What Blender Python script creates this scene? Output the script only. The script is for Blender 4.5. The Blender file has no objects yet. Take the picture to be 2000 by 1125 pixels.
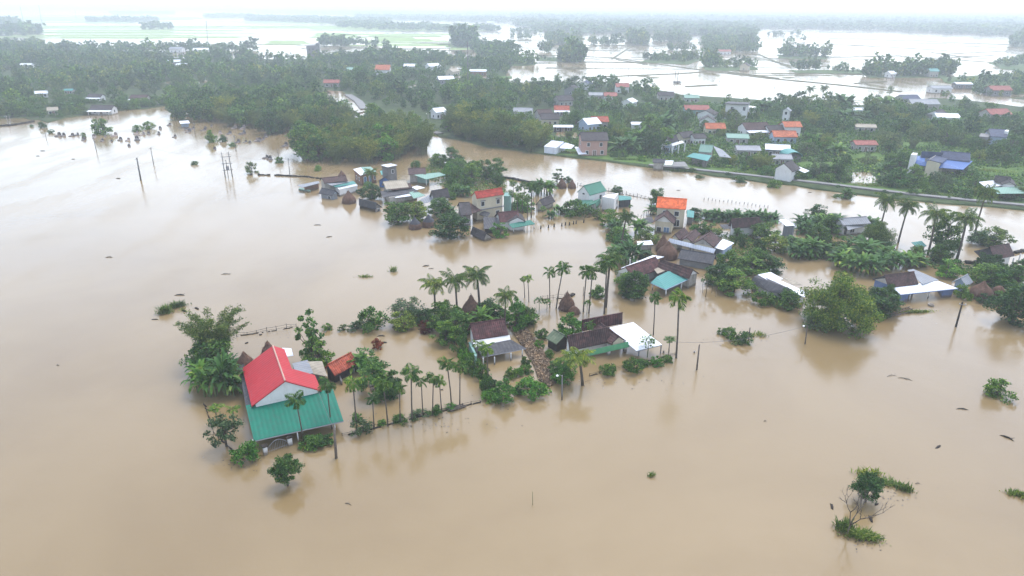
import bpy, math, random
import numpy as np
from mathutils import Matrix, Vector

# ------------------------------------------------------------------ camera, sky, sun, exposure
C = bpy.context.scene.collection
SC = bpy.context.scene
R = math.radians
CAM_H, FPX = 45.0, 1333.0
PITCH, ROLL = 22.37, 0.30
cam_d = bpy.data.cameras.new('camera')
cam = bpy.data.objects.new('camera', cam_d)
C.objects.link(cam)
CM = Matrix.Translation((0, 0, CAM_H)) @ Matrix.Rotation(R(90 - PITCH), 4, 'X') @ Matrix.Rotation(R(ROLL), 4, 'Z')
cam.matrix_world = CM
cam_d.sensor_width = 36
cam_d.lens = 36 * FPX / 2000
cam_d.clip_start = 1
cam_d.clip_end = 40000
SC.camera = cam

SUN_EL, SUN_AZ = 66.0, 30.0           # azimuth from +Y clockwise: high ahead of the camera, veiled by cloud
w = bpy.data.worlds.new('World')
SC.world = w
w.use_nodes = True
nt = w.node_tree
nt.nodes.clear()
wo = nt.nodes.new('ShaderNodeOutputWorld')
bg = nt.nodes.new('ShaderNodeBackground')
sky = nt.nodes.new('ShaderNodeTexSky')
sky.sky_type = 'NISHITA'
sky.sun_disc = False
sky.sun_elevation = R(SUN_EL)
sky.sun_rotation = R(SUN_AZ)
sky.air_density = 1.0
sky.dust_density = 1.6
sky.ozone_density = 1.0
hs = nt.nodes.new('ShaderNodeHueSaturation')
hs.inputs['Saturation'].default_value = 0.62
nt.links.new(sky.outputs[0], hs.inputs['Color'])
nt.links.new(hs.outputs[0], bg.inputs['Color'])
bg.inputs['Strength'].default_value = 0.15
nt.links.new(bg.outputs[0], wo.inputs[0])
sun_d = bpy.data.lights.new('sun', 'SUN')
sun_d.energy = 0.5
sun_d.angle = R(25)
sun_d.color = (1, 0.965, 0.91)
sun = bpy.data.objects.new('sun', sun_d)
C.objects.link(sun)
az, el = R(SUN_AZ), R(SUN_EL)
sv = Vector((math.sin(az) * math.cos(el), math.cos(az) * math.cos(el), math.sin(el)))
sun.rotation_euler = sv.to_track_quat('Z', 'Y').to_euler()
SC.view_settings.view_transform = 'Standard'
SC.view_settings.look = 'None'
SC.view_settings.gamma = 1
SC.view_settings.use_curve_mapping = False
SC.view_settings.exposure = 1.86
SC.render.engine = 'CYCLES'
cy = SC.cycles
cy.max_bounces = 6
cy.diffuse_bounces = 3
cy.glossy_bounces = 3
cy.transmission_bounces = 3
cy.volume_bounces = 2
cy.use_denoising = True

# ------------------------------------------------------------------ survey: photograph bearings -> points on the ground
def P(px, py, z=0.0):
    d = CM.to_3x3() @ Vector(((px - 1000) / FPX, (562.5 - py) / FPX, -1))
    t = (z - CAM_H) / d.z
    return Vector((d.x * t, d.y * t, z))
CI = CM.inverted()
def proj(p):
    q = CI @ Vector(p)
    return 1000 + FPX * q.x / -q.z, 562.5 - FPX * q.y / -q.z
def height(bx, by, ty, z0=0.0):
    b = P(bx, by, z0)
    lo, hi = z0, 44.0
    for _ in range(40):
        m = (lo + hi) / 2
        if proj((b.x, b.y, m))[1] > ty: lo = m
        else: hi = m
    return lo - z0
def ppm(by):                                     # photograph pixels per metre across, at that row
    p = P(1000, by)
    return FPX / math.hypot(p.y, CAM_H)

# ------------------------------------------------------------------ materials
MATS = {}
def _m(name):
    m = bpy.data.materials.new(name)
    m.use_nodes = True
    n = m.node_tree.nodes
    b = n['Principled BSDF']
    return m, m.node_tree, n, b
def node(t, kind, **kw):
    x = t.nodes.new(kind)
    for k, v in kw.items():
        try: x.inputs[k].default_value = v
        except Exception: setattr(x, k, v)
    return x
def ramp(t, fac, stops):
    r = t.nodes.new('ShaderNodeValToRGB')
    e = r.color_ramp.elements
    while len(e) < len(stops): e.new(0.5)
    for i, (p, c) in enumerate(stops):
        e[i].position = p
        e[i].color = (*c, 1)
    t.links.new(fac, r.inputs[0])
    return r.outputs[0]
def mixc(t, fac, a, b, mode='MIX'):
    x = t.nodes.new('ShaderNodeMix')
    x.data_type = 'RGBA'
    x.blend_type = mode
    for s, v in ((x.inputs[0], fac), (x.inputs[6], a), (x.inputs[7], b)):
        if isinstance(v, (int, float)): s.default_value = v
        elif isinstance(v, tuple): s.default_value = (*v, 1)
        else: t.links.new(v, s)
    return x.outputs[2]
def sc(c, k): return tuple(min(0.95, x * k) for x in c)

def surface(name, col, rough=0.7, var=0.25, scale=0.8, stain=None, stain_amt=0.35, wave=None, wave_dir='X', rows=None, bump=0.4, spec=0.18, metal=0.0, tide=False):
    """plaster, tile or sheet metal: tonal mottling, stains of their own shape, corrugation or tile courses as relief"""
    if name in MATS: return MATS[name]
    m, t, n, b = _m(name)
    tc = node(t, 'ShaderNodeTexCoord')
    oi = node(t, 'ShaderNodeObjectInfo')
    off = t.nodes.new('ShaderNodeVectorMath'); off.operation = 'ADD'
    t.links.new(tc.outputs['Object'], off.inputs[0])
    mul = t.nodes.new('ShaderNodeMath'); mul.operation = 'MULTIPLY'; mul.inputs[1].default_value = 60
    t.links.new(oi.outputs['Random'], mul.inputs[0])
    cmb = t.nodes.new('ShaderNodeCombineXYZ')
    t.links.new(mul.outputs[0], cmb.inputs[2])
    t.links.new(cmb.outputs[0], off.inputs[1])
    n1 = node(t, 'ShaderNodeTexNoise', Scale=scale, Detail=8.0, Roughness=0.65)
    t.links.new(off.outputs[0], n1.inputs['Vector'])
    c = ramp(t, n1.outputs[0], [(0.3, sc(col, 1 - var)), (0.7, sc(col, 1 + var))])
    if stain:
        mp = node(t, 'ShaderNodeMapping')
        mp.inputs['Scale'].default_value = (1.1, 1.1, 0.35)
        t.links.new(off.outputs[0], mp.inputs[0])
        n2 = node(t, 'ShaderNodeTexNoise', Scale=1.7, Detail=6.0, Roughness=0.7)
        t.links.new(mp.outputs[0], n2.inputs['Vector'])
        f = ramp(t, n2.outputs[0], [(0.48, (0, 0, 0)), (0.72, (stain_amt,) * 3)])
        c = mixc(t, f, c, stain)
    if tide:                                # mud left by the water, a ragged band above today's level
        sx = t.nodes.new('ShaderNodeSeparateXYZ')
        t.links.new(tc.outputs['Object'], sx.inputs[0])
        nz2 = node(t, 'ShaderNodeTexNoise', Scale=1.6, Detail=5.0)
        t.links.new(off.outputs[0], nz2.inputs['Vector'])
        ma = t.nodes.new('ShaderNodeMath'); ma.operation = 'MULTIPLY_ADD'; ma.inputs[1].default_value = -0.7
        t.links.new(nz2.outputs[0], ma.inputs[0]); t.links.new(sx.outputs[2], ma.inputs[2])
        mr = node(t, 'ShaderNodeMapRange')
        mr.inputs['From Min'].default_value = -0.15; mr.inputs['From Max'].default_value = 0.22
        mr.inputs['To Min'].default_value = 0.85; mr.inputs['To Max'].default_value = 0.0
        t.links.new(ma.outputs[0], mr.inputs[0])
        c = mixc(t, mr.outputs[0], c, (0.105, 0.072, 0.040))
    hgt = None
    if wave:
        wv = node(t, 'ShaderNodeTexWave', Scale=wave)
        wv.bands_direction = wave_dir
        wv.inputs['Distortion'].default_value = 0.0
        t.links.new(tc.outputs['Object'], wv.inputs['Vector'])
        hgt = wv.outputs['Fac']
        gv = ramp(t, hgt, [(0.0, (0.80,) * 3 if rows else (0.91,) * 3), (0.25, (1.0,) * 3), (1.0, (1.04,) * 3)])
        c = mixc(t, 1.0, c, gv, 'MULTIPLY')
        if rows:
            wr = node(t, 'ShaderNodeTexWave', Scale=rows)
            wr.bands_direction = 'Y' if wave_dir == 'X' else 'X'
            wr.wave_profile = 'SAW'
            t.links.new(tc.outputs['Object'], wr.inputs['Vector'])
            gr = ramp(t, wr.outputs['Fac'], [(0.0, (0.74,) * 3), (0.3, (1.0,) * 3), (1.0, (1.06,) * 3)])
            c = mixc(t, 1.0, c, gr, 'MULTIPLY')
            ad = t.nodes.new('ShaderNodeMath'); ad.operation = 'ADD'
            t.links.new(hgt, ad.inputs[0]); t.links.new(wr.outputs['Fac'], ad.inputs[1])
            hgt = ad.outputs[0]
            vo = node(t, 'ShaderNodeTexVoronoi', Scale=2.4)
            t.links.new(off.outputs[0], vo.inputs['Vector'])
            sep = t.nodes.new('ShaderNodeSeparateColor')
            t.links.new(vo.outputs['Color'], sep.inputs[0])
            f2 = ramp(t, sep.outputs[0], [(0.0, (0.72,) * 3), (1.0, (1.3,) * 3)])
            c = mixc(t, 1.0, c, f2, 'MULTIPLY')
    bp = node(t, 'ShaderNodeBump', Strength=bump, Distance=0.05)
    t.links.new(hgt if hgt is not None else n1.outputs[0], bp.inputs['Height'])
    t.links.new(bp.outputs[0], b.inputs['Normal'])
    t.links.new(c, b.inputs['Base Color'])
    b.inputs['Roughness'].default_value = rough
    b.inputs['Specular IOR Level'].default_value = spec
    b.inputs['Metallic'].default_value = metal
    MATS[name] = m
    return m

def leafmat(name, dark, light, tip=None, trans=0.25, patch=0.35):
    """foliage: every leaf its own green, plants and patches of a plant a little yellower or bluer"""
    if name in MATS: return MATS[name]
    m, t, n, b = _m(name)
    geo = node(t, 'ShaderNodeNewGeometry')
    oi = node(t, 'ShaderNodeObjectInfo')
    at = node(t, 'ShaderNodeAttribute'); at.attribute_name = 'tint'
    tc = node(t, 'ShaderNodeTexCoord')
    nz = node(t, 'ShaderNodeTexNoise', Scale=patch, Detail=2.0)
    t.links.new(tc.outputs['Object'], nz.inputs['Vector'])
    a1 = t.nodes.new('ShaderNodeMath'); a1.operation = 'ADD'
    t.links.new(oi.outputs['Random'], a1.inputs[0]); t.links.new(at.outputs['Fac'], a1.inputs[1])
    fr = t.nodes.new('ShaderNodeMath'); fr.operation = 'FRACT'
    t.links.new(a1.outputs[0], fr.inputs[0])
    leaf = ramp(t, geo.outputs['Random Per Island'], [(0.0, dark), (0.75, light), (1.0, tip or sc(light, 1.35))])
    tint = ramp(t, fr.outputs[0], [(0.0, (0.62, 0.70, 0.70)), (0.5, (0.95, 0.98, 0.95)), (1.0, (1.60, 1.38, 0.85))])
    tint2 = ramp(t, nz.outputs[0], [(0.3, (0.78, 0.84, 0.9)), (0.7, (1.25, 1.16, 1.0))])
    c = mixc(t, 1.0, leaf, tint, 'MULTIPLY')
    c = mixc(t, 1.0, c, tint2, 'MULTIPLY')
    t.links.new(c, b.inputs['Base Color'])
    b.inputs['Roughness'].default_value = 0.55
    b.inputs['Specular IOR Level'].default_value = 0.12
    tr = node(t, 'ShaderNodeBsdfTranslucent')
    t.links.new(c, tr.inputs['Color'])
    mx = t.nodes.new('ShaderNodeMixShader')
    mx.inputs[0].default_value = trans
    t.links.new(b.outputs[0], mx.inputs[1]); t.links.new(tr.outputs[0], mx.inputs[2])
    t.links.new(mx.outputs[0], n['Material Output'].inputs['Surface'])
    MATS[name] = m
    return m

def watermat():
    m, t, n, b = _m('muddy_flood_water')
    geo = node(t, 'ShaderNodeNewGeometry')
    nz = node(t, 'ShaderNodeTexNoise', Scale=0.018, Detail=5.0, Roughness=0.55, Distortion=0.6)
    t.links.new(geo.outputs['Position'], nz.inputs['Vector'])
    c = ramp(t, nz.outputs[0], [(0.3, (0.154, 0.106, 0.049)), (0.5, (0.190, 0.136, 0.067)), (0.75, (0.220, 0.160, 0.084))])
    t.links.new(c, b.inputs['Base Color'])
    b.inputs['IOR'].default_value = 1.42
    mp = node(t, 'ShaderNodeMapping')
    mp.inputs['Scale'].default_value = (0.10, 0.03, 1)
    mp.inputs['Rotation'].default_value = (0, 0, R(18))
    t.links.new(geo.outputs['Position'], mp.inputs[0])
    ns = node(t, 'ShaderNodeTexNoise', Scale=1.0, Detail=4.0, Roughness=0.6)
    t.links.new(mp.outputs[0], ns.inputs['Vector'])
    rr = node(t, 'ShaderNodeMapRange')
    rr.inputs['From Min'].default_value = 0.40; rr.inputs['From Max'].default_value = 0.62
    rr.inputs['To Min'].default_value = 0.10; rr.inputs['To Max'].default_value = 0.25
    t.links.new(ns.outputs[0], rr.inputs[0])
    t.links.new(rr.outputs[0], b.inputs['Roughness'])
    n3 = node(t, 'ShaderNodeTexNoise', Scale=0.9, Detail=5.0, Roughness=0.6, Distortion=0.4)
    t.links.new(geo.outputs['Position'], n3.inputs['Vector'])
    bp = node(t, 'ShaderNodeBump', Strength=0.20, Distance=0.10)
    t.links.new(n3.outputs[0], bp.inputs['Height'])
    t.links.new(bp.outputs[0], b.inputs['Normal'])
    return m

def groundmat(name, a, bcol, ccol=None, scale=0.25):
    if name in MATS: return MATS[name]
    m, t, n, b = _m(name)
    geo = node(t, 'ShaderNodeNewGeometry')
    nz = node(t, 'ShaderNodeTexNoise', Scale=scale, Detail=8.0, Roughness=0.7)
    t.links.new(geo.outputs['Position'], nz.inputs['Vector'])
    c = ramp(t, nz.outputs[0], [(0.35, a), (0.55, bcol), (0.72, ccol or sc(bcol, 1.3))])
    t.links.new(c, b.inputs['Base Color'])
    b.inputs['Roughness'].default_value = 0.95
    b.inputs['Specular IOR Level'].default_value = 0.1
    bp = node(t, 'ShaderNodeBump', Strength=0.6, Distance=0.15)
    n2 = node(t, 'ShaderNodeTexNoise', Scale=3.0, Detail=5.0)
    t.links.new(geo.outputs['Position'], n2.inputs['Vector'])
    t.links.new(n2.outputs[0], bp.inputs['Height'])
    t.links.new(bp.outputs[0], b.inputs['Normal'])
    MATS[name] = m
    return m

def M(k):
    S = surface
    return {
        'tile_brown': lambda: S('brown_clay_tile', (0.0465, 0.0285, 0.0279), 0.75, 0.45, 0.5, (0.16, 0.07, 0.06), 0.6, 1.05, 'X', 0.95, 0.5),
        'tile_grey': lambda: S('weathered_grey_tile', (0.0508, 0.0446, 0.0465), 0.8, 0.4, 0.5, (0.05, 0.04, 0.04), 0.5, 1.05, 'X', 0.95, 0.5),
        'tile_mossred': lambda: S('mossy_red_tile', (0.075, 0.0315, 0.0315), 0.8, 0.6, 0.9, (0.035, 0.03, 0.03), 0.8, 1.05, 'X', 0.95, 0.5),
        'tile_red': lambda: S('red_clay_tile', (0.28, 0.0595, 0.0315), 0.7, 0.3, 0.8, (0.16, 0.06, 0.05), 0.5, 1.05, 'X', 0.95, 0.5),
        'tile_orange': lambda: S('orange_clay_tile', (0.544, 0.1054, 0.0306), 0.65, 0.15, 0.8, (0.5, 0.12, 0.05), 0.3, 1.05, 'X', 0.95, 0.4),
        'tile_coral': lambda: S('coral_red_tile', (0.225, 0.072, 0.058), 0.65, 0.2, 0.8, (0.3, 0.07, 0.05), 0.4, 1.05, 'X', 0.95, 0.4),
        'tile_scarlet': lambda: S('scarlet_tile', (0.33, 0.048, 0.034), 0.7, 0.2, 0.8, (0.16, 0.04, 0.03), 0.5, 1.05, 'X', 0.95, 0.4),
        'tile_dullorange': lambda: S('faded_orange_tile', (0.36, 0.105, 0.050), 0.75, 0.25, 0.8, (0.2, 0.09, 0.06), 0.5, 1.05, 'X', 0.95, 0.4),
        'metal_teal_front': lambda: S('teal_sheet_metal_down_the_slope', (0.002, 0.115, 0.074), 0.6, 0.14, 0.3, (0.03, 0.075, 0.060), 0.75, 0.62, 'Y', None, 0.35),
        'tile_navy': lambda: S('navy_tile', (0.0338, 0.045, 0.0863), 0.6, 0.25, 0.7, None, 0, 1.05, 'X', 0.95, 0.4),
        'metal_red': lambda: S('red_sheet_metal', (0.31, 0.020, 0.026), 0.6, 0.10, 0.3, (0.17, 0.030, 0.038), 0.5, 0.62, 'X', None, 0.35),
        'metal_teal': lambda: S('teal_sheet_metal', (0.002, 0.108, 0.080), 0.5, 0.12, 0.3, (0.02, 0.09, 0.07), 0.4, 0.62, 'X', None, 0.35),
        'metal_aqua': lambda: S('aqua_sheet_metal', (0.05, 0.2, 0.185), 0.5, 0.12, 0.3, (0.08, 0.16, 0.14), 0.4, 0.62, 'X', None, 0.35),
        'metal_mint': lambda: S('faded_mint_sheet_metal', (0.15, 0.26, 0.21), 0.55, 0.15, 0.4, (0.2, 0.21, 0.18), 0.4, 0.62, 'X', None, 0.35),
        'metal_green': lambda: S('green_sheet_metal', (0.0413, 0.143, 0.099), 0.5, 0.12, 0.4, None, 0, 0.62, 'X', None, 0.35),
        'metal_olive': lambda: S('olive_sheet', (0.077, 0.105, 0.063), 0.7, 0.3, 0.5, (0.2, 0.2, 0.14), 0.5, 0.62, 'X', None, 0.4),
        'metal_white': lambda: S('white_sheet_metal', (0.576, 0.6, 0.64), 0.45, 0.07, 0.4, (0.45, 0.44, 0.42), 0.25, 0.62, 'X', None, 0.35),
        'metal_grey': lambda: S('grey_sheet_metal', (0.186, 0.1984, 0.217), 0.5, 0.2, 0.5, (0.2, 0.17, 0.14), 0.4, 0.62, 'X', None, 0.4),
        'metal_dark': lambda: S('dark_grey_fibre_sheet', (0.0527, 0.0527, 0.0589), 0.75, 0.3, 0.5, (0.14, 0.13, 0.12), 0.5, 0.62, 'X', None, 0.4),
        'metal_tan': lambda: S('tan_fibre_sheet', (0.294, 0.259, 0.203), 0.75, 0.2, 0.5, (0.22, 0.19, 0.15), 0.5, 0.62, 'X', None, 0.4),
        'metal_blue': lambda: S('blue_sheet_metal', (0.048, 0.105, 0.27), 0.5, 0.12, 0.4, None, 0, 0.62, 'X', None, 0.35),
        'white': lambda: S('white_plaster', (0.592, 0.584, 0.568), 0.85, 0.06, 0.6, (0.36, 0.33, 0.28), 0.35, None, tide=True),
        'cream': lambda: S('cream_plaster', (0.4752, 0.4176, 0.3024), 0.85, 0.08, 0.6, (0.30, 0.26, 0.19), 0.4, None, tide=True),
        'oldwhite': lambda: S('rain_stained_plaster', (0.325, 0.3055, 0.273), 0.9, 0.2, 0.7, (0.13, 0.12, 0.10), 0.75, None, tide=True),
        'pink': lambda: S('pink_plaster', (0.372, 0.2232, 0.1798), 0.85, 0.1, 0.6, (0.34, 0.24, 0.2), 0.4, None, tide=True),
        'blue': lambda: S('blue_plaster', (0.091, 0.133, 0.252), 0.85, 0.2, 0.6, (0.2, 0.22, 0.28), 0.5, None, tide=True),
        'paleblue': lambda: S('pale_blue_plaster', (0.294, 0.364, 0.462), 0.85, 0.1, 0.6, (0.3, 0.33, 0.36), 0.4, None, tide=True),
        'turq': lambda: S('turquoise_plaster', (0.15, 0.26, 0.23), 0.85, 0.15, 0.6, (0.3, 0.34, 0.3), 0.5, None, tide=True),
        'greenpaint': lambda: S('green_painted_fascia', (0.06, 0.204, 0.096), 0.7, 0.1, 0.6, (0.16, 0.3, 0.18), 0.4, None),
        'concrete': lambda: S('bare_concrete', (0.1375, 0.132, 0.1293), 0.9, 0.25, 0.7, (0.12, 0.115, 0.11), 0.6, None, tide=True),
        'paleconcrete': lambda: S('pale_concrete', (0.175, 0.172, 0.168), 0.9, 0.15, 0.9, (0.24, 0.22, 0.2), 0.5, None),
        'brick': lambda: S('bare_brick', (0.18, 0.096, 0.06), 0.9, 0.25, 2.0, (0.2, 0.14, 0.11), 0.5, None, tide=True),
        'wood': lambda: S('grey_boards', (0.1755, 0.1593, 0.1463), 0.85, 0.25, 0.9, (0.12, 0.1, 0.09), 0.6, 1.2, 'X', None, 0.5),
        'darkwood': lambda: S('dark_wet_wood', (0.030, 0.024, 0.020), 0.95, 0.35, 2.0, None),
        'driftwood': lambda: S('drift_wood', (0.104, 0.084, 0.068), 0.8, 0.4, 2.0, None),
        'bark': lambda: S('bark', (0.072, 0.057, 0.0432), 0.9, 0.4, 3.0, None),
        'palmbark': lambda: S('palm_bark', (0.11, 0.0908, 0.0715), 0.9, 0.3, 3.0, None, 0, 9.0, 'Z', None, 0.6),
        'shaft': lambda: S('green_crownshaft', (0.128, 0.192, 0.048), 0.5, 0.2, 3.0, None),
        'stalk': lambda: S('banana_stalk', (0.104, 0.128, 0.048), 0.6, 0.3, 3.0, None),
        'culm': lambda: S('bamboo_culm', (0.112, 0.119, 0.0525), 0.6, 0.3, 3.0, None),
        'straw': lambda: S('old_brown_straw', (0.1116, 0.0634, 0.0446), 1.0, 0.45, 2.2, (0.09, 0.05, 0.035), 0.6, None, bump=0.9),
        'tarp': lambda: S('grey_tarpaulin', (0.035, 0.036, 0.045), 0.6, 0.2, 0.9, None),
        'glass': lambda: S('dark_window', (0.02, 0.024, 0.03), 0.15, 0.2, 1.0, None, spec=0.5),
        'door': lambda: S('brown_door', (0.13, 0.07, 0.045), 0.6, 0.2, 2.0, None),
        'bluedoor': lambda: S('blue_shutter', (0.096, 0.162, 0.252), 0.6, 0.15, 2.0, None),
        'lamp': lambda: S('white_lamp_glass', (0.85, 0.85, 0.82), 0.3, 0.03, 1.0, None),
        'steel': lambda: S('galvanised_steel', (0.168, 0.168, 0.174), 0.5, 0.15, 2.0, None),
        'wire': lambda: S('dark_cable', (0.10, 0.10, 0.10), 0.6, 0.1, 2.0, None),
        'tomb': lambda: S('mossy_tombstone', (0.12, 0.105, 0.1), 0.9, 0.4, 2.0, (0.08, 0.07, 0.07), 0.6, None),
        'tombpale': lambda: S('pale_painted_tomb', (0.2475, 0.2025, 0.18), 0.85, 0.25, 2.0, (0.2, 0.15, 0.13), 0.5, None),
        'husk': lambda: S('dry_husks', (0.1485, 0.117, 0.09), 0.95, 0.6, 3.0, (0.08, 0.055, 0.045), 0.8, None),
        'chip': lambda: leafmat('pale_split_firewood', (0.030, 0.022, 0.020), (0.14, 0.105, 0.092), (0.30, 0.25, 0.23), 0.0, 0.6),
    }[k]()

LEAF = {
    'dark': leafmat('dark_green_leaves', (0.012, 0.042, 0.011), (0.041, 0.105, 0.021), (0.101, 0.185, 0.033)),
    'mid': leafmat('mid_green_leaves', (0.023, 0.073, 0.013), (0.072, 0.160, 0.026), (0.161, 0.255, 0.044)),
    'bright': leafmat('bright_green_leaves', (0.019, 0.084, 0.012), (0.070, 0.194, 0.023), (0.149, 0.288, 0.049)),
    'grey': leafmat('grey_green_leaves', (0.030, 0.062, 0.023), (0.088, 0.137, 0.052), (0.176, 0.218, 0.094)),
    'olive': leafmat('olive_leaves', (0.019, 0.056, 0.010), (0.081, 0.151, 0.029), (0.189, 0.238, 0.054)),
    'bamboo': leafmat('bamboo_leaves', (0.042, 0.081, 0.014), (0.140, 0.196, 0.041), (0.334, 0.346, 0.094), 0.35),
    'palm': leafmat('coconut_leaflets', (0.025, 0.062, 0.014), (0.091, 0.155, 0.029), (0.237, 0.274, 0.053)),
    'areca': leafmat('areca_leaflets', (0.017, 0.054, 0.011), (0.064, 0.139, 0.020), (0.168, 0.254, 0.040)),
    'banana': leafmat('banana_leaves', (0.020, 0.068, 0.015), (0.070, 0.161, 0.034), (0.200, 0.266, 0.064)),
    'lime': leafmat('yellow_green_leaves', (0.034, 0.079, 0.011), (0.109, 0.171, 0.031), (0.218, 0.264, 0.066)),
    'red': leafmat('copper_red_leaves', (0.065, 0.013, 0.010), (0.16, 0.036, 0.022), (0.25, 0.075, 0.038)),
    'grass': leafmat('rank_grass', (0.047, 0.094, 0.013), (0.139, 0.210, 0.032), (0.296, 0.304, 0.092), 0.3),
}

# ------------------------------------------------------------------ objects, names, labels
def meta(o, label=None, cat=None, group=None, kind=None):
    if label: o['label'] = label
    if cat: o['category'] = cat
    if group: o['group'] = group
    if kind: o['kind'] = kind
    return o
def thing(name, label, cat, loc=(0, 0, 0), rz=0.0, group=None):
    o = bpy.data.objects.new(name, None)
    C.objects.link(o)
    o.location = loc
    o.rotation_euler = (0, 0, rz)
    o.empty_display_size = 0.3
    return meta(o, label, cat, group)
def mesh_from(name, V, F, mat, smooth=False):
    me = bpy.data.meshes.new(name)
    V = np.asarray(V, dtype=np.float32).reshape(-1, 3)
    if isinstance(F, np.ndarray):
        n, k = F.shape
        me.vertices.add(len(V)); me.vertices.foreach_set('co', V.ravel())
        me.loops.add(n * k); me.loops.foreach_set('vertex_index', F.astype(np.int32).ravel())
        me.polygons.add(n); me.polygons.foreach_set('loop_start', np.arange(0, n * k, k, dtype=np.int32))
        me.update(calc_edges=True)
    else:
        me.from_pydata(V.tolist(), [], F)
        me.update()
    if mat: me.materials.append(mat)
    if smooth:
        me.polygons.foreach_set('use_smooth', [True] * len(me.polygons))
    return me
def link(name, me, parent=None):
    o = bpy.data.objects.new(name, me)
    C.objects.link(o)
    if parent is not None: o.parent = parent
    return o

class MB:
    """collects solids into one mesh"""
    def __init__(s): s.v, s.f = [], []
    def add(s, vs, fs):
        b = len(s.v)
        s.v += [tuple(v) for v in vs]
        s.f += [tuple(b + i for i in f) for f in fs]
        return s
    def prism(s, top, bottom):
        n = len(top)
        s.add(list(top) + list(bottom), [tuple(range(n)), tuple(range(2 * n - 1, n - 1, -1))] + [(i, n + i, n + (i + 1) % n, (i + 1) % n) for i in range(n)])
        return s
    def box(s, c, d, rz=0.0):
        x, y, z = d[0] / 2, d[1] / 2, d[2] / 2
        cs, sn = math.cos(rz), math.sin(rz)
        q = [(c[0] + a * cs - b * sn, c[1] + a * sn + b * cs) for a, b in ((-x, -y), (x, -y), (x, y), (-x, y))]
        return s.prism([(*p, c[2] + z) for p in q], [(*p, c[2] - z) for p in q])
    def tube(s, pts, rads, n=6):
        pts = [Vector(p) for p in pts]
        b = len(s.v)
        for i, p in enumerate(pts):
            t = (pts[min(i + 1, len(pts) - 1)] - pts[max(i - 1, 0)])
            t = t.normalized() if t.length > 1e-9 else Vector((0, 0, 1))
            u = t.cross(Vector((0, 1, 0)) if abs(t.y) < 0.9 else Vector((1, 0, 0))).normalized()
            w_ = t.cross(u)
            for k in range(n):
                a = 2 * math.pi * k / n
                s.v.append(tuple(p + (u * math.cos(a) + w_ * math.sin(a)) * rads[i]))
        for i in range(len(pts) - 1):
            for k in range(n):
                s.f.append((b + i * n + k, b + i * n + (k + 1) % n, b + (i + 1) * n + (k + 1) % n, b + (i + 1) * n + k))
        s.f.append(tuple(b + k for k in range(n))[::-1])
        s.f.append(tuple(b + (len(pts) - 1) * n + k for k in range(n)))
        return s
    def lathe(s, prof, n=20, jit=0.0, rng=None):
        b = len(s.v)
        for r, z in prof:
            for k in range(n):
                a = 2 * math.pi * k / n
                j = 1 + (rng.uniform(-jit, jit) if rng else 0)
                s.v.append((r * j * math.cos(a), r * j * math.sin(a), z))
        for i in range(len(prof) - 1):
            for k in range(n):
                s.f.append((b + i * n + k, b + i * n + (k + 1) % n, b + (i + 1) * n + (k + 1) % n, b + (i + 1) * n + k))
        s.f.append(tuple(b + (len(prof) - 1) * n + k for k in range(n)))
        return s
    def mesh(s, name, mat, smooth=False):
        return mesh_from(name, s.v, s.f, mat, smooth)
    def build(s, name, mat, parent=None, smooth=False):
        return link(name, s.mesh(name, mat, smooth), parent)

# ------------------------------------------------------------------ foliage meshes (metres, base at the origin)
def unit(a): return a / (np.linalg.norm(a, axis=-1, keepdims=True) + 1e-9)
def leaf_soup(Cn, size, asp, rng, out=None, up=0.35, outw=0.5):
    n = len(Cn)
    nm = rng.normal(size=(n, 3)) * 0.75
    nm[:, 2] += up
    if out is not None: nm += out * outw
    nm = unit(nm)
    t = unit(np.cross(nm, rng.normal(size=(n, 3))))
    s = np.cross(nm, t)
    L = (size * rng.uniform(0.65, 1.35, (n, 1))) / 2
    W = L * asp
    V = np.stack([Cn - t * L, Cn - s * W - t * L * 0.1, Cn + t * L, Cn + s * W - t * L * 0.1], 1).reshape(-1, 3)
    F = np.arange(4 * n).reshape(n, 4)
    return V, F
def ball(n, rng, shell=0.45):
    d = unit(rng.normal(size=(n, 3)))
    return d * (rng.uniform(0, 1, (n, 1)) ** shell), d
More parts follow.
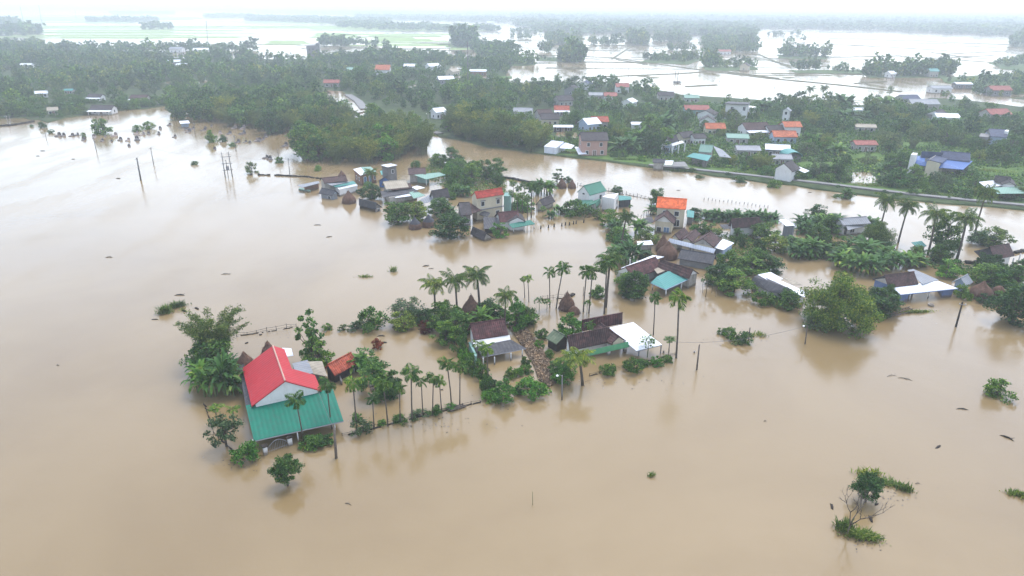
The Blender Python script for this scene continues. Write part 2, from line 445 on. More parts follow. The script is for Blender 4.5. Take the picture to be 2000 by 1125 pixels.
def broadleaf(seed, h=6.0, rx=2.6, bottom=0.06, clumps=42, leaves=85, size=0.36, asp=0.55, open_=1.0, spiky=0.0, low=0):
    """crown as clumps of leaves on limbs: returns (trunk MB, crown V, F)"""
    rng = np.random.default_rng(seed)
    zc = h * (bottom + (1 - bottom) * 0.48)
    rz = h * (1 - bottom) * 0.5
    lob = rng.uniform(0.72, 1.15, 7)
    cs = []
    for k in range(clumps):
        p, d = ball(1, rng, 0.32)
        p = p[0]
        a = math.atan2(p[1], p[0])
        q = lob[int((a + math.pi) / (2 * math.pi) * 6.999)]
        taper = 1 - 0.30 * max(0, p[2]) + 0.10 * max(0, -p[2])
        rxy = rx * q * taper
        c = np.array([p[0] * rxy, p[1] * rxy, zc + p[2] * rz * (0.85 + 0.3 * rng.random())])
        if p[2] < -0.7 and rng.random() < 0.25 and not low: continue
        cs.append(c)
    for k in range(int(spiky * 8)):
        a = rng.uniform(0, 2 * math.pi)
        cs.append(np.array([math.cos(a) * rx * 0.5, math.sin(a) * rx * 0.5, h * rng.uniform(0.95, 1.12)]))
    Vs, Fs, b = [], [], 0
    for c in cs:
        r = rx * rng.uniform(0.20, 0.36) * open_
        n = max(8, int(leaves * rng.uniform(0.6, 1.3)))
        p, d = ball(n, rng, 0.5)
        pts = c + p * r * np.array([1.1, 1.1, 0.75])
        out = unit(pts - np.array([0, 0, zc * 0.8]))
        V, F = leaf_soup(pts, size, asp, rng, out)
        Vs.append(V); Fs.append(F + b); b += len(V)
    tk = MB()
    bend = rng.normal(size=2) * 0.12 * h / 6
    r0 = 0.032 * h
    tops = Vector((bend[0], bend[1], zc - 0.2 * rz))
    tk.tube([(0, 0, -1.2), (bend[0] * 0.3, bend[1] * 0.3, zc * 0.45), tops, (bend[0] * 1.5, bend[1] * 1.5, zc + 0.6 * rz)], [r0 * 1.15, r0 * 0.9, r0 * 0.65, r0 * 0.15], 7)
    for c in cs[:min(16, len(cs))]:
        s0 = Vector((bend[0] * 0.5, bend[1] * 0.5, zc * rng.uniform(0.42, 0.95)))
        e = Vector(c)
        mid = s0.lerp(e, 0.55) + Vector((0, 0, -0.05 * h))
        tk.tube([s0, mid, e], [r0 * 0.42, r0 * 0.28, r0 * 0.08], 5)
    return tk, np.concatenate(Vs), np.concatenate(Fs)
def bamboo(seed, h=9.0, culms=34, base=1.4, spread=3.0, sprays=46, size=0.42):
    rng = np.random.default_rng(seed)
    tk = MB()
    P_, D_ = [], []
    for k in range(culms):
        a = rng.uniform(0, 2 * math.pi)
        r = base * math.sqrt(rng.random())
        hh = h * rng.uniform(0.62, 1.08)
        out = spread * rng.uniform(0.35, 1.15)
        aa = a + rng.normal() * 0.5
        pts = []
        for t in np.linspace(0, 1, 7):
            o = r + out * t ** 2.2
            pts.append((r * math.cos(a) * (1 - t) + o * math.cos(aa) * t, r * math.sin(a) * (1 - t) + o * math.sin(aa) * t, -1 + (hh + 1) * (t - 0.16 * t ** 4)))
        tk.tube(pts, [0.055, 0.05, 0.045, 0.04, 0.03, 0.02, 0.008], 4)
        pa = np.array(pts)
        for j in range(sprays):
            t = rng.uniform(0.30, 1.0) ** 0.8 * 6
            i = min(5, int(t)); f = t - i
            c = pa[i] * (1 - f) + pa[i + 1] * f
            rr = 0.75 * (1.15 - t / 7.5)
            n = 7
            q = c + rng.normal(size=(n, 3)) * np.array([rr, rr, rr * 0.6]) * 0.75
            P_.append(q); D_.append(unit(q - c))
    V, F = leaf_soup(np.concatenate(P_), size, 0.24, rng, np.concatenate(D_), 0.2, 0.4)
    return tk, V, F
def leaflet_blades(seed, n, length, droop, leaflets, ll, lw, el0=(82, -12), start=0.12, v=0.35, z0=0.0, twist=0.25):
    """feather fronds round one point"""
    rng = np.random.default_rng(seed)
    V, F = [], []
    ribs = MB()
    for i in range(n):
        az = i * 2.39996 + rng.normal() * 0.15
        u = (i + 0.5) / n
        e0 = R(el0[0] + (el0[1] - el0[0]) * u) + rng.normal() * 0.07
        dr = droop * rng.uniform(0.75, 1.25)
        L = length * rng.uniform(0.85, 1.1) * (0.8 + 0.2 * math.sin(math.pi * min(1, u * 1.2)))
        pts, p = [], np.array([0.0, 0.0, z0])
        K = 10
        dirs = []
        for k in range(K + 1):
            e = e0 - dr * (k / K) ** 1.3
            d = np.array([math.cos(az) * math.cos(e), math.sin(az) * math.cos(e), math.sin(e)])
            pts.append(p.copy()); dirs.append(d)
            p = p + d * L / K
        ribs.tube(pts, [0.045 * (1 - 0.85 * k / K) * length / 3.2 + 0.004 for k in range(K + 1)], 3)
        side = np.array([-math.sin(az), math.cos(az), 0])
        tw = rng.normal() * twist
        for j in range(leaflets):
            t = start + (1 - start) * (j + 0.5) / leaflets
            x = t * K
            k = min(K - 1, int(x)); f = x - k
            c = pts[k] * (1 - f) + pts[k + 1] * f
            d = dirs[k]
            upv = np.cross(d, side)
            prof = math.sin(math.pi * min(1, 0.16 + 0.86 * t)) ** 0.6
            for sgn in (-1, 1):
                sd = side * math.cos(tw) + upv * math.sin(tw)
                o = unit(sd * sgn * 0.85 + d * 0.5 + np.array([0, 0, -v - 0.25 * rng.random()]))
                ln = ll * prof * rng.uniform(0.8, 1.15)
                wv = d * lw * 0.5
                tip = c + o * ln + np.array([0, 0, -0.12 * ln])
                mid = c + o * ln * 0.5
                b = len(V)
                V += [c, mid + wv, tip, mid - wv]
                F.append((b, b + 1, b + 2, b + 3))
    return ribs, np.array(V), np.array(F)
def join_vf(ribs, V, F):
    vs = list(ribs.v); b = len(vs)
    fs = list(ribs.f)
    vs += [tuple(x) for x in V]
    fs += [tuple(int(b + i) for i in f) for f in F]
    return vs, fs
def banana(seed, stems=6, h=3.4, spread=1.0, nl=9):
    rng = np.random.default_rng(seed)
    st, lf = MB(), MB()
    for s_ in range(stems):
        a = rng.uniform(0, 6.28); r = spread * math.sqrt(rng.random())
        x, y = r * math.cos(a), r * math.sin(a)
        hh = h * rng.uniform(0.28, 0.52)
        st.tube([(x, y, -1), (x * 1.05, y * 1.05, hh * 0.6), (x * 1.15, y * 1.15, hh)], [0.15, 0.12, 0.07], 6)
        for i in range(nl):
            az = i * 2.4 + rng.uniform(0, 0.6) + a
            e0 = R(86 - 80 * (i + 0.5) / nl)
            L = h * rng.uniform(0.50, 0.72)
            p = Vector((x * 1.15, y * 1.15, hh)); K = 6
            rows = []
            side = Vector((-math.sin(az), math.cos(az), 0))
            for k in range(K + 1):
                t = k / K
                e = e0 - (1.25 + 0.5 * rng.random()) * t ** 1.4
                d = Vector((math.cos(az) * math.cos(e), math.sin(az) * math.cos(e), math.sin(e)))
                wd = 0.25 * h / 3.4 * (math.sin(math.pi * min(1, 0.1 + 0.92 * t)) ** 0.55) * (0.15 if k == 0 else 1)
                up = d.cross(side) * -0.25
                rows.append((p + (side - up) * wd, p.copy(), p - (side + up) * wd))
                p = p + d * L / K
            b = len(lf.v)
            for q in rows: lf.v += [tuple(v) for v in q]
            for k in range(K):
                for j in (0, 1):
                    lf.f.append((b + 3 * k + j, b + 3 * k + j + 1, b + 3 * k + j + 4, b + 3 * k + j + 3))
    return st, lf
def blades(seed, n, rx, ry, h, w=0.05, lean=0.5):
    """a patch of long grass blades"""
    rng = np.random.default_rng(seed)
    a = rng.uniform(0, 6.28, n); r = np.abs(rng.normal(size=n)) * 0.55
    kx, ky = rng.normal(size=9) * 0.28, rng.normal(size=9) * 0.28
    j = rng.integers(0, 9, n)
    x, y = (r * np.cos(a) * 0.62 + kx[j]) * rx, (r * np.sin(a) * 0.62 + ky[j]) * ry
    hh = h * rng.uniform(0.25, 1.15, n) * np.clip(1.1 - 0.5 * r, 0.3, 1)
    az = rng.uniform(0, 6.28, n); ln = lean * rng.uniform(0.2, 1.2, n) * hh
    b = np.stack([x, y, np.full(n, -0.15)], 1)
    m = np.stack([x + np.cos(az) * ln * 0.35, y + np.sin(az) * ln * 0.35, hh * 0.65], 1)
    t = np.stack([x + np.cos(az) * ln, y + np.sin(az) * ln, hh * 0.95], 1)
    s = np.stack([-np.sin(az), np.cos(az), np.zeros(n)], 1) * w
    V = np.stack([b - s, m - s, t, m + s], 1).reshape(-1, 3)
    return V, np.arange(4 * n).reshape(n, 4)

BARK, PBARK = M('bark'), M('palmbark')
KINDS = {}
def kind(name, nominal, parts, cat, obname):
    KINDS.setdefault(name, []).append((nominal, parts, cat, obname))
def add_tree_kind(key, leaf, cat, obname, seeds, h, **kw):
    for s_ in seeds:
        tk, V, F = broadleaf(s_, h, **kw)
        kind(key, h, [('trunk', tk.mesh('trunk', BARK, True)), ('crown', mesh_from('crown', V, F, LEAF[leaf]))], cat, obname)
add_tree_kind('dark', 'dark', 'tree', 'broadleaf_tree', (1, 2, 3), 6.0, rx=2.5, clumps=44, leaves=80, size=0.36)
add_tree_kind('mid', 'mid', 'tree', 'broadleaf_tree', (4, 5, 6), 6.0, rx=2.6, clumps=38, leaves=80, size=0.38, bottom=0.02)
add_tree_kind('bright', 'bright', 'tree', 'broadleaf_tree', (7, 8), 5.0, rx=2.0, clumps=34, leaves=75, size=0.34, bottom=-0.05)
add_tree_kind('lime', 'lime', 'tree', 'broadleaf_tree', (33, 34), 5.0, rx=2.2, clumps=36, leaves=75, size=0.34, bottom=0.0)
add_tree_kind('grey', 'grey', 'tree', 'broadleaf_tree', (9, 10), 6.0, rx=2.9, clumps=36, leaves=75, size=0.34, bottom=0.02)
add_tree_kind('olive', 'olive', 'tree', 'broadleaf_tree', (11,), 9.0, rx=5.0, clumps=130, leaves=190, size=0.29, bottom=-0.02, open_=0.78)
add_tree_kind('airy', 'mid', 'tree', 'broadleaf_tree', (13, 14), 6.0, rx=2.3, clumps=17, leaves=42, size=0.46, asp=0.7, bottom=0.18, spiky=0.6, open_=0.8)
add_tree_kind('lone', 'grey', 'tree', 'broadleaf_tree', (16, 17), 3.6, rx=1.9, clumps=38, leaves=46, size=0.27, bottom=0.2, open_=0.8)
add_tree_kind('shrub', 'mid', 'shrub', 'shrub', (20, 21, 22), 2.0, rx=1.5, clumps=26, leaves=60, size=0.26, bottom=-0.15, low=1)
add_tree_kind('darkshrub', 'dark', 'shrub', 'shrub', (23, 24, 25), 2.0, rx=1.5, clumps=26, leaves=60, size=0.26, bottom=-0.15, low=1)
add_tree_kind('brightshrub', 'bright', 'shrub', 'shrub', (26, 27), 2.0, rx=1.5, clumps=26, leaves=60, size=0.26, bottom=-0.15, low=1)
add_tree_kind('greyshrub', 'grey', 'shrub', 'shrub', (28, 29), 2.0, rx=1.5, clumps=20, leaves=55, size=0.26, bottom=-0.15, low=1)
add_tree_kind('redshrub', 'red', 'shrub', 'shrub', (30, 31), 2.0, rx=1.35, clumps=40, leaves=80, size=0.2, bottom=-0.2, low=1, open_=0.9)
add_tree_kind('rounddark', 'dark', 'tree', 'broadleaf_tree', (18,), 3.5, rx=1.7, clumps=52, leaves=120, size=0.2, bottom=0.22, open_=0.85)
for s_ in (40, 41, 42):
    tk, V, F = bamboo(s_)
    kind('bamboo', 9.0, [('stems', tk.mesh('stems', M('culm'))), ('crown', mesh_from('crown', V, F, LEAF['bamboo']))], 'bamboo', 'bamboo_clump')
for s_ in (50, 51, 52):
    rng = np.random.default_rng(s_)
    H_ = 8.5
    bx, by = rng.normal(size=2) * 0.5
    tk = MB()
    tk.tube([(0, 0, -1), (bx * 0.15, by * 0.15, H_ * 0.3), (bx * 0.5, by * 0.5, H_ * 0.6), (bx, by, H_ * 0.84)], [0.22, 0.17, 0.15, 0.13], 8)
    ribs, V, F = leaflet_blades(s_, 20, 3.25, 1.95, 26, 0.85, 0.10, (84, -22), 0.1, 0.6)
    vs, fs = join_vf(ribs, V + np.array([0, 0, 0]), F)
    vs = [(x + bx, y + by, z + H_ * 0.84) for x, y, z in vs]
    nuts = MB()
    for k in range(7):
        a = rng.uniform(0, 6.28)
        nuts.lathe([(0.02, -0.14), (0.1, -0.08), (0.12, 0.02), (0.06, 0.12), (0.01, 0.14)], 7)
        nuts.v[-35:] = [(x + bx + 0.28 * math.cos(a), y + by + 0.28 * math.sin(a), z + H_ * 0.84 - 0.25) for x, y, z in nuts.v[-35:]]
    kind('coconut', H_, [('trunk', tk.mesh('trunk', PBARK, True)), ('crown', mesh_from('crown', vs, fs, LEAF['palm'])), ('coconuts', nuts.mesh('coconuts', M('stalk'), True))], 'palm tree', 'coconut_palm')
for s_ in (60, 61, 62, 63, 64, 65):
    rng = np.random.default_rng(s_)
    H_ = 7.0
    bx, by = rng.normal(size=2) * 0.12
    tk = MB()
    tk.tube([(0, 0, -1), (bx * 0.3, by * 0.3, H_ * 0.35), (bx, by, H_ - 1.75)], [0.105, 0.082, 0.075], 7)
    cr = MB()
    cr.tube([(bx, by, H_ - 1.75), (bx, by, H_ - 1.35), (bx, by, H_ - 0.85)], [0.085, 0.10, 0.05], 7)
    ribs, V, F = leaflet_blades(s_, 8 + s_ % 4, 1.45 + 0.2 * rng.random(), 1.5 + 0.9 * rng.random(), 13, 0.66, 0.15, (84, -14 - 22 * rng.random()), 0.14, 0.25, 0.0, 0.6)
    vs, fs = join_vf(ribs, V, F)
    vs = [(x + bx, y + by, z + H_ - 0.95) for x, y, z in vs]
    kind('areca', H_, [('trunk', tk.mesh('trunk', PBARK, True)), ('crownshaft', cr.mesh('crownshaft', M('shaft'), True)), ('crown', mesh_from('crown', vs, fs, LEAF['areca']))], 'palm tree', 'areca_palm')
for s_ in (70, 71, 72):
    st, lf = banana(s_)
    kind('banana', 3.4, [('stems', st.mesh('stems', M('stalk'), True)), ('leaves', lf.mesh('leaves', LEAF['banana'], True))], 'banana plant', 'banana_clump')
for s_ in (75, 76):
    rng = np.random.default_rng(s_)
    st = MB()
    st.tube([(0, 0, -1), (0.05, 0, 1.4), (0.0, 0.05, 2.7)], [0.09, 0.07, 0.05], 6)
    Vs, Fs, b = [], [], 0
    for k in range(16):
        a = k * 2.4; e = R(70 - 85 * k / 16)
        d = np.array([math.cos(a) * math.cos(e), math.sin(a) * math.cos(e), math.sin(e)])
        tip = np.array([0, 0.05, 2.6]) + d * 0.95
        st.tube([(0, 0.05, 2.6), tuple(tip)], [0.02, 0.012], 3)
        V, F = leaf_soup(tip + rng.normal(size=(7, 3)) * 0.16, 0.42, 0.6, rng, None, 1.2)
        Vs.append(V); Fs.append(F + b); b += len(V)
    kind('papaya', 3.2, [('trunk', st.mesh('trunk', M('stalk'))), ('crown', mesh_from('crown', np.concatenate(Vs), np.concatenate(Fs), LEAF['mid']))], 'papaya tree', 'papaya_tree')

RNG = random.Random(7)
N_KIND = {}
def plant(k, bx, by, ty=None, label='', group=None, h=None, wide=None, at=None, rz=None, var=None, z0=0.0):
    """a tree or shrub standing at a surveyed point; ty: the row its tip reaches"""
    p = Vector(at) if at is not None else P(bx, by, z0)
    hh = h if h is not None else height(bx, by, ty, z0)
    L = KINDS[k]
    nominal, parts, cat, nm = L[RNG.randrange(len(L)) if var is None else var % len(L)]
    s_ = hh / nominal
    wd = s_ if wide is None else wide
    o = thing(nm, label, cat, (p.x, p.y, z0), RNG.uniform(0, 6.28) if rz is None else rz, group)
    o.scale = (wd, wd, s_)
    if k in ('areca', 'coconut'): o.rotation_euler = (RNG.gauss(0, 0.035), RNG.gauss(0, 0.035), o.rotation_euler.z)
    for pn, me in parts: link(pn, me, o)
    N_KIND[nm] = N_KIND.get(nm, 0) + 1
    return o

# ------------------------------------------------------------------ buildings
KEEP = []                                   # (centre, radius, x0, x1, y0, y1): house plots, kept clear of scattered trees
class House:
    def __init__(s, name, label, cat, px, py, yaw=0.0, group=None):
        p = P(px, py)
        s.o = thing(name, label, cat, (p.x, p.y, 0), yaw, group)
        s.loc, s.yaw = Vector((p.x, p.y, 0)), yaw
        s.c, s.s = math.cos(yaw), math.sin(yaw)
        s.pix = []
    def L(s, w):
        x, y = w[0] - s.loc.x, w[1] - s.loc.y
        return (x * s.c + y * s.s, -x * s.s + y * s.c, w[2])
    def mb(s, m, name, mat, parent=None, smooth=False):
        m.v = [s.L(v) for v in m.v]
        return m.build(name, mat, parent or s.o, smooth)
    def note(s, *pts):
        s.pix += [proj(p) for p in pts]
    def done(s, clear=True):
        if clear and s.pix:
            xs = [p[0] for p in s.pix]; ys = [p[1] for p in s.pix]
            KEEP.append((s.loc, min(xs), max(xs), min(ys), max(ys)))
        return s.o
    # a pitched roof on walls. a, b: ridge ends; n: horizontal unit vector toward the front eave
    def gable(s, a, b, zr, wf, wb, ze, roof, wall, gm=None, zeb=None, over=0.45, gov=0.4, zb=-1.0, cap=None, wins=(), th=0.14, walls=True, flip=None, notch=None):
        a, b = Vector((a[0], a[1], zr)), Vector((b[0], b[1], zr))
        d = (b - a).normalized()
        n = Vector((d.y, -d.x, 0))
        if flip is not None:
            if n.dot(flip) < 0: n = -n
        elif n.dot(Vector((a.x, a.y, 0))) > 0: n = -n
        zeb = ze if zeb is None else zeb
        m = MB()
        for sg, wd, z in ((1, wf, ze), (-1, wb, zeb)):
            e0, e1 = a + n * sg * wd, b + n * sg * wd
            e0.z = e1.z = z
            up = Vector((0, 0, th))
            if notch and sg == notch[0]:
                t, f = notch[1], notch[2]
                q1 = a.lerp(b, t)
                q2 = q1 + n * sg * wd; q2.z = z
                def dn(pt, ff): return Vector((*(pt + n * sg * wd * ff).xy, zr + (z - zr) * ff))
                poly = [a, b, dn(b, f), dn(q1, f), dn(q1, 1), dn(a, 1)] if notch[3] == 'b' else [b, a, dn(a, f), dn(q1, f), dn(q1, 1), dn(b, 1)]
                m.prism([p + up for p in poly], poly)
            else:
                poly = [a, b, e1, e0]
                m.prism([p + up for p in poly], poly)
            s.note(e0, e1)
        s.note(a, b)
        r = s.mb(m, 'roof', M(roof))
        cm = MB()
        cm.tube([a + Vector((0, 0, th + 0.02)), b + Vector((0, 0, th + 0.02))], [0.10, 0.10], 6)
        s.mb(cm, 'ridge_cap', M(cap or roof), r)
        s.g = None
        if walls:
            la, lb = a + d * gov, b - d * gov
            wf2, wb2 = max(0.3, wf - over), max(0.3, wb - over)
            zf = zr + (ze - zr) * wf2 / wf - 0.03
            zk = zr + (zeb - zr) * wb2 / wb - 0.03
            c = [la + n * wf2, lb + n * wf2, lb - n * wb2, la - n * wb2]
            m = MB()
            T = [Vector((*c[0].xy, zf)), Vector((*c[1].xy, zf)), Vector((*c[2].xy, zk)), Vector((*c[3].xy, zk))]
            ra, rb = Vector((*la.xy, zr - 0.03)), Vector((*lb.xy, zr - 0.03))
            B_ = [Vector((*q.xy, zb)) for q in c]
            m.add([*T, *B_, ra, rb], [(0, 4, 5, 1), (1, 5, 6, 2, 9), (2, 6, 7, 3), (3, 7, 4, 0, 8)])
            wl = s.mb(m, 'wall', M(wall))
            if gm:
                for e, q0, q1, rr in ((-d, T[0], T[3], ra), (d, T[1], T[2], rb)):
                    g = MB()
                    tri = [q0 + e * 0.03, q1 + e * 0.03, rr + e * 0.03]
                    g.prism([p + e * 0.03 for p in tri], tri)
                    s.mb(g, 'gable', M(gm))
            s.g = (T, B_, n, d)
            s.windows(wins)
        return s.g
    def windows(s, wins):
        """(side f/b/l/r, place along it 0..1, sill z, width, height, glass material)"""
        T, B_, n, d = s.g
        for side, t, z, ww, hh, mt in wins:
            i, j, e = {'f': (0, 1, n), 'b': (3, 2, -n), 'l': (0, 3, -d), 'r': (1, 2, d)}[side]
            p0, p1 = Vector((*T[i].xy, 0)), Vector((*T[j].xy, 0))
            u = (p1 - p0).normalized()
            c = p0.lerp(p1, t)
            s.opening(c, u, e, z, ww, hh, mt)
    def opening(s, c, u, e, z, ww, hh, mt='glass', frame='white'):
        q = [c + u * sx * ww / 2 + Vector((0, 0, zz)) for sx, zz in ((-1, z), (1, z), (1, z + hh), (-1, z + hh))]
        g = MB(); g.prism([p + e * 0.05 for p in q], [p - e * 0.02 for p in q])
        wn = s.mb(g, 'door' if hh > 1.6 else 'window', M(mt))
        f = MB()
        for k in range(4):
            x, y = q[k], q[(k + 1) % 4]
            dr = (y - x).normalized() * 0.07
            inn = (q[(k + 2) % 4] - y).normalized() * 0.09
            ff = [x - dr, y + dr, y + dr - inn, x - dr - inn] if k % 2 == 0 else [x + dr * 0.0 , y, y - inn, x - inn]
            f.prism([p + e * (0.085 if k % 2 == 0 else 0.08) for p in ff], [p + e * 0.0 for p in ff])
        if ww > 0.9:
            mid = [c + u * sx * 0.035 + Vector((0, 0, zz)) for sx, zz in ((-1, z), (1, z), (1, z + hh), (-1, z + hh))]
            f.prism([p + e * 0.075 for p in mid], [p + e * 0.0 for p in mid])
        s.mb(f, 'frame', M(frame), wn)
        return wn
    # roof given by photograph bearings of its ridge ends and eave corners at stated heights
    def pgable(s, A, B, zr, E, ze, E2=None, wb=None, **kw):
        if zr is None:                          # the height at which the apex stands over its own eave line
            e1, e2 = P(*E, ze), P(*E2, ze)
            u = (e2 - e1).normalized(); m = Vector((u.y, -u.x, 0))
            zr = min((ze + 0.3 + 0.02 * k for k in range(200)), key=lambda z: abs((P(*A, z) - e1).dot(m)))
        a, b = P(*A, zr), P(*B, zr)
        d = (b - a).normalized(); d.z = 0
        n = Vector((d.y, -d.x, 0))
        w1 = (P(*E, ze) - a).dot(n)
        if w1 < 0: n = -n; w1 = -w1
        w2 = wb if wb else (abs((P(*E2, kw.get('zeb') or ze) - a).dot(n)) if E2 else w1)
        return s.gable(a, b, zr, w1, w2, ze, flip=n, **kw)
    def sheet(s, pts, mat, th=0.08, name='awning', lip=None):
        q = [P(x, y, z) for x, y, z in pts]
        m = MB(); m.prism([p + Vector((0, 0, th)) for p in q], q)
        s.note(*q)
        r = s.mb(m, name, M(mat))
        if lip:
            f = MB()
            x, y = q[2], q[3]
            f.tube([x + Vector((0, 0, -0.02)), y + Vector((0, 0, -0.02))], [0.07, 0.07], 4)
            s.mb(f, 'edge_beam', M(lip), r)
        return q
    def block(s, pts, z1, mat, z0=-1.0, name='wall', inset=0.0):
        """walls rising to z1 under the corners seen at that height"""
        q = [P(x, y, z1) for x, y in pts]
        if inset:
            c = sum(q, Vector()) / len(q)
            q = [p + (c - p).normalized() * inset for p in q]
        m = MB(); m.prism(q, [Vector((*p.xy, z0)) for p in q])
        s.note(*q)
        s.mb(m, name, M(mat))
        return q
    def post(s, px, py, z1, r=0.07, mat='white', at=None, z0=-0.8):
        p = P(px, py) if at is None else Vector((at[0], at[1], 0))
        m = MB(); m.box((p.x, p.y, (z0 + z1) / 2), (2 * r, 2 * r, z1 - z0), s.yaw)
        return s.mb(m, 'post', M(mat))
    def wins_on(s, q, i, items, frame='white'):
        """windows on the face between block corners i and i+1: (t, sill z, width, height, material)"""
        a, b = q[i], q[(i + 1) % len(q)]
        u = (b - a).normalized(); u.z = 0
        e = Vector((u.y, -u.x, 0))
        c = sum(q, Vector()) / len(q)
        if e.dot(a - c) < 0: e = -e
        for t, z, ww, hh, mt in items:
            p = a.lerp(b, t)
            s.opening(Vector((p.x, p.y, 0)), u, e, z, ww, hh, mt, frame)

def yaw_of(A, B, z=0):
    a, b = P(*A, z), P(*B, z)
    return math.atan2(b.y - a.y, b.x - a.x)

def cottage(px, py, L, W, yaw, ze, zr, roof, wall, label, gm=None, awn=None, group=None, name='village_house', z0=0.0, tower=None, cap=None, hip=False):
    """px, py: the middle of its ridge; L along the ridge, W across"""
    c = P(px, py, zr)
    y = R(yaw)
    h = House(name, label, 'house', *proj((c.x, c.y, 0)), y, group)
    d = Vector((math.cos(y), math.sin(y), 0))
    a, b = c - d * L / 2, c + d * L / 2
    fr = [('f', 0.2, z0 + 0.9, 0.9, 1.1, 'glass'), ('f', 0.5, z0 + 0.2, 1.0, 1.9, 'door'), ('f', 0.8, z0 + 0.9, 0.9, 1.1, 'glass'), ('l', 0.5, z0 + 0.9, 0.8, 1.0, 'glass'), ('r', 0.5, z0 + 0.9, 0.8, 1.0, 'glass')]
    if ze > 4.5:
        fr += [(s_, t, 3.4, 0.9, 1.1, 'glass') for s_, t in (('f', 0.25), ('f', 0.75), ('l', 0.5), ('r', 0.5))]
    h.gable(a, b, zr, W / 2, W / 2, ze, roof, wall, gm, cap=cap, wins=fr)
    n = Vector((d.y, -d.x, 0))
    if n.dot(c) > 0: n = -n
    if awn:
        mat, dep, zf = awn
        m = MB()
        q = [a + n * (W / 2 - 0.3), b + n * (W / 2 - 0.3), b + n * (W / 2 + dep), a + n * (W / 2 + dep)]
        zz = [ze - 0.1, ze - 0.1, zf, zf]
        q = [Vector((*p.xy, z)) for p, z in zip(q, zz)]
        m.prism([p + Vector((0, 0, 0.08)) for p in q], q)
        h.note(*q)
        h.mb(m, 'awning', M(mat))
        for t in (0.06, 0.5, 0.94):
            p = q[3].lerp(q[2], t) - n * 0.25
            h.post(0, 0, zf, 0.08, 'white', at=p)
    if tower:
        dx, tw_, th_, tm = tower
        p = c + d * dx + n * (-0.1)
        m = MB(); m.box((p.x, p.y, th_ / 2), (tw_, tw_, th_), y)
        h.mb(m, 'water_tower', M(tm))
        m = MB(); m.box((p.x, p.y, th_ + 0.1), (tw_ + 0.4, tw_ + 0.4, 0.2), y)
        h.mb(m, 'slab_roof', M('paleconcrete'))
    h.done()
    return h

def haystack(bx, by, ty, wpx, label, pole=True, squat=False, tarp=False):
    p = P(bx, by)
    hh = height(bx, by, ty)
    r = wpx / 2 / ppm(by)
    o = thing('haystack', label, 'haystack', (p.x, p.y, 0), RNG.uniform(0, 6), 'haystacks standing in the flood')
    rg = random.Random(int(bx))
    if squat:
        prof = [(r * 1.0, -0.6), (r * 1.02, 0.0), (r * 0.95, hh * 0.35), (r * 0.7, hh * 0.7), (r * 0.35, hh * 0.92), (r * 0.05, hh)]
    else:
        prof = [(r * 0.88, -0.6), (r * 0.95, 0.0), (r * 1.0, hh * 0.16), (r * 0.95, hh * 0.32), (r * 0.74, hh * 0.5), (r * 0.46, hh * 0.64), (r * 0.25, hh * 0.76), (r * 0.14, hh * 0.86), (r * 0.04, hh * 0.93)]
    m = MB().lathe(prof, 26, 0.05, rg)
    b = m.build('straw_heap', M('straw'), o, True)
    # loose straw
    rr = np.random.default_rng(int(bx) + 5)
    n = 900
    zz = rr.random(n) ** 1.2 * hh * 0.93
    rad = np.interp(zz, [q[1] for q in prof], [q[0] for q in prof])
    a = rr.uniform(0, 6.28, n)
    Cn = np.stack([rad * np.cos(a), rad * np.sin(a), zz], 1)
    t = unit(np.stack([np.cos(a) * 0.35, np.sin(a) * 0.35, -np.ones(n)], 1) + rr.normal(size=(n, 3)) * 0.3)
    s_ = np.stack([-np.sin(a), np.cos(a), np.zeros(n)], 1) * 0.05
    ln = rr.uniform(0.2, 0.5, (n, 1))
    V = np.stack([Cn - s_, Cn + s_, Cn + s_ + t * ln, Cn - s_ + t * ln], 1).reshape(-1, 3)
    link('loose_straw', mesh_from('loose_straw', V, np.arange(4 * n).reshape(n, 4), M('straw')), o)
    if pole:
        MB().tube([(0, 0, hh * 0.7), (0.03, 0, hh)], [0.06, 0.03], 6).build('pole', M('darkwood'), o)
    if tarp:
        prof2 = [(r * 0.86, hh * 0.46), (r * 0.62, hh * 0.62), (r * 0.34, hh * 0.78), (r * 0.2, hh * 0.9), (r * 0.04, hh * 1.0)]
        MB().lathe(prof2, 26, 0.05, rg).build('tarpaulin', M('tarp'), o, True)
    return o

# ------------------------------------------------------------------ water, land, fields, road
def grid_sheet(name, x0, x1, y0, y1, nx, ny, z, mat):
    xs = np.linspace(x0, x1, nx + 1); ys = np.linspace(y0, y1, ny + 1)
    X, Y = np.meshgrid(xs, ys)
    V = np.stack([X.ravel(), Y.ravel(), np.full(X.size, z)], 1)
    i = np.arange(nx * ny); r, c = i // nx, i % nx
    a = r * (nx + 1) + c
    return link(name, mesh_from(name, V, np.stack([a, a + 1, a + nx + 2, a + nx + 1], 1), mat))
meta(grid_sheet('water', -9000, 9000, -200, 16000, 8, 8, 0.0, watermat()), kind='structure')

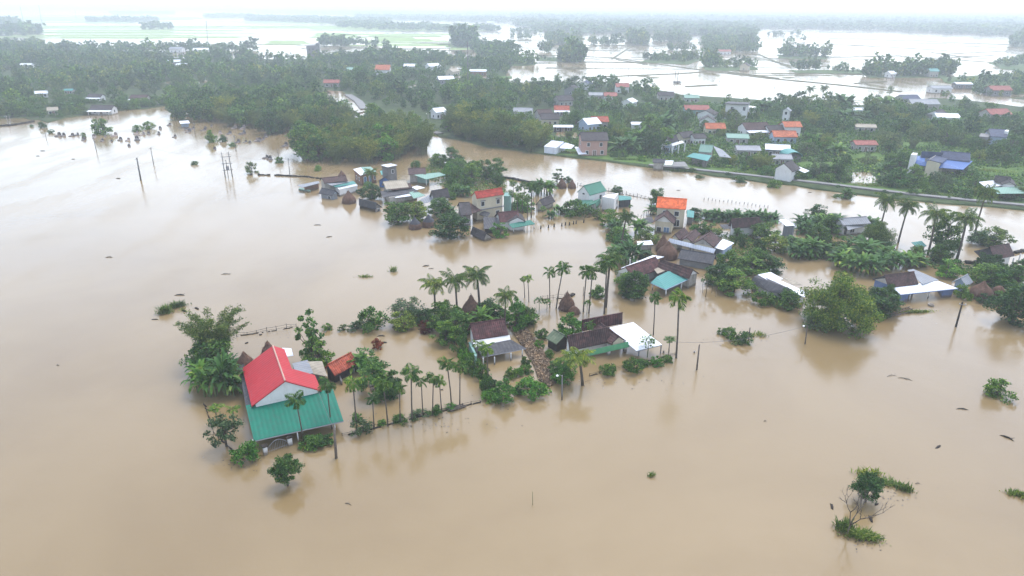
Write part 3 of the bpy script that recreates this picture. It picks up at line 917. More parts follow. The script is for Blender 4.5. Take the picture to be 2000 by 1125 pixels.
def land(name, poly, z, mat, jit=1.5, seg=6.0, lip=0.6, seed=0):
    """low ground: an uneven outline, a bank that dips under the water"""
    rg = random.Random(seed + len(poly))
    W = [P(*p) for p in poly]
    pts = []
    for i, p in enumerate(W):
        q = W[(i + 1) % len(W)]
        k = max(1, min(40, int((q - p).length / seg)))
        for j in range(k):
            v = p.lerp(q, j / k)
            pts.append(Vector((v.x + rg.uniform(-jit, jit), v.y + rg.uniform(-jit, jit), z)))
    c = sum(pts, Vector()) / len(pts)
    low = []
    for i, p in enumerate(pts):
        t = (pts[(i + 1) % len(pts)] - pts[i - 1]); nn = Vector((t.y, -t.x, 0)).normalized()
        low.append(Vector((p.x + nn.x * lip, p.y + nn.y * lip, -0.4)))
    ar = sum(p.x * q.y - q.x * p.y for p, q in zip(pts, pts[1:] + pts[:1]))
    if ar < 0:
        low = [Vector((2 * p.x - l.x, 2 * p.y - l.y, -0.4)) for p, l in zip(pts, low)]
    from mathutils.geometry import tessellate_polygon
    tri = tessellate_polygon([pts])
    n = len(pts)
    V = [tuple(p) for p in pts] + [tuple(p) for p in low]
    F = [tuple(t) for t in tri] + [(i, (i + 1) % n, n + (i + 1) % n, n + i) for i in range(n)]
    return meta(link(name, mesh_from(name, V, F, mat)), kind='structure')

SOIL = groundmat('undergrowth_soil', (0.020, 0.034, 0.014), (0.045, 0.066, 0.024), (0.085, 0.095, 0.045))
VERGE = groundmat('green_verge', (0.040, 0.085, 0.018), (0.075, 0.130, 0.028), (0.13, 0.15, 0.055), 0.35)
RICE = groundmat('young_rice', (0.17, 0.25, 0.08), (0.22, 0.31, 0.10), (0.30, 0.36, 0.17), 0.03)
DIKE = groundmat('field_bank_grass', (0.085, 0.085, 0.05), (0.13, 0.13, 0.075), None, 0.3)

FARBANK = [(700, 203), (735, 224), (780, 240), (830, 256), (880, 272), (960, 288), (1060, 303), (1130, 309), (1230, 322), (1300, 331), (1400, 345), (1500, 357), (1700, 383), (1850, 398), (2010, 411), (2300, 440), (2300, 215), (2010, 190), (1900, 197), (1820, 192), (1700, 206), (1610, 206), (1480, 196), (1330, 186), (1250, 170), (1160, 162), (1040, 160), (1000, 172), (985, 150), (1000, 125), (930, 118), (760, 112), (640, 112), (640, 178), (690, 190)]
land('far_bank_land', FARBANK, 0.35, SOIL, 1.2)
LEFTWOOD = [(-250, 90), (0, 86), (100, 92), (180, 106), (300, 112), (420, 116), (600, 116), (640, 118), (640, 178), (560, 186), (480, 192), (400, 200), (330, 206), (280, 214), (230, 216), (160, 225), (90, 238), (40, 231), (0, 232), (-250, 236)]
land('left_woodland_ground', LEFTWOOD, 0.3, SOIL, 2.0, seed=3)
for i, poly in enumerate([
        [(1080, 292), (1180, 296), (1290, 308), (1300, 328), (1200, 316), (1080, 303)],
        [(1300, 318), (1520, 340), (1760, 362), (2005, 384), (2005, 402), (1760, 380), (1500, 352), (1300, 328)],
        [(1620, 300), (1700, 296), (1780, 318), (1760, 340), (1660, 330)],
        [(1890, 322), (2010, 325), (2010, 352), (1905, 345)],
        [(1215, 262), (1290, 262), (1285, 285), (1215, 285)]]):
    land('grass_verge' if i < 2 else 'garden_ground', poly, 0.42, VERGE, 0.6, 4.0, 0.2, seed=i)
# pools left by the flood among the gardens
def pool(poly, z=0.46):
    W = [P(*p) for p in poly]
    rg = random.Random(int(poly[0][0]))
    pts = []
    for i, p in enumerate(W):
        q = W[(i + 1) % len(W)]
        for j in range(4):
            v = p.lerp(q, j / 4); pts.append((v.x + rg.uniform(-.8, .8), v.y + rg.uniform(-.8, .8), z))
    from mathutils.geometry import tessellate_polygon
    tri = tessellate_polygon([[Vector(p) for p in pts]])
    meta(link('water', mesh_from('water', pts, [tuple(t) for t in tri], bpy.data.materials['muddy_flood_water'])), kind='structure')
for poly in ([(1664, 343), (1690, 334), (1705, 340), (1712, 358), (1690, 366), (1655, 360)], [(1780, 360), (1795, 357), (1800, 368), (1790, 374)],
             [(1085, 258), (1130, 262), (1128, 272), (1085, 268)], [(770, 165), (830, 168), (820, 174), (770, 172)],
             [(640, 178), (668, 180), (700, 196), (724, 216), (700, 222), (660, 200)],
             [(1880, 184), (2000, 197), (2010, 212), (1960, 206), (1880, 196)], [(880, 130), (905, 130), (903, 136), (880, 135)]):
    pool(poly)

# embankment road along the canal: a wall and a pale concrete deck, and its far reach by the sluice
def ribbon(pl, w_, z1, z0, mat, name, off=0.0):
    W = [P(*p, z1) for p in pl]
    m = MB()
    n = len(W)
    Ls, Rs = [], []
    for i, p in enumerate(W):
        t = (W[min(i + 1, n - 1)] - W[max(i - 1, 0)]).normalized()
        s_ = Vector((t.y, -t.x, 0))
        Ls.append(p + s_ * (off - w_ / 2)); Rs.append(p + s_ * (off + w_ / 2))
    for i in range(n - 1):
        q = [Ls[i], Ls[i + 1], Rs[i + 1], Rs[i]]
        b = len(m.v)
        m.v += [tuple(v) for v in q] + [(v.x, v.y, z0) for v in q]
        m.f += [(b, b + 1, b + 2, b + 3), (b + 1, b, b + 4, b + 5), (b + 3, b + 2, b + 6, b + 7)]
    return meta(m.build(name, mat), kind='structure')
RD = [(1268, 321), (1340, 328), (1420, 336), (1500, 345), (1600, 356), (1700, 368), (1800, 380), (1900, 390), (2010, 400), (2200, 418)]
ribbon(RD, 2.0, 0.7, -0.5, M('concrete'), 'embankment')
ribbon(RD, 1.6, 0.706, 0.65, M('paleconcrete'), 'road')
ribbon([(680, 184), (700, 197), (712, 212)], 4.0, 0.9, -0.4, M('paleconcrete'), 'road')
ribbon([(740, 224), (770, 237), (800, 247), (860, 260)], 3.2, 0.8, -0.4, M('concrete'), 'road')

rgb_ = random.Random(5)
# flooded paddies: narrow grassy field banks, strips of young rice still above the water
def banks(lines, w_=1.6, z=0.35):
    for pl in lines: ribbon(pl, w_, z, -0.4, DIKE, 'field_bank')
banks([[(1000, 105), (1090, 108), (1195, 112), (1250, 120), (1370, 136), (1500, 152), (1640, 165), (1760, 178)],
       [(1150, 150), (1230, 147), (1330, 143), (1380, 139)], [(1195, 115), (1232, 91)], [(1205, 116), (1262, 125)],
       [(1380, 116), (1500, 117), (1560, 132), (1620, 128)], [(1480, 105), (1545, 132)], [(1400, 137), (1520, 152)],
       [(1610, 112), (1690, 110), (1760, 108)], [(1600, 85), (1700, 90), (1850, 98)], [(1760, 110), (1850, 115), (1950, 122)],
       [(1620, 75), (1760, 78), (1980, 88)], [(1820, 102), (1900, 113)], [(1480, 75), (1600, 73)], [(1850, 105), (1990, 98)],
       [(1670, 162), (1730, 158)], [(1340, 168), (1400, 165)], [(1120, 98), (1210, 99)], [(1140, 88), (1225, 88), (1380, 87)],
       [(1000, 79), (1090, 80)], [(1860, 111), (1940, 108)], [(1230, 92), (1330, 88)]], 2.2)
banks([[(500, 58), (800, 60), (1000, 64)], [(480, 47), (700, 50), (1000, 52)], [(0, 38), (250, 41), (500, 44)], [(0, 27), (300, 27)], [(20, 31), (280, 33)],
       [(500, 86), (610, 88), (760, 96), (900, 98)], [(1500, 62), (1720, 63), (1900, 68)], [(1640, 57), (1800, 60)]], 5.0)
lines = []
for _ in range(34):
    y = rgb_.uniform(27, 98); x = rgb_.uniform(-80, 950); L = rgb_.uniform(90, 420)
    if y > 60 and x < 500: continue
    lines.append([(x, y), (x + L * 0.5, y + rgb_.uniform(-0.6, 0.9)), (x + L, y + rgb_.uniform(-0.5, 1.6))])
banks(lines, 3.2)
lines = []
for _ in range(44):
    y = rgb_.uniform(60, 148); x = rgb_.uniform(1000, 1980); L = rgb_.uniform(70, 330)
    if y > 112 and x > 1650: continue
    lines.append([(x, y), (x + L * 0.5, y + rgb_.uniform(-0.5, 1.6)), (x + L, y + rgb_.uniform(0, 3.5))])
banks(lines, 1.3, 0.22)
rgs = random.Random(21)
STRIPS = []
for x0, x1, y0, y1, n in [(-120, 560, 50, 76, 16), (490, 640, 79, 89, 3), (640, 900, 66, 91, 8), (470, 660, 39, 46, 3), (560, 720, 64, 75, 3), (850, 930, 84, 97, 3), (-100, 420, 30, 46, 5), (420, 980, 50, 60, 5)]:
    for q in range(n):
        ya = y0 + (y1 - y0) * q / n + rgs.uniform(0, 0.4)
        yb = ya + (y1 - y0) / n * rgs.uniform(0.45, 0.95)
        xa = x0 + (x1 - x0) * rgs.uniform(0, 0.35); xb = x1 - (x1 - x0) * rgs.uniform(0, 0.35)
        STRIPS.append([(xa, yb), (xa + 12, ya), (xb - 10, ya + 0.5), (xb, yb + 0.5)])
for i, poly in enumerate(STRIPS): land('rice_field', poly, 0.18, RICE, 2.0, 60.0, 0.5, seed=30 + i)
for i, poly in enumerate([   # green knolls of the village islands
        [(1280, 111), (1380, 113), (1345, 126), (1250, 122)], [(1375, 131), (1470, 130), (1480, 136), (1400, 139), (1376, 136)],
        [(1545, 138), (1690, 137), (1690, 144), (1560, 143)], [(1690, 146), (1850, 145), (1845, 152), (1700, 152)],
        [(1045, 113), (1135, 112), (1135, 121), (1050, 119)], [(1000, 118), (1050, 122), (1040, 128), (985, 130)],
        [(1930, 122), (2100, 95), (2100, 150), (1960, 135)], [(1840, 152), (2050, 140), (2050, 185), (1960, 184), (1860, 168)],
        [(1520, 107), (1620, 110), (1610, 116), (1520, 114)]]):
    land('island_ground', poly, 0.3, groundmat('island_grass', (0.035, 0.06, 0.02), (0.07, 0.105, 0.035)), 1.5, 12.0, 0.6, seed=60 + i)

# ------------------------------------------------------------------ houses of the flooded island, near to far
def corner(h, pts, zs): return [P(x, y, z) for (x, y), z in zip(pts, zs)]

# red and teal house
h = House('village_house', 'house with bright red metal roof and wide teal front awning', 'house', 556, 800, yaw_of((557, 746), (533, 677), 4.9))
a, b = P(557, 746, 4.9), P(533, 677, 4.9)
d = (b - a).normalized(); n = Vector((d.y, -d.x, 0))
wl = abs((P(491, 792, 2.6) - a).dot(n)); wr = abs((P(628, 764, 2.6) - a).dot(n))
q_ = a.lerp(b, 0.42)
h.gable(q_, b, 4.9, wr * 0.34, wl, 4.9 - 2.3 * 0.34, 'metal_red', 'white', 'white', zeb=2.6, flip=n, cap='pink', gov=0.12)
h.gable(a, q_, 4.9, wr, wl, 2.6, 'metal_red', 'white', 'white', flip=n, cap='pink', gov=0.12)
h.windows([('b', 0.3, 0.7, 1.0, 1.1, 'glass'), ('b', 0.65, 0.7, 1.0, 1.1, 'glass'), ('l', 0.25, 0.5, 1.2, 1.2, 'glass'), ('l', 0.6, 0.0, 1.3, 1.9, 'bluedoor')])
h.sheet([(480, 793, 2.45), (650, 760, 2.45), (671, 823, 1.35), (496, 862, 1.35)], 'metal_teal_front', lip='steel')
h.sheet([(467, 716, 2.0), (476, 712, 2.2), (491, 790, 2.2), (480, 794, 1.9)], 'metal_dark', name='lean_to_roof')
for x, y in ((497, 880), (583, 862), (655, 842)): h.post(x, y, 1.38, 0.06)
h.block([(470, 722), (480, 722), (494, 796), (485, 798)], 1.8, 'concrete')
h.done(False)
h = House('outbuilding', 'flat grey concrete outbuilding with tan sheet lean-to behind the red-roofed house', 'outbuilding', 600, 735, h.yaw)
q = h.block([(572, 714), (600, 706), (611, 731), (581, 738)], 2.0, 'concrete')
h.sheet([(571, 711, 2.12), (601, 704, 2.12), (612, 730, 2.12), (580, 737, 2.12)], 'metal_grey', 0.1, 'slab_roof')
h.sheet([(600, 707, 2.2), (629, 706, 2.2), (640, 736, 1.6), (612, 731, 1.6)], 'metal_tan', 0.07, 'lean_to_roof')
h.sheet([(551, 680, 1.7), (569, 681, 1.7), (573, 695, 1.4), (558, 697, 1.4)], 'metal_white', 0.06, 'awning')
h.block([(604, 712), (626, 711), (635, 731), (614, 729)], 1.5, 'concrete')
h.done(False)
h = House('tiled_shed', 'small open shed with red clay tile roof beside the red-roofed house', 'shed', 668, 735, yaw_of((639, 716), (686, 690)))
h.pgable((640, 714), (686, 690), 2.5, (663, 730), 1.3, wb=1.2, roof='tile_red', wall='darkwood', over=0.5)
h.done(False)
h = House('garden_wall', 'low broken grey garden wall running past the red tiled shed', 'wall', 645, 740)
m = MB()
for p, q in (((636, 708), (663, 738)), ((663, 738), (668, 752)), ((612, 684), (640, 712))):
    A_, B_ = P(*p), P(*q); u = (B_ - A_).normalized(); s_ = Vector((u.y, -u.x, 0)) * 0.09
    m.prism([(*(A_ - s_).xy, 0.7), (*(B_ - s_).xy, 0.55), (*(B_ + s_).xy, 0.55), (*(A_ + s_).xy, 0.7)], [(*(A_ - s_).xy, -1), (*(B_ - s_).xy, -1), (*(B_ + s_).xy, -1), (*(A_ + s_).xy, -1)])
h.mb(m, 'wall_run', M('concrete')); h.done(False)
# gate
h = House('arched_gate', 'arched steel gate between two white pillars half under water', 'gate', 545, 876, yaw_of((518, 887), (566, 869)))
g0, g1 = P(519, 887), P(567, 869)
for p in (g0, g1):
    m = MB(); m.box((p.x, p.y, 0.2), (0.42, 0.42, 1.6), h.yaw); pl_ = h.mb(m, 'pillar', M('white'))
    m = MB(); m.box((p.x, p.y, 1.07), (0.56, 0.56, 0.14), h.yaw); h.mb(m, 'pillar_cap', M('darkwood'), pl_)
u = (g1 - g0).normalized(); Lg = (g1 - g0).length
m = MB()
arc = [g0 + u * (0.25 + (Lg - 0.5) * t / 12) + Vector((0, 0, 0.55 + 0.75 * math.sin(math.pi * t / 12))) for t in range(13)]
m.tube(arc, [0.035] * 13, 5)
for t in range(1, 12): m.tube([arc[t], Vector((*arc[t].xy, -0.8))], [0.018, 0.018], 4)
m.tube([arc[0] + Vector((0, 0, -0.35)), arc[12] + Vector((0, 0, -0.35))], [0.025, 0.025], 4)
h.mb(m, 'gate_leaf', M('steel')); h.done(False)

# brown tiled house with grey awning
h = House('village_house', 'mossy dark red tiled house with grey porch roof', 'house', 965, 705, yaw_of((920, 634), (985, 624), 4.2))
h.pgable((918, 634), (985.5, 624), 4.0, (926, 665), 2.3, roof='tile_mossred', wall='white', gm='oldwhite', wins=[('f', 0.25, 0.4, 1.0, 1.1, 'bluedoor'), ('f', 0.6, 0.2, 1.2, 1.7, 'door'), ('l', 0.4, 0.4, 0.9, 1.0, 'bluedoor')])
h.sheet([(922, 667, 2.2), (995, 655, 2.2), (998, 667, 1.6), (928, 679, 1.6)], 'white', 0.06, 'fascia')
h.sheet([(932, 677, 1.75), (998, 664, 1.75), (1027, 681, 1.1), (941, 698, 1.1)], 'metal_dark', 0.08, lip='steel')
for x, y in ((966, 712), (998, 704), (1020, 696), (944, 714)): h.post(x, y, 1.15, 0.07)
h.done(False)
h = House('side_wall', 'weathered turquoise wall panel hidden by the bushes left of the mossy tiled house', 'wall', 922, 700)
h.block([(915, 668), (919, 667), (932, 694), (928, 696)], 1.7, 'turq', name='wall_panel')
h.done(False)

# long dark-tiled house with white sheet lean-to
h = House('village_house', 'dark brown tiled house with green fascia and large white sheet awning', 'house', 1165, 690, yaw_of((1110, 658), (1185, 641), 3.6))
h.pgable((1108, 658), (1190, 641), 3.6, (1122, 684), 1.75, roof='tile_brown', wall='white', gm='oldwhite', gov=0.15, wins=[('l', 0.5, 0.2, 1.0, 1.1, 'glass'), ('f', 0.3, 0.3, 1.0, 1.0, 'door')])
h.pgable((1209, 659), (1172, 632), None, (1193, 673), 2.0, E2=(1223, 667), roof='tile_brown', wall='cream', gm='cream', gov=0.15, zb=1.5)
h.pgable((1137, 627), (1216, 612.5), 3.6, (1229, 630), 2.0, roof='tile_mossred', wall='white', gm='white', gov=0.2)
h.sheet([(1151, 685, 1.95), (1227, 668, 1.95), (1229, 678, 1.25), (1152, 695, 1.25)], 'greenpaint', 0.08, 'fascia')
h.sheet([(1190, 641, 2.5), (1237, 630, 2.5), (1293, 674, 1.5), (1243, 686, 1.3)], 'metal_white', 0.07, lip='steel')
for x, y in ((1247, 695), (1290, 690)): h.post(x, y, 1.4, 0.06, 'steel')
for x, y in ((1188, 693), (1220, 686)): h.post(x, y, 1.6, 0.2)
h.done(False)
h = House('tiled_shed', 'little shed with olive green sheet roof left of the green-fascia house', 'shed', 1085, 680, yaw_of((1081, 645), (1102, 657), 2.2))
h.pgable((1081.5, 645), (1103, 657), 2.2, (1068, 663), 1.3, wb=0.9, roof='metal_olive', wall='darkwood', over=0.3, gov=0.25)
h.done(False)

# teal-awning compound
h = House('village_house', 'old tiled house with aqua sheet awning and white side roof', 'house', 1300, 565, yaw_of((1214, 527), (1280, 503), 3.4))
h.pgable((1222, 523), (1281, 503), 3.5, (1268, 534), 1.9, wb=2.6, roof='tile_mossred', wall='oldwhite', gm='white', gov=0.2)
h.sheet([(1213, 524, 2.9), (1275, 499, 3.0), (1297, 502, 2.7), (1216, 529, 2.5)], 'metal_white', 0.07, 'lean_to_roof')
h.pgable((1289, 509), (1354, 528), 3.3, (1311, 534), 2.0, wb=2.2, roof='tile_brown', wall='oldwhite', gm='white', gov=0.2)
h.sheet([(1272, 520, 2.3), (1289, 515, 2.5), (1306, 527, 2.1), (1284, 535, 2.0)], 'metal_tan', 0.07, 'lean_to_roof')
h.sheet([(1303, 531, 2.2), (1331, 527, 2.3), (1357, 540, 1.7), (1299, 566, 1.3)], 'metal_aqua', 0.08, lip='paleblue')
h.sheet([(1283, 541, 2.1), (1303, 531.5, 2.2), (1299, 565.5, 1.31), (1271, 553, 1.5)], 'metal_aqua', 0.085, lip='paleblue')
for x, y in ((1300, 578), (1330, 566), (1354, 556), (1274, 566)): h.post(x, y, 1.4, 0.08)
h.block([(1290, 538), (1330, 532), (1346, 540), (1302, 555)], 1.3, 'paleblue')
h.done()
# triple gabled house
h = House('village_house', 'house with three dark tiled gables in a row and white sheet awning', 'house', 1360, 490, yaw_of((1319, 459), (1373, 467), 3.6))
for A_, B_, E_, E2_ in (((1318, 459), (1337, 446), (1308, 467), (1329, 468)), ((1341, 465), (1358, 449), (1329, 470), (1352, 474)), ((1373, 467), (1389, 453), (1352, 477), (1394, 484))):
    h.pgable(A_, B_, None, E_, 2.4, E2=E2_, roof='tile_brown', wall='cream', gm='oldwhite', gov=0.12)
h.sheet([(1308, 466, 2.35), (1398, 487, 2.35), (1394, 495, 1.6), (1303, 473, 1.6)], 'metal_white', 0.07)
h.sheet([(1412, 467, 2.6), (1434, 475, 2.5), (1413, 489, 1.8), (1395, 484, 2.0)], 'metal_white', 0.07, 'lean_to_roof')
h.block([(1398, 482), (1412, 470), (1430, 477), (1412, 490)], 1.7, 'paleblue')
h.block([(1312, 469), (1390, 488), (1394, 484), (1316, 466)], 1.7, 'oldwhite')
for x, y in ((1306, 484), (1350, 496), (1392, 506)): h.post(x, y, 1.6, 0.07)
h.done()
h = House('long_shed', 'long low shed with dark fibre roof in front of the triple-gabled house', 'shed', 1360, 518, yaw_of((1333, 486), (1399, 498), 2.4))
h.pgable((1330, 488), (1398, 499), 2.4, (1324, 506), 1.2, wb=1.2, roof='metal_dark', wall='paleconcrete', gm='paleconcrete', over=0.3)
h.done()
# orange roof
h = House('village_house', 'two-storey cream house with vivid orange tile roof', 'house', 1312, 440, yaw_of((1285, 386), (1342, 390), 6.0))
h.pgable((1284, 386), (1342, 390), 6.2, (1284, 406), 4.5, wb=2.2, roof='tile_orange', wall='cream', gm='cream', over=0.35, gov=0.25, wins=[('f', 0.75, 0.6, 1.1, 1.4, 'glass'), ('f', 0.3, 2.9, 0.9, 1.0, 'glass'), ('f', 0.72, 2.9, 0.9, 1.0, 'glass')])
h.sheet([(1342, 410, 2.6), (1356, 413, 2.5), (1355, 426, 1.9), (1341, 424, 1.9)], 'metal_aqua', 0.08)
h.block([(1343, 418), (1353, 420), (1353, 424), (1343, 423)], 1.9, 'concrete')
h.done()
h = House('village_house', 'small cream house with dark front gable before the orange-roofed house', 'house', 1295, 448, yaw_of((1297, 421), (1302, 409), 3.8))
h.pgable((1297, 422), (1304, 408), None, (1274, 437), 2.3, E2=(1317, 437), roof='tile_brown', wall='cream', gm='white', gov=0.5, wins=[('l', 0.25, 0.3, 0.9, 1.0, 'glass'), ('l', 0.7, 0.3, 1.1, 1.1, 'bluedoor')])
h.sheet([(1242, 432, 1.9), (1272, 423, 2.4), (1278, 434, 2.2), (1250, 441, 1.6)], 'metal_dark', 0.08, 'lean_to_roof')
h.done()
# right side of the island
h = House('village_house', 'brown tiled house half hidden behind the dark tree and banana row', 'house', 1455, 455, yaw_of((1430, 429), (1482, 425), 3.8))
h.pgable((1428, 429), (1484, 426), 3.8, (1437, 446), 2.1, roof='tile_brown', wall='white', gm='tile_grey', wins=[('f', 0.2, 0.6, 1.0, 1.0, 'glass')])
h.sheet([(1405, 439, 1.8), (1430, 438, 2.0), (1438, 447, 1.6), (1412, 448, 1.4)], 'metal_dark', 0.07, 'lean_to_roof')
h.done()
h = House('outbuilding', 'blue-grey sheet shed with white roof between bushes and bananas', 'shed', 1540, 460, 0.1)
q = h.block([(1531, 438), (1550, 440), (1553, 436), (1534, 433)], 2.6, 'metal_grey')
h.sheet([(1521, 430, 3.2), (1534, 428, 3.2), (1553, 441, 2.65), (1535, 442, 2.65)], 'metal_white', 0.07, 'roof')
h.done()
h = House('village_house', 'pale grey metal roofed house near the canal by the two tall coconut palms', 'house', 1660, 463, yaw_of((1634, 429), (1689, 424), 3.4))
h.pgable((1638, 428), (1692, 424), 3.4, (1652, 441), 2.4, wb=1.5, roof='metal_grey', wall='white', gm='white', wins=[('f', 0.12, 0.3, 0.7, 1.7, 'glass'), ('f', 0.4, 0.6, 1.0, 1.0, 'glass')])
h.sheet([(1652, 441, 2.35), (1690, 434, 2.35), (1694, 442, 1.8), (1656, 450, 1.8)], 'metal_grey', 0.07)
h.done()
h = House('village_house', 'long house with dark slope and narrow white sheet roof strips left of the big tree', 'house', 1530, 580, yaw_of((1475, 540), (1560, 578), 2.6))
h.sheet([(1480, 537, 2.9), (1505, 532, 2.9), (1529, 545, 2.7), (1507, 552, 2.6)], 'metal_white', 0.07, 'roof')
h.sheet([(1513, 552, 2.5), (1528, 550, 2.6), (1580, 573, 2.1), (1570, 581, 1.9)], 'metal_white', 0.07, 'roof')
h.sheet([(1473, 541, 2.7), (1482, 537, 2.85), (1544, 565, 2.5), (1560, 580, 1.7), (1500, 569, 1.5), (1464, 551, 1.8)], 'metal_dark', 0.08, 'roof')
h.block([(1470, 549), (1500, 563), (1562, 579), (1572, 576), (1530, 550), (1500, 536), (1483, 538)], 1.6, 'white')
h.sheet([(1530, 543, 2.3), (1545, 545, 2.3), (1567, 557, 1.9), (1548, 557, 1.8)], 'metal_tan', 0.07, 'lean_to_roof')
h.done()
h = House('village_house', 'dark-roofed house with blue walls and broad white sheet porch', 'house', 1800, 580, yaw_of((1728, 539), (1785, 532), 3.9))
h.pgable((1727, 539), (1785, 532), 4.0, (1743, 562), 2.35, wb=2.2, roof='tile_brown', wall='blue', gm='oldwhite', gov=0.1, wins=[('f', 0.2, 0.2, 1.0, 1.2, 'glass'), ('f', 0.6, 0.1, 1.1, 1.7, 'door')])
h.sheet([(1704, 545, 2.6), (1727, 540, 3.95), (1743, 562, 2.4), (1740, 567, 1.8)], 'tile_grey', 0.1, 'lean_to_roof')
h.sheet([(1743, 562, 2.3), (1832, 549, 2.3), (1871, 564, 1.5), (1759, 576, 1.5)], 'metal_white', 0.07, lip='blue')
h.sheet([(1772, 528, 3.0), (1784, 526, 3.1), (1833, 547, 2.35), (1802, 556, 2.35)], 'metal_grey', 0.07, 'lean_to_roof')
h.block([(1748, 570), (1757, 577), (1775, 575), (1766, 566)], 1.35, 'blue')
h.block([(1832, 553), (1856, 562), (1862, 566), (1842, 568)], 1.3, 'blue')
for x, y in ((1775, 588), (1812, 583), (1850, 579)): h.post(x, y, 1.5, 0.07)
h.done()
h = House('village_house', 'brown tiled house with white posts at the right edge above the water', 'house', 1955, 515, yaw_of((1935, 483), (1971, 477), 3.8))
h.pgable((1932, 484), (1971, 477), 3.8, (1946, 507), 1.9, wb=1.8, roof='tile_brown', wall='white', gm='tile_grey', wins=[('f', 0.5, 0.2, 1.0, 1.0, 'glass')])
h.sheet([(1902, 491, 2.2), (1931, 485, 3.6), (1946, 507, 1.95), (1914, 502, 1.7)], 'tile_grey', 0.1, 'lean_to_roof')
for x, y in ((1988, 514), (1975, 522), (1950, 520)): h.post(x, y, 1.9, 0.09)
h.done()
h = House('outbuilding', 'small grey gabled hut with white slats beside the big brown haystack', 'shed', 1885, 570, yaw_of((1880, 541), (1888, 536), 2.6))
h.pgable((1876, 545), (1890, 537), 2.6, (1894, 556), 1.5, wb=1.2, roof='metal_grey', wall='paleblue')
h.done()
h = House('outbuilding', 'pale hut with aqua sheet roof below the right-hand coconut palms', 'shed', 1795, 480, 0.2)
h.sheet([(1780, 474, 1.2), (1800, 471, 1.4), (1810, 481, 0.8), (1792, 484, 0.7)], 'metal_aqua', 0.07, 'roof')
h.block([(1786, 478), (1801, 475), (1806, 481), (1793, 483)], 0.8, 'brick')
h.done()
h = House('outbuilding', 'white flat sheet roof among banana plants left of the tall haystack', 'shed', 1256, 485, 0.1)
h.sheet([(1244, 472, 1.9), (1272, 470, 1.9), (1276, 478, 1.5), (1245, 480, 1.5)], 'metal_white', 0.07, 'roof')
h.block([(1247, 474), (1270, 472), (1273, 477), (1248, 479)], 1.4, 'oldwhite')
h.done()

# ---- the middle cluster
h = House('village_house', 'white house with green metal gable roof and dark green porch roof', 'house', 1160, 405, yaw_of((1141, 364), (1172, 356), 5.2))
h.pgable((1140, 364), (1173, 355.5), 5.6, (1155, 381.5), 3.7, roof='metal_green', wall='white', gm='white', gov=0.15, over=0.3, wins=[('f', 0.7, 2.0, 0.8, 1.1, 'glass'), ('l', 0.5, 3.6, 0.7, 0.9, 'glass')])
q = h.block([(1176, 384), (1187, 380), (1208, 377), (1200, 388)], 3.4, 'white')
h.wins_on(q, 2, [(0.4, 1.2, 0.7, 1.2, 'glass')])
h.sheet([(1114, 392, 2.3), (1158, 391, 2.6), (1160, 406, 1.6), (1112, 397, 1.7)], 'metal_green', 0.08)
h.pgable((1172, 389), (1163, 398), 2.7, (1162, 407), 1.9, wb=1.9, roof='metal_green', wall='oldwhite', over=0.3, gov=0.2)
h.sheet([(1208, 382, 2.5), (1232, 384, 2.4), (1234, 390, 1.9), (1208, 392, 1.9)], 'metal_aqua', 0.07, 'lean_to_roof')
h.block([(1209, 385), (1231, 386), (1232, 389), (1209, 390)], 1.9, 'metal_dark')
h.done()
h = House('village_house', 'small brown gabled house with pale front gable by the areca grove', 'house', 1070, 408, yaw_of((1055, 391), (1076, 382), 3.4))
h.pgable((1054, 391.5), (1077, 382), 2.7, (1068, 401.5), 1.3, roof='tile_grey', wall='oldwhite', gm='cream', gov=0.2)
h.done()
h = House('village_house', 'two-storey yellow house with red tile roof', 'house', 960, 422, yaw_of((927, 375), (980, 367), 6.2))
h.pgable((927, 376), (980, 368), 6.6, (936, 388), 5.3, wb=1.8, roof='tile_scarlet', wall='cream', gm='cream', over=0.25, gov=0.2, wins=[('f', 0.22, 3.4, 0.8, 1.0, 'glass'), ('f', 0.82, 3.4, 0.8, 1.0, 'glass'), ('f', 0.8, 0.6, 0.9, 1.2, 'glass')])
T, B_, n, d = h.g
m = MB()
cs_ = [T[0] + n * 0.35 - d * 0.3, T[1] + n * 0.35 + d * 0.3, T[1] + n * 0.012 + d * 0.3, T[0] + n * 0.012 - d * 0.3]
m.prism([(p.x, p.y, 2.75) for p in cs_], [(p.x, p.y, 2.55) for p in cs_]); h.mb(m, 'ledge', M('paleconcrete'))
for t, z in ((0.22, 4.62), (0.82, 4.62)):
    c = Vector((*T[0].xy, 0)).lerp(Vector((*T[1].xy, 0)), t)
    cs_ = [c - d * 0.6 + n * 0.4, c + d * 0.6 + n * 0.4, c + d * 0.6 + n * 0.01, c - d * 0.6 + n * 0.01]
    m = MB(); m.prism([(p.x, p.y, z + 0.1) for p in cs_], [(p.x, p.y, z) for p in cs_]); h.mb(m, 'window_hood', M('concrete'))
h.block([(984, 383), (996, 383), (999, 376), (986, 376)], 4.6, 'turq', name='side_bay')
h.done()
h = House('village_house', 'wooden walled house with hipped brown tile roof left of the yellow house', 'house', 925, 435, yaw_of((905, 395), (925, 398), 4.2))
h.pgable((896, 397), (917, 396), 4.3, (910, 421), 2.5, roof='tile_grey', wall='wood', gm='wood', gov=0.3, wins=[('f', 0.6, 0.6, 0.8, 0.9, 'glass')])
h.sheet([(917, 396, 4.2), (941, 412, 2.6), (910, 421, 2.55), (910, 405, 3.6)], 'tile_brown', 0.1, 'lean_to_roof')
h.sheet([(941, 411, 2.2), (958, 416, 1.9), (952, 424, 1.4), (936, 420, 1.6)], 'metal_dark', 0.07, 'lean_to_roof')
h.done()
h = House('village_house', 'dark roofed house with white front gable and teal awning', 'house', 1010, 452, yaw_of((974, 415), (1012, 412), 3.6))
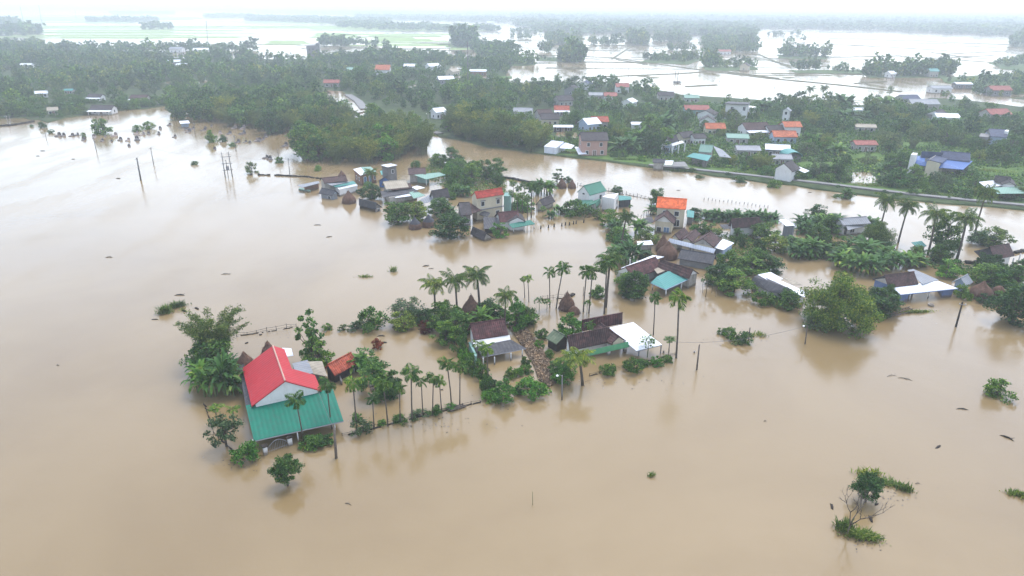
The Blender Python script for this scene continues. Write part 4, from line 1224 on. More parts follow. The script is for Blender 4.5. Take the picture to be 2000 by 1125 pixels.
h.pgable((972, 416), (1012, 413), 3.7, (990, 434), 2.0, wb=3.0, roof='tile_mossred', wall='white', gm='white')
h.pgable((1011, 425.5), (1005, 413), None, (992, 436), 2.1, E2=(1026, 432), roof='tile_grey', wall='white', gm='white', gov=0.15)
h.sheet([(993, 438, 2.0), (1036, 430, 2.1), (1045, 438, 1.5), (1001, 446, 1.4)], 'metal_teal', 0.07)
h.sheet([(944, 424, 2.2), (972, 426, 2.2), (970, 446, 1.2), (945, 448, 1.2)], 'metal_dark', 0.08, 'lean_to_roof')
h.block([(947, 428), (969, 429), (968, 445), (947, 446)], 1.15, 'darkwood')
for x, y in ((1003, 455), (1024, 452), (1043, 447)): h.post(x, y, 1.5, 0.08)
h.done()
h = House('drowned_shed', 'dark tiled roof of a shed drowned to its eaves below the yellow house', 'shed', 930, 462, yaw_of((923, 444), (949, 456), 1.6))
h.pgable((923, 444), (950, 456), 1.7, (911, 454), 0.3, wb=1.8, roof='tile_grey', wall='oldwhite', over=0.4)
h.done()
h = House('village_house', 'grey gabled house with white posts behind the big dark trees', 'house', 865, 400, yaw_of((842, 372), (872, 369), 4))
h.pgable((842, 374), (874, 369), 4.2, (855, 390), 2.3, roof='tile_grey', wall='white', gm='oldwhite', wins=[('r', 0.5, 0.5, 1.0, 1.4, 'glass'), ('r', 0.2, 0.5, 0.6, 1.4, 'glass')])
h.sheet([(820, 391, 2.2), (842, 379, 3.0), (853, 391, 2.2), (826, 398, 1.7)], 'metal_grey', 0.07, 'lean_to_roof')
h.done()
h = House('village_house', 'long tan and brown roofed house with white and mint awnings', 'house', 790, 385, yaw_of((750, 356), (790, 352), 4))
h.pgable((748, 356), (792, 352), 4.2, (760, 370), 3.0, wb=1.6, roof='metal_tan', wall='oldwhite', gm='oldwhite')
h.sheet([(757, 362, 3.6), (801, 358, 3.6), (806, 368, 2.8), (765, 372, 2.8)], 'tile_brown', 0.09, 'lean_to_roof')
h.sheet([(742, 374, 2.4), (808, 368, 2.7), (818, 375, 2.2), (748, 386, 1.9)], 'metal_dark', 0.08, 'lean_to_roof')
h.sheet([(765, 379, 2.1), (800, 376, 2.2), (804, 383, 1.7), (772, 387, 1.6)], 'metal_white', 0.07)
h.sheet([(799, 376, 2.25), (812, 373, 2.3), (831, 382, 1.7), (808, 388, 1.6)], 'metal_mint', 0.07)
h.sheet([(803, 366, 2.6), (815, 363, 2.6), (830, 367, 2.2), (812, 371, 2.2)], 'metal_white', 0.07, 'lean_to_roof')
h.block([(752, 375), (806, 369), (814, 376), (760, 386)], 1.9, 'oldwhite')
h.done()
h = House('village_house', 'brown ridge roofed house with white strip roof and turquoise front awning', 'house', 665, 378, yaw_of((629, 349), (674, 344), 4))
h.pgable((628, 349), (674, 344), 3.9, (640, 358), 3.1, wb=1.8, roof='tile_brown', wall='oldwhite', gm='cream', gov=0.15)
h.sheet([(637, 359, 3.0), (677, 351, 3.1), (682, 356, 2.7), (648, 363, 2.6)], 'metal_grey', 0.08, 'lean_to_roof')
h.sheet([(648, 362, 2.6), (690, 354, 2.7), (696, 359, 2.2), (655, 366, 2.1)], 'metal_aqua', 0.08)
h.sheet([(663, 367, 2.1), (695, 360, 2.2), (699, 363, 1.8), (667, 370, 1.7)], 'metal_white', 0.07)
h.block([(654, 364), (694, 357), (697, 361), (663, 370)], 1.9, 'white')
for x, y in ((668, 379), (698, 373), (684, 377)): h.post(x, y, 1.8, 0.07)
h.done()
h = House('outbuilding', 'low shed with orange side wall and aqua panels at the left tip of the village', 'shed', 605, 372, 0.15)
h.sheet([(581, 362, 1.8), (622, 354, 2.0), (625, 358, 1.7), (590, 367, 1.5)], 'metal_grey', 0.07, 'roof')
q = h.block([(594, 363), (620, 358), (622, 356), (597, 360)], 1.6, 'brick')
h.block([(583, 369), (606, 373), (607, 371), (585, 366)], 0.5, 'turq', name='panel_wall')
h.done()
h = House('outbuilding', 'dark blue-grey hut standing in water before the turquoise awning house', 'shed', 643, 385, yaw_of((629, 368), (652, 373), 2.6))
h.pgable((628, 368), (655, 373), 2.2, (632, 380), 1.1, wb=1.3, roof='metal_dark', wall='metal_grey', gm='paleblue', wins=[('f', 0.7, 0.1, 0.7, 0.7, 'glass')])
h.done()
h = House('long_shed', 'grey fibre roofed cow shed behind the lone haystack', 'shed', 712, 412, yaw_of((700, 389), (737, 397), 2.6))
h.pgable((701, 389), (735, 397), 2.2, (688, 398), 0.7, wb=1.8, roof='metal_dark', wall='concrete', gm='wood', gov=0.3, wins=[('r', 0.5, 0.1, 1.0, 0.6, 'glass')])
h.done()
h = House('village_house', 'small brick and turquoise house with patched green and white roof', 'house', 715, 350, yaw_of((705, 328), (718, 340), 4))
q = h.block([(692, 333), (705, 341), (734, 336), (722, 328)], 3.0, 'brick')
h.wins_on(q, 0, [(0.3, 1.0, 0.8, 0.9, 'glass'), (0.7, 1.0, 0.8, 0.9, 'glass')])
h.wins_on(q, 1, [(0.25, 0.3, 0.8, 1.9, 'bluedoor'), (0.6, 0.3, 0.8, 1.9, 'bluedoor'), (0.9, 1.0, 0.5, 1.0, 'glass')])
h.sheet([(690, 331, 3.1), (706, 327, 3.4), (716, 339, 3.1), (704, 343, 3.05)], 'metal_white', 0.08, 'roof')
h.sheet([(705, 327, 3.45), (724, 326, 3.4), (735, 335, 3.1), (715, 339.5, 3.15)], 'metal_mint', 0.08, 'roof')
h.done()
h = House('tower_house', 'narrow three-storey grey concrete tower house', 'house', 765, 348, 0.05)
q = h.block([(746, 324), (757, 326), (774, 324), (763, 322)], 5.4, 'concrete')
h.wins_on(q, 1, [(0.55, 3.6, 0.6, 0.9, 'glass')])
h.sheet([(744, 323, 5.6), (763, 320, 5.9), (776, 323, 5.6), (757, 327, 5.45)], 'metal_white', 0.1, 'roof')
h.sheet([(742, 334, 2.6), (754, 332, 2.8), (760, 338, 2.3), (745, 342, 2.2)], 'metal_aqua', 0.07)
h.done()
h = House('outbuilding', 'tiny dark gabled hut with bright blue base in front of the tower house', 'shed', 754, 358, yaw_of((750, 343), (757, 345), 2.6))
h.pgable((752, 347), (758, 342), 2.7, (744, 350), 1.6, wb=1.5, roof='metal_dark', wall='metal_blue', over=0.25, gov=0.2)
h.done()
h = House('village_house', 'brown tiled house with wide pale mint awning in the garden behind', 'house', 835, 362, yaw_of((797, 330), (830, 329), 4))
h.pgable((797, 330), (831, 329), 3.3, (798, 342), 2.5, wb=1.5, roof='tile_brown', wall='oldwhite', gm='oldwhite')
h.sheet([(809, 342, 2.6), (858, 337, 2.6), (871, 342, 2.0), (832, 351, 1.9)], 'metal_mint', 0.08)
h.block([(815, 345), (835, 347), (838, 342), (818, 340)], 2.0, 'turq')
for x, y in ((833, 364), (869, 354)): h.post(x, y, 2.0, 0.08)
h.done()

# ------------------------------------------------------------------ the far bank
h = House('outbuilding', 'pair of white sheet sheds beside the bamboo on the far bank', 'shed', 1085, 302, yaw_of((1066, 285), (1100, 277), 3))
h.pgable((1077, 275.5), (1101, 278), 3.4, (1066, 287), 2.4, wb=1.5, roof='metal_white', wall='metal_white', over=0.1, gov=0.1)
h.sheet([(1093, 284, 2.6), (1104, 279, 3.0), (1122, 284, 2.4), (1116, 291, 2.0), (1094, 290, 2.0)], 'metal_white', 0.08, 'lean_to_roof')
h.sheet([(1122, 287, 1.8), (1140, 288, 1.8), (1146, 301, 1.2), (1130, 302, 1.2)], 'metal_white', 0.08, 'lean_to_roof')
h.done()
cottage(1159, 259, 9, 8, 4, 5.2, 7.2, 'tile_grey', 'pink', 'two-storey pink house with grey tile roof on the far bank', gm='pink')
h = House('village_house', 'white columned house with two brown gables close to the canal road', 'house', 1313, 304, yaw_of((1307, 269), (1321, 265.5), 5))
h.pgable((1303, 270), (1321, 264), 5.6, (1313, 279), 3.9, roof='tile_grey', wall='paleblue', gm='white', gov=0.2, over=0.3, wins=[('l', 0.3, 1.2, 1.2, 1.2, 'glass'), ('l', 0.75, 1.2, 1.2, 1.2, 'glass'), ('f', 0.25, 1.2, 1.0, 1.3, 'glass'), ('f', 0.75, 1.2, 1.0, 1.3, 'glass')])
h.sheet([(1291, 281, 3.9), (1312, 279, 3.9), (1313, 284, 3.2), (1290, 286, 3.2)], 'white', 0.09)
h.sheet([(1312, 281, 3.9), (1332, 275, 3.9), (1337, 279, 3.2), (1313, 286, 3.2)], 'white', 0.09)
for x, y in ((1291, 305), (1312, 306), (1324, 303), (1336, 299)): h.post(x, y, 3.2, 0.16)
h.done()
h = House('village_house', 'pale green hip roofed house with teal front awning by the canal road', 'house', 1375, 320, yaw_of((1367, 283), (1392, 285), 5))
h.pgable((1368, 283), (1393, 285), 5.4, (1380, 298), 3.6, roof='metal_mint', wall='oldwhite', gm='oldwhite', gov=0.2)
h.sheet([(1354, 299, 3.4), (1390, 304, 3.4), (1382, 315, 2.6), (1341, 306, 2.6)], 'metal_aqua', 0.09)
h.sheet([(1393, 285, 4.8), (1411, 293, 4.2), (1429, 309, 3.0), (1405, 306, 3.2)], 'metal_grey', 0.09, 'lean_to_roof')
h.block([(1352, 306), (1380, 312), (1388, 305), (1358, 300)], 2.7, 'wood')
h.done()
h = House('outbuilding', 'grey shed with tan walls standing on the canal wall', 'shed', 1285, 322, 0.0)
h.pgable((1275, 311), (1299, 312), 3.0, (1272, 318), 2.2, wb=1.5, roof='metal_dark', wall='oldwhite')
h.sheet([(1299, 314, 2.4), (1316, 314, 2.4), (1312, 323, 1.8), (1297, 322, 1.8)], 'metal_white', 0.07, 'lean_to_roof')
h.sheet([(1316, 317, 2.0), (1337, 316, 2.0), (1345, 326, 1.6), (1312, 325, 1.6)], 'paleconcrete', 0.07, 'slab_roof')
h.done()
h = House('village_house', 'white gabled cottage with sheet porch beside the canal road', 'house', 1535, 345, yaw_of((1532, 319), (1545, 315), 4.5))
h.pgable((1531, 320), (1547, 314), None, (1552, 335), 3.2, E2=(1508, 332), roof='tile_grey', wall='white', gm='white', gov=0.15)
h.sheet([(1553, 330, 3.0), (1561, 326, 3.2), (1581, 334, 2.5), (1572, 338, 2.3)], 'metal_white', 0.08)
for x, y in ((1572, 349), (1556, 345)): h.post(x, y, 2.4, 0.1)
h.done()
h = House('outbuilding', 'arched aqua sheet roof shelter above the white gabled cottage', 'shed', 1543, 318, 0.1)
c = P(1543, 314)
m = MB()
for k in range(8):
    a0, a1 = math.pi * k / 8, math.pi * (k + 1) / 8
    q = [(c.x + 2.6 * math.cos(t), c.y + yy, 1.8 + 1.5 * math.sin(t)) for t, yy in ((a0, -3), (a1, -3), (a1, 3), (a0, 3))]
    m.prism([(x, y, z + 0.08) for x, y, z in q], q)
h.note(Vector((c.x - 2.6, c.y, 3)), Vector((c.x + 2.6, c.y, 0)))
h.mb(m, 'roof', M('metal_aqua'))
m = MB(); m.box((c.x, c.y, 0.9), (4.6, 5.2, 1.9)); h.mb(m, 'wall', M('concrete')); h.done()
h = House('village_house', 'big house with navy hip roofs and bright blue skirt roof', 'house', 1840, 338, yaw_of((1800, 300), (1890, 306), 5))
h.pgable((1800, 297), (1842, 299), 6.0, (1795, 307), 4.4, roof='tile_navy', wall='oldwhite', gm='cream', gov=0.1)
h.pgable((1838, 296), (1895, 300), 6.2, (1845, 312), 4.4, roof='tile_navy', wall='oldwhite', gm='cream', gov=0.1)
h.pgable((1815, 313), (1838, 297), None, (1806, 316), 4.6, E2=(1841, 318), roof='tile_navy', wall='cream', gm='cream', gov=0.1, cap='oldwhite')
h.sheet([(1777, 308, 4.2), (1808, 303, 4.5), (1806, 317, 4.1), (1790, 322, 3.2)], 'metal_blue', 0.1, 'skirt_roof')
h.sheet([(1806, 316, 4.2), (1842, 319, 4.2), (1838, 329, 3.2), (1788, 322, 3.2)], 'metal_blue', 0.1, 'skirt_roof')
h.sheet([(1842, 318, 4.25), (1852, 311, 4.4), (1900, 315, 4.2), (1881, 332, 3.2), (1837, 328, 3.2)], 'metal_blue', 0.105, 'skirt_roof')
h.block([(1800, 320), (1868, 325), (1880, 318), (1808, 313)], 2.9, 'oldwhite')
h.block([(1779, 302), (1789, 303), (1793, 299), (1783, 298)], 6.2, 'white', name='stair_tower')
h.done()
h = House('village_house', 'porch house with white canopy and mint awning at the right edge by the road', 'house', 1965, 385, yaw_of((1945, 345), (1985, 350), 4.5))
h.pgable((1944, 344), (1975, 347), 5.0, (1950, 357), 3.6, roof='tile_grey', wall='oldwhite', gm='oldwhite')
h.pgable((1972, 356), (1966, 345), None, (1957, 362), 3.6, E2=(1985, 363), roof='tile_grey', wall='white', gm='oldwhite', gov=0.1)
h.sheet([(1912, 356, 3.4), (1940, 353, 3.5), (1958, 363, 3.0), (1926, 367, 2.7)], 'metal_white', 0.09)
h.sheet([(1935, 367, 3.2), (2010, 364, 3.4), (2020, 378, 2.5), (1948, 379, 2.4)], 'metal_mint', 0.09)
h.block([(1940, 372), (2005, 372), (2005, 366), (1938, 366)], 2.4, 'darkwood')
h.done()
h = House('village_house', 'grey gabled house with dark blue roof and white turret among trees on the right', 'house', 1945, 276, 0.05)
h.pgable((1931, 252), (1965, 254), 6.0, (1934, 267), 4.2, roof='tile_navy', wall='paleblue', gm='paleconcrete')
h.block([(1912, 266), (1930, 268), (1936, 262), (1916, 260)], 4.2, 'paleconcrete')
h.block([(1962, 256), (1969, 257), (1971, 254), (1964, 253)], 6.0, 'white', name='turret')
h.done()
h = House('village_house', 'large white flat roofed two-storey house rising over the trees', 'house', 1445, 232, 0.02)
q = h.block([(1418, 203), (1461, 205), (1464, 202), (1424, 200)], 7.2, 'white')
h.wins_on(q, 0, [(0.3, 4.8, 1.1, 1.3, 'glass'), (0.85, 4.8, 1.0, 1.5, 'glass'), (0.55, 1.4, 1.0, 1.2, 'glass')])
h.sheet([(1415, 203, 7.35), (1462, 205, 7.35), (1466, 201, 7.35), (1422, 199, 7.35)], 'metal_dark', 0.25, 'slab_roof')
q = h.block([(1458, 209), (1476, 211), (1478, 208), (1461, 206)], 5.2, 'white', name='wing')
h.wins_on(q, 0, [(0.25, 1.8, 1.0, 1.2, 'glass'), (0.75, 1.8, 1.0, 1.2, 'glass')])
h.done()
FAR = [  # x, y of the ridge middle, ridge length, width, turn, eave, ridge, roof, wall, gable, awning, label
    (1360, 206, 13, 8, -2, 3.2, 5.0, 'tile_coral', 'turq', None, None, 'long green walled house with faded red roof left of the white two-storey house'),
    (1383, 214, 9, 9, 60, 3.2, 5.2, 'tile_grey', 'white', 'white', None, 'dark roofed house with white gable between the long red roof and the white house'),
    (1383, 226, 7, 8, 75, 3.0, 5.2, 'tile_grey', 'white', 'white', None, 'white gabled house directly below the long red-roofed one'),
    (1396, 241, 9, 6, 0, 3.0, 5.0, 'tile_dullorange', 'cream', None, None, 'house with orange roof partly behind yellowish bamboo'),
    (1474, 240, 12, 9, 10, 3.2, 5.6, 'tile_brown', 'white', 'white', ('metal_white', 2.5, 2.6), 'brown roofed white house with sheet porch near the paddy edge'),
    (1545, 238, 8, 7, 3, 4.6, 6.4, 'tile_dullorange', 'white', None, None, 'upper of the two orange-roofed houses side by side'),
    (1531, 256, 10, 7, -2, 3.0, 5.0, 'tile_dullorange', 'paleblue', None, None, 'lower of the two orange-roofed houses with pale blue wall'),
    (1515, 245, 9, 7, 8, 3.0, 5.0, 'tile_grey', 'white', None, None, 'grey roofed house left of the two orange roofs'),
    (1519, 283, 9, 7, -15, 3.0, 4.4, 'metal_white', 'wood', None, None, 'house with white sheet roof over the grey garden shed'),
    (1526, 302, 7, 6, -5, 2.6, 3.8, 'metal_grey', 'oldwhite', None, None, 'small grey sheet shed left of the arched aqua roof'),
    (1538, 211, 5, 4, 60, 5.2, 6.6, 'metal_grey', 'white', 'white', None, 'narrow white shrine-like tower house in the trees'),
    (1688, 275, 9, 6, 0, 3.0, 4.2, 'tile_coral', 'oldwhite', None, None, 'little house with faded pink roof alone in the right-hand trees'),
    (1848, 222, 11, 9, -8, 3.2, 4.6, 'metal_white', 'white', None, None, 'house with bright white hip-like roof on the right'),
    (1833, 215, 9, 8, 40, 3.4, 5.6, 'tile_grey', 'paleconcrete', 'white', None, 'grey gabled house behind the bright white roof'),
    (1946, 213, 12, 9, 6, 3.2, 5.4, 'tile_coral', 'oldwhite', None, None, 'house with brick red roof near the right edge pool'),
    (1951, 168, 14, 9, 0, 3.4, 5.8, 'tile_coral', 'paleconcrete', None, None, 'distant grey house with orange roof patch in the right-hand wood'),
    (1774, 186, 12, 9, 10, 3.4, 5.6, 'tile_navy', 'oldwhite', None, None, 'dark blue roof at the edge of the paddies'),
    (1802, 194, 16, 10, 0, 3.2, 5.4, 'metal_grey', 'oldwhite', None, None, 'wide grey roof right of the dark blue one'),
    (1675, 211, 6, 4, 0, 2.6, 3.6, 'metal_white', 'oldwhite', None, None, 'small white roofed hut in trees below the paddies'),
    (1690, 243, 9, 6, -12, 2.6, 3.6, 'metal_tan', 'oldwhite', None, None, 'pale tan roofed hut in the dark trees'),
    (1152, 231, 8, 8, 30, 3.4, 5.6, 'metal_white', 'paleblue', 'paleblue', None, 'pale blue gabled house with veranda behind the far bank trees'),
    (1171, 228, 8, 7, 5, 3.4, 5.4, 'tile_red', 'oldwhite', None, None, 'brown-red roof joined to the pale blue house'),
    (1074, 222, 9, 8, 0, 3.2, 5.4, 'tile_grey', 'cream', None, None, 'dark tiled house left of the fallen sheet roof'),
    (1100, 245, 9, 4, -2, 2.4, 3.0, 'metal_white', 'darkwood', None, None, 'narrow white canopy roof in the far bank garden'),
    (1022, 211, 10, 7, -8, 3.0, 4.6, 'metal_grey', 'white', 'white', None, 'low grey roofed house left end of the far village'),
    (1062, 214, 8, 7, 20, 3.2, 5.2, 'tile_brown', 'oldwhite', None, None, 'dark brown roof just above the dark tiled house'),
    (1097, 207, 8, 6, 0, 3.0, 4.8, 'tile_red', 'white', None, ('metal_white', 2.0, 2.4), 'small red-brown roof with white awning in the village middle'),
    (1100, 187, 10, 8, 25, 3.2, 5.6, 'tile_grey', 'oldwhite', 'oldwhite', None, 'grey gabled house below the spreading tree'),
    (1118, 167, 9, 9, 70, 3.4, 5.8, 'tile_grey', 'paleconcrete', 'paleconcrete', None, 'left grey gable of the pair at the village back'),
    (1144, 158, 9, 9, 70, 3.4, 5.8, 'tile_navy', 'white', 'white', None, 'blue-grey gable with white front at the village back'),
    (1172, 181, 14, 7, -4, 3.0, 4.4, 'metal_grey', 'oldwhite', None, None, 'long pale grey roof in the middle of the far village'),
    (1192, 181, 8, 7, 0, 3.2, 5.0, 'tile_coral', 'white', None, None, 'pale red roof beside the long grey roof'),
    (1215, 163, 9, 8, 0, 4.0, 6.0, 'tile_coral', 'white', None, None, 'pink-red roofed white house near the water'),
    (1230, 193, 9, 7, 60, 3.0, 4.6, 'metal_white', 'white', 'white', None, 'white gabled shed among garden trees of the far village'),
    (1300, 180, 10, 7, 0, 3.2, 5.0, 'tile_grey', 'oldwhite', None, None, 'grey roof at the village edge facing the paddies'),
    (1350, 186, 9, 6, 0, 3.0, 4.4, 'metal_mint', 'oldwhite', None, None, 'pale mint roof above the long red-roofed house'),
    (1243, 239, 5, 4, 0, 3.8, 4.6, 'metal_white', 'white', None, None, 'small white water-tank house in the trees'),
    (1338, 258, 7, 6, 30, 3.2, 5.0, 'tile_grey', 'cream', 'cream', None, 'cream gable peeping out between garden trees'),
    (1363, 262, 6, 5, 20, 3.2, 4.6, 'tile_grey', 'white', 'white', None, 'white porch house right of the cream gable'),
    (1440, 262, 9, 7, -8, 2.8, 4.0, 'metal_mint', 'oldwhite', None, None, 'mint roofed shed right of the yellowish bamboo'),
    (1460, 285, 9, 7, -5, 2.8, 4.0, 'metal_grey', 'oldwhite', None, None, 'pale grey roof above the mint hip-roofed house'),
    (748, 127, 12, 10, 0, 4.5, 8.0, 'tile_dullorange', 'white', None, None, 'distant house with orange-red pyramid roof in the central wood'),
    (802, 125, 12, 8, 0, 3.2, 5.0, 'metal_white', 'oldwhite', None, None, 'white roof right of the orange-red pyramid roof'),
    (845, 124, 12, 8, 40, 3.2, 5.4, 'metal_white', 'white', 'white', None, 'distant white gabled house in the central wood'),
    (870, 149, 12, 8, 20, 3.2, 5.2, 'metal_white', 'paleconcrete', None, None, 'pale twin roof in the central wood'),
    (934, 136, 14, 8, -3, 3.4, 4.6, 'metal_white', 'brick', None, None, 'long white roof over brick walls right of the central wood'),
    (884, 134, 11, 8, 60, 3.4, 5.6, 'metal_tan', 'cream', 'cream', None, 'cream gabled house in the central wood'),
    (690, 132, 11, 8, 10, 3.2, 4.6, 'metal_mint', 'oldwhite', None, None, 'pale roof left of the orange-red pyramid roof'),
    (648, 156, 11, 8, 5, 3.0, 4.8, 'tile_coral', 'oldwhite', None, None, 'faded red roof low in the trees above the hidden road'),
    (856, 211, 7, 6, 40, 3.4, 5.2, 'metal_white', 'white', 'white', None, 'small white house in the bamboo above the canal bend'),
    (748, 142, 11, 7, 0, 2.8, 4.0, 'metal_grey', 'oldwhite', None, None, 'grey roof in front of the orange-red pyramid roof'),
    (201, 206, 14, 8, 0, 2.4, 4.6, 'tile_grey', 'white', 'white', ('metal_white', 2.0, 1.8), 'wide dark roof with white eaves at the left wood edge'),
    (273, 186, 12, 8, 0, 2.6, 4.6, 'tile_brown', 'oldwhite', None, ('metal_white', 2.0, 2.0), 'brown roofed house with white awning edge in the left wood'),
    (187, 184, 10, 7, 0, 2.6, 4.4, 'tile_grey', 'white', None, ('metal_white', 1.5, 2.0), 'grey roof above the wide dark roof in the left wood'),
    (80, 178, 8, 6, 30, 2.6, 4.2, 'metal_white', 'white', 'white', None, 'white hut roof in the left wood'),
    (135, 174, 7, 5, 0, 2.6, 3.6, 'metal_aqua', 'oldwhite', None, None, 'pale aqua hut roof in the left wood'),
    (102, 210, 6, 5, 30, 2.6, 4.2, 'metal_tan', 'cream', 'cream', None, 'cream hut at the left water edge'),
    (52, 124, 12, 7, 0, 3.0, 4.4, 'metal_white', 'white', None, None, 'far white roof in the upper left wood'),
    (340, 117, 14, 9, 10, 3.2, 5.0, 'metal_white', 'oldwhite', None, None, 'pale roof by the strip of water in the left wood'),
    (356, 124, 12, 8, 0, 3.0, 4.4, 'metal_white', 'oldwhite', None, None, 'second pale roof by the strip of water in the left wood'),
    (345, 92, 16, 10, 0, 4.0, 6.0, 'metal_grey', 'white', None, None, 'pale barn beyond the strip of water'),
    (393, 94, 18, 10, 8, 3.6, 5.4, 'metal_white', 'white', 'white', None, 'white gabled barn beyond the strip of water'),
    (144, 85, 18, 10, 0, 3.6, 5.0, 'metal_white', 'white', None, None, 'white roof on the far tree strip'),
    (1414, 81, 16, 10, 0, 4.0, 6.0, 'tile_coral', 'white', None, None, 'upper pale red roof on the far islet'),
    (1415, 97, 15, 9, 0, 3.6, 5.6, 'tile_coral', 'white', None, None, 'lower pale red roof on the far islet'),
    (1456, 123, 9, 8, 60, 4.0, 6.4, 'tile_grey', 'cream', 'cream', None, 'cream gable at the right end of the tree islet'),
    (1556, 98, 12, 9, 20, 4.0, 6.4, 'tile_coral', 'white', 'white', None, 'pale red roofed house on the wooded islet'),
    (1822, 134, 8, 8, 0, 4.6, 6.6, 'metal_aqua', 'oldwhite', None, None, 'pale house with aqua roof on the long wooded islet'),
    (1740, 139, 8, 6, 30, 3.2, 5.0, 'metal_white', 'white', 'white', None, 'white hut on the long wooded islet'),
    (1836, 168, 14, 8, 0, 3.0, 4.4, 'metal_grey', 'white', None, None, 'low white walled house at the water below the long islet'),
    (1880, 161, 12, 7, 0, 3.2, 4.2, 'metal_white', 'concrete', None, None, 'pale flat roof at the right-hand wood edge'),
    (1607, 45, 22, 14, 0, 5, 7, 'metal_white', 'white', None, None, 'white roof in the misty treeline left of centre right'),
    (1660, 45, 24, 14, 0, 5, 7, 'metal_tan', 'cream', None, None, 'cream roof in the misty treeline'),
    (1778, 52, 26, 14, 0, 5, 7, 'metal_white', 'cream', None, None, 'widest pale roof in the misty treeline'),
    (1825, 56, 18, 12, 0, 5, 7, 'metal_white', 'white', None, None, 'small white roof right of the widest pale one in the mist'),
    (1550, 42, 24, 14, 0, 5, 7, 'metal_white', 'white', None, None, 'leftmost white roof of the misty treeline'),
    (1715, 50, 18, 12, 0, 5, 7, 'tile_coral', 'white', None, None, 'faint pinkish roof in the misty treeline'),
    (1048, 43, 24, 14, 0, 5, 7, 'metal_white', 'white', None, None, 'faint white roof in the misty wood near the middle'),
    (958, 42, 26, 14, 0, 5, 7, 'metal_white', 'white', None, None, 'faint white roof left of the middle in the mist'),
    (1260, 46, 22, 12, 0, 5, 7, 'metal_white', 'white', None, None, 'faint white roof in the mist right of the middle'),
]
for x, y, L_, W_, tw, ze, zr, rf, wl, gm, aw, lab in FAR:
    k_ = 0.72 if x < 400 and y > 100 else 0.86
    cottage(x, y, L_ * k_, W_ * k_, tw, ze * 0.9, ze * 0.9 + (zr - ze) * k_, rf, wl, lab, gm, (aw[0], aw[1], aw[2] * 0.9) if aw else None)
h = House('concrete_block', 'lone bare grey concrete building with stair tower beside the strip of water', 'building', 611, 105, 0.0)
q = h.block([(598, 90), (616, 89), (622, 86), (604, 87)], 10, 'concrete')
h.wins_on(q, 0, [(0.3, 6, 1.5, 1.5, 'glass'), (0.7, 6, 1.5, 1.5, 'glass'), (0.3, 2, 1.5, 1.5, 'glass'), (0.7, 2, 1.5, 1.5, 'glass')], 'concrete')
h.block([(616, 85), (623, 85), (624, 83), (617, 83)], 13, 'concrete', name='stair_tower')
h.done()
h = House('shelter', 'little white roofed shelter standing in the flooded graveyard', 'shelter', 360, 246, 0.05)
h.sheet([(350, 237, 2.3), (368, 236, 2.3), (371, 241, 1.8), (352, 242, 1.8)], 'metal_white', 0.12, 'roof')
h.block([(354, 241), (368, 240), (367, 237), (353, 238)], 1.75, 'paleblue')
h.done()
h = House('field_hut', 'tiny dark raft-like platform with two poles in the paddies', 'platform', 1320, 161, 0)
h.sheet([(1313, 160, 0.5), (1327, 159, 0.5), (1332, 161.5, 0.5), (1316, 162, 0.5)], 'darkwood', 0.3, 'deck')
for x, y in ((1318, 159), (1323, 159)): h.post(x, y, 6.5, 0.15, 'darkwood')
h.done()

# ------------------------------------------------------------------ haystacks
haystack(526, 694, 664, 26, 'haystack behind the red roof with a tuft on its tip')
haystack(480, 716, 684, 32, 'round haystack between the banana leaves and the red roof', pole=False)
haystack(921, 622, 572, 42, 'tall brown haystack among the coconut palms behind the mossy tiled house')
haystack(1107, 603, 567, 30, 'onion-shaped haystack with sharp tip in open water by the areca palms')
haystack(1121, 611, 598, 22, 'small low haystack against the onion-shaped one', pole=False, squat=True)
haystack(1294, 490, 456, 26, 'rear haystack of the touching pair by the triple-gabled house')
haystack(1303, 503, 468, 40, 'big front haystack of the touching pair by the triple-gabled house', pole=False)
haystack(1097, 367, 346, 17, 'left of the two small haystacks near the canal')
haystack(1117, 367, 349, 15, 'right of the two small haystacks near the canal')
haystack(682, 396, 370, 26, 'lone haystack with white cap at the village waterfront', pole=False)
haystack(811, 446, 424, 24, 'left waterfront haystack under grey tarpaulin', pole=False, tarp=True)
haystack(838, 442, 419, 26, 'right waterfront haystack with tied tarpaulin', pole=False, tarp=True)
haystack(1914, 580, 546, 42, 'broad brown haystack by the right-hand trees', pole=False)
haystack(1948, 578, 558, 26, 'low haystack half hidden at the far right', pole=False, squat=True)
haystack(668, 346, 332, 14, 'small far haystack behind the brown ridge roof')

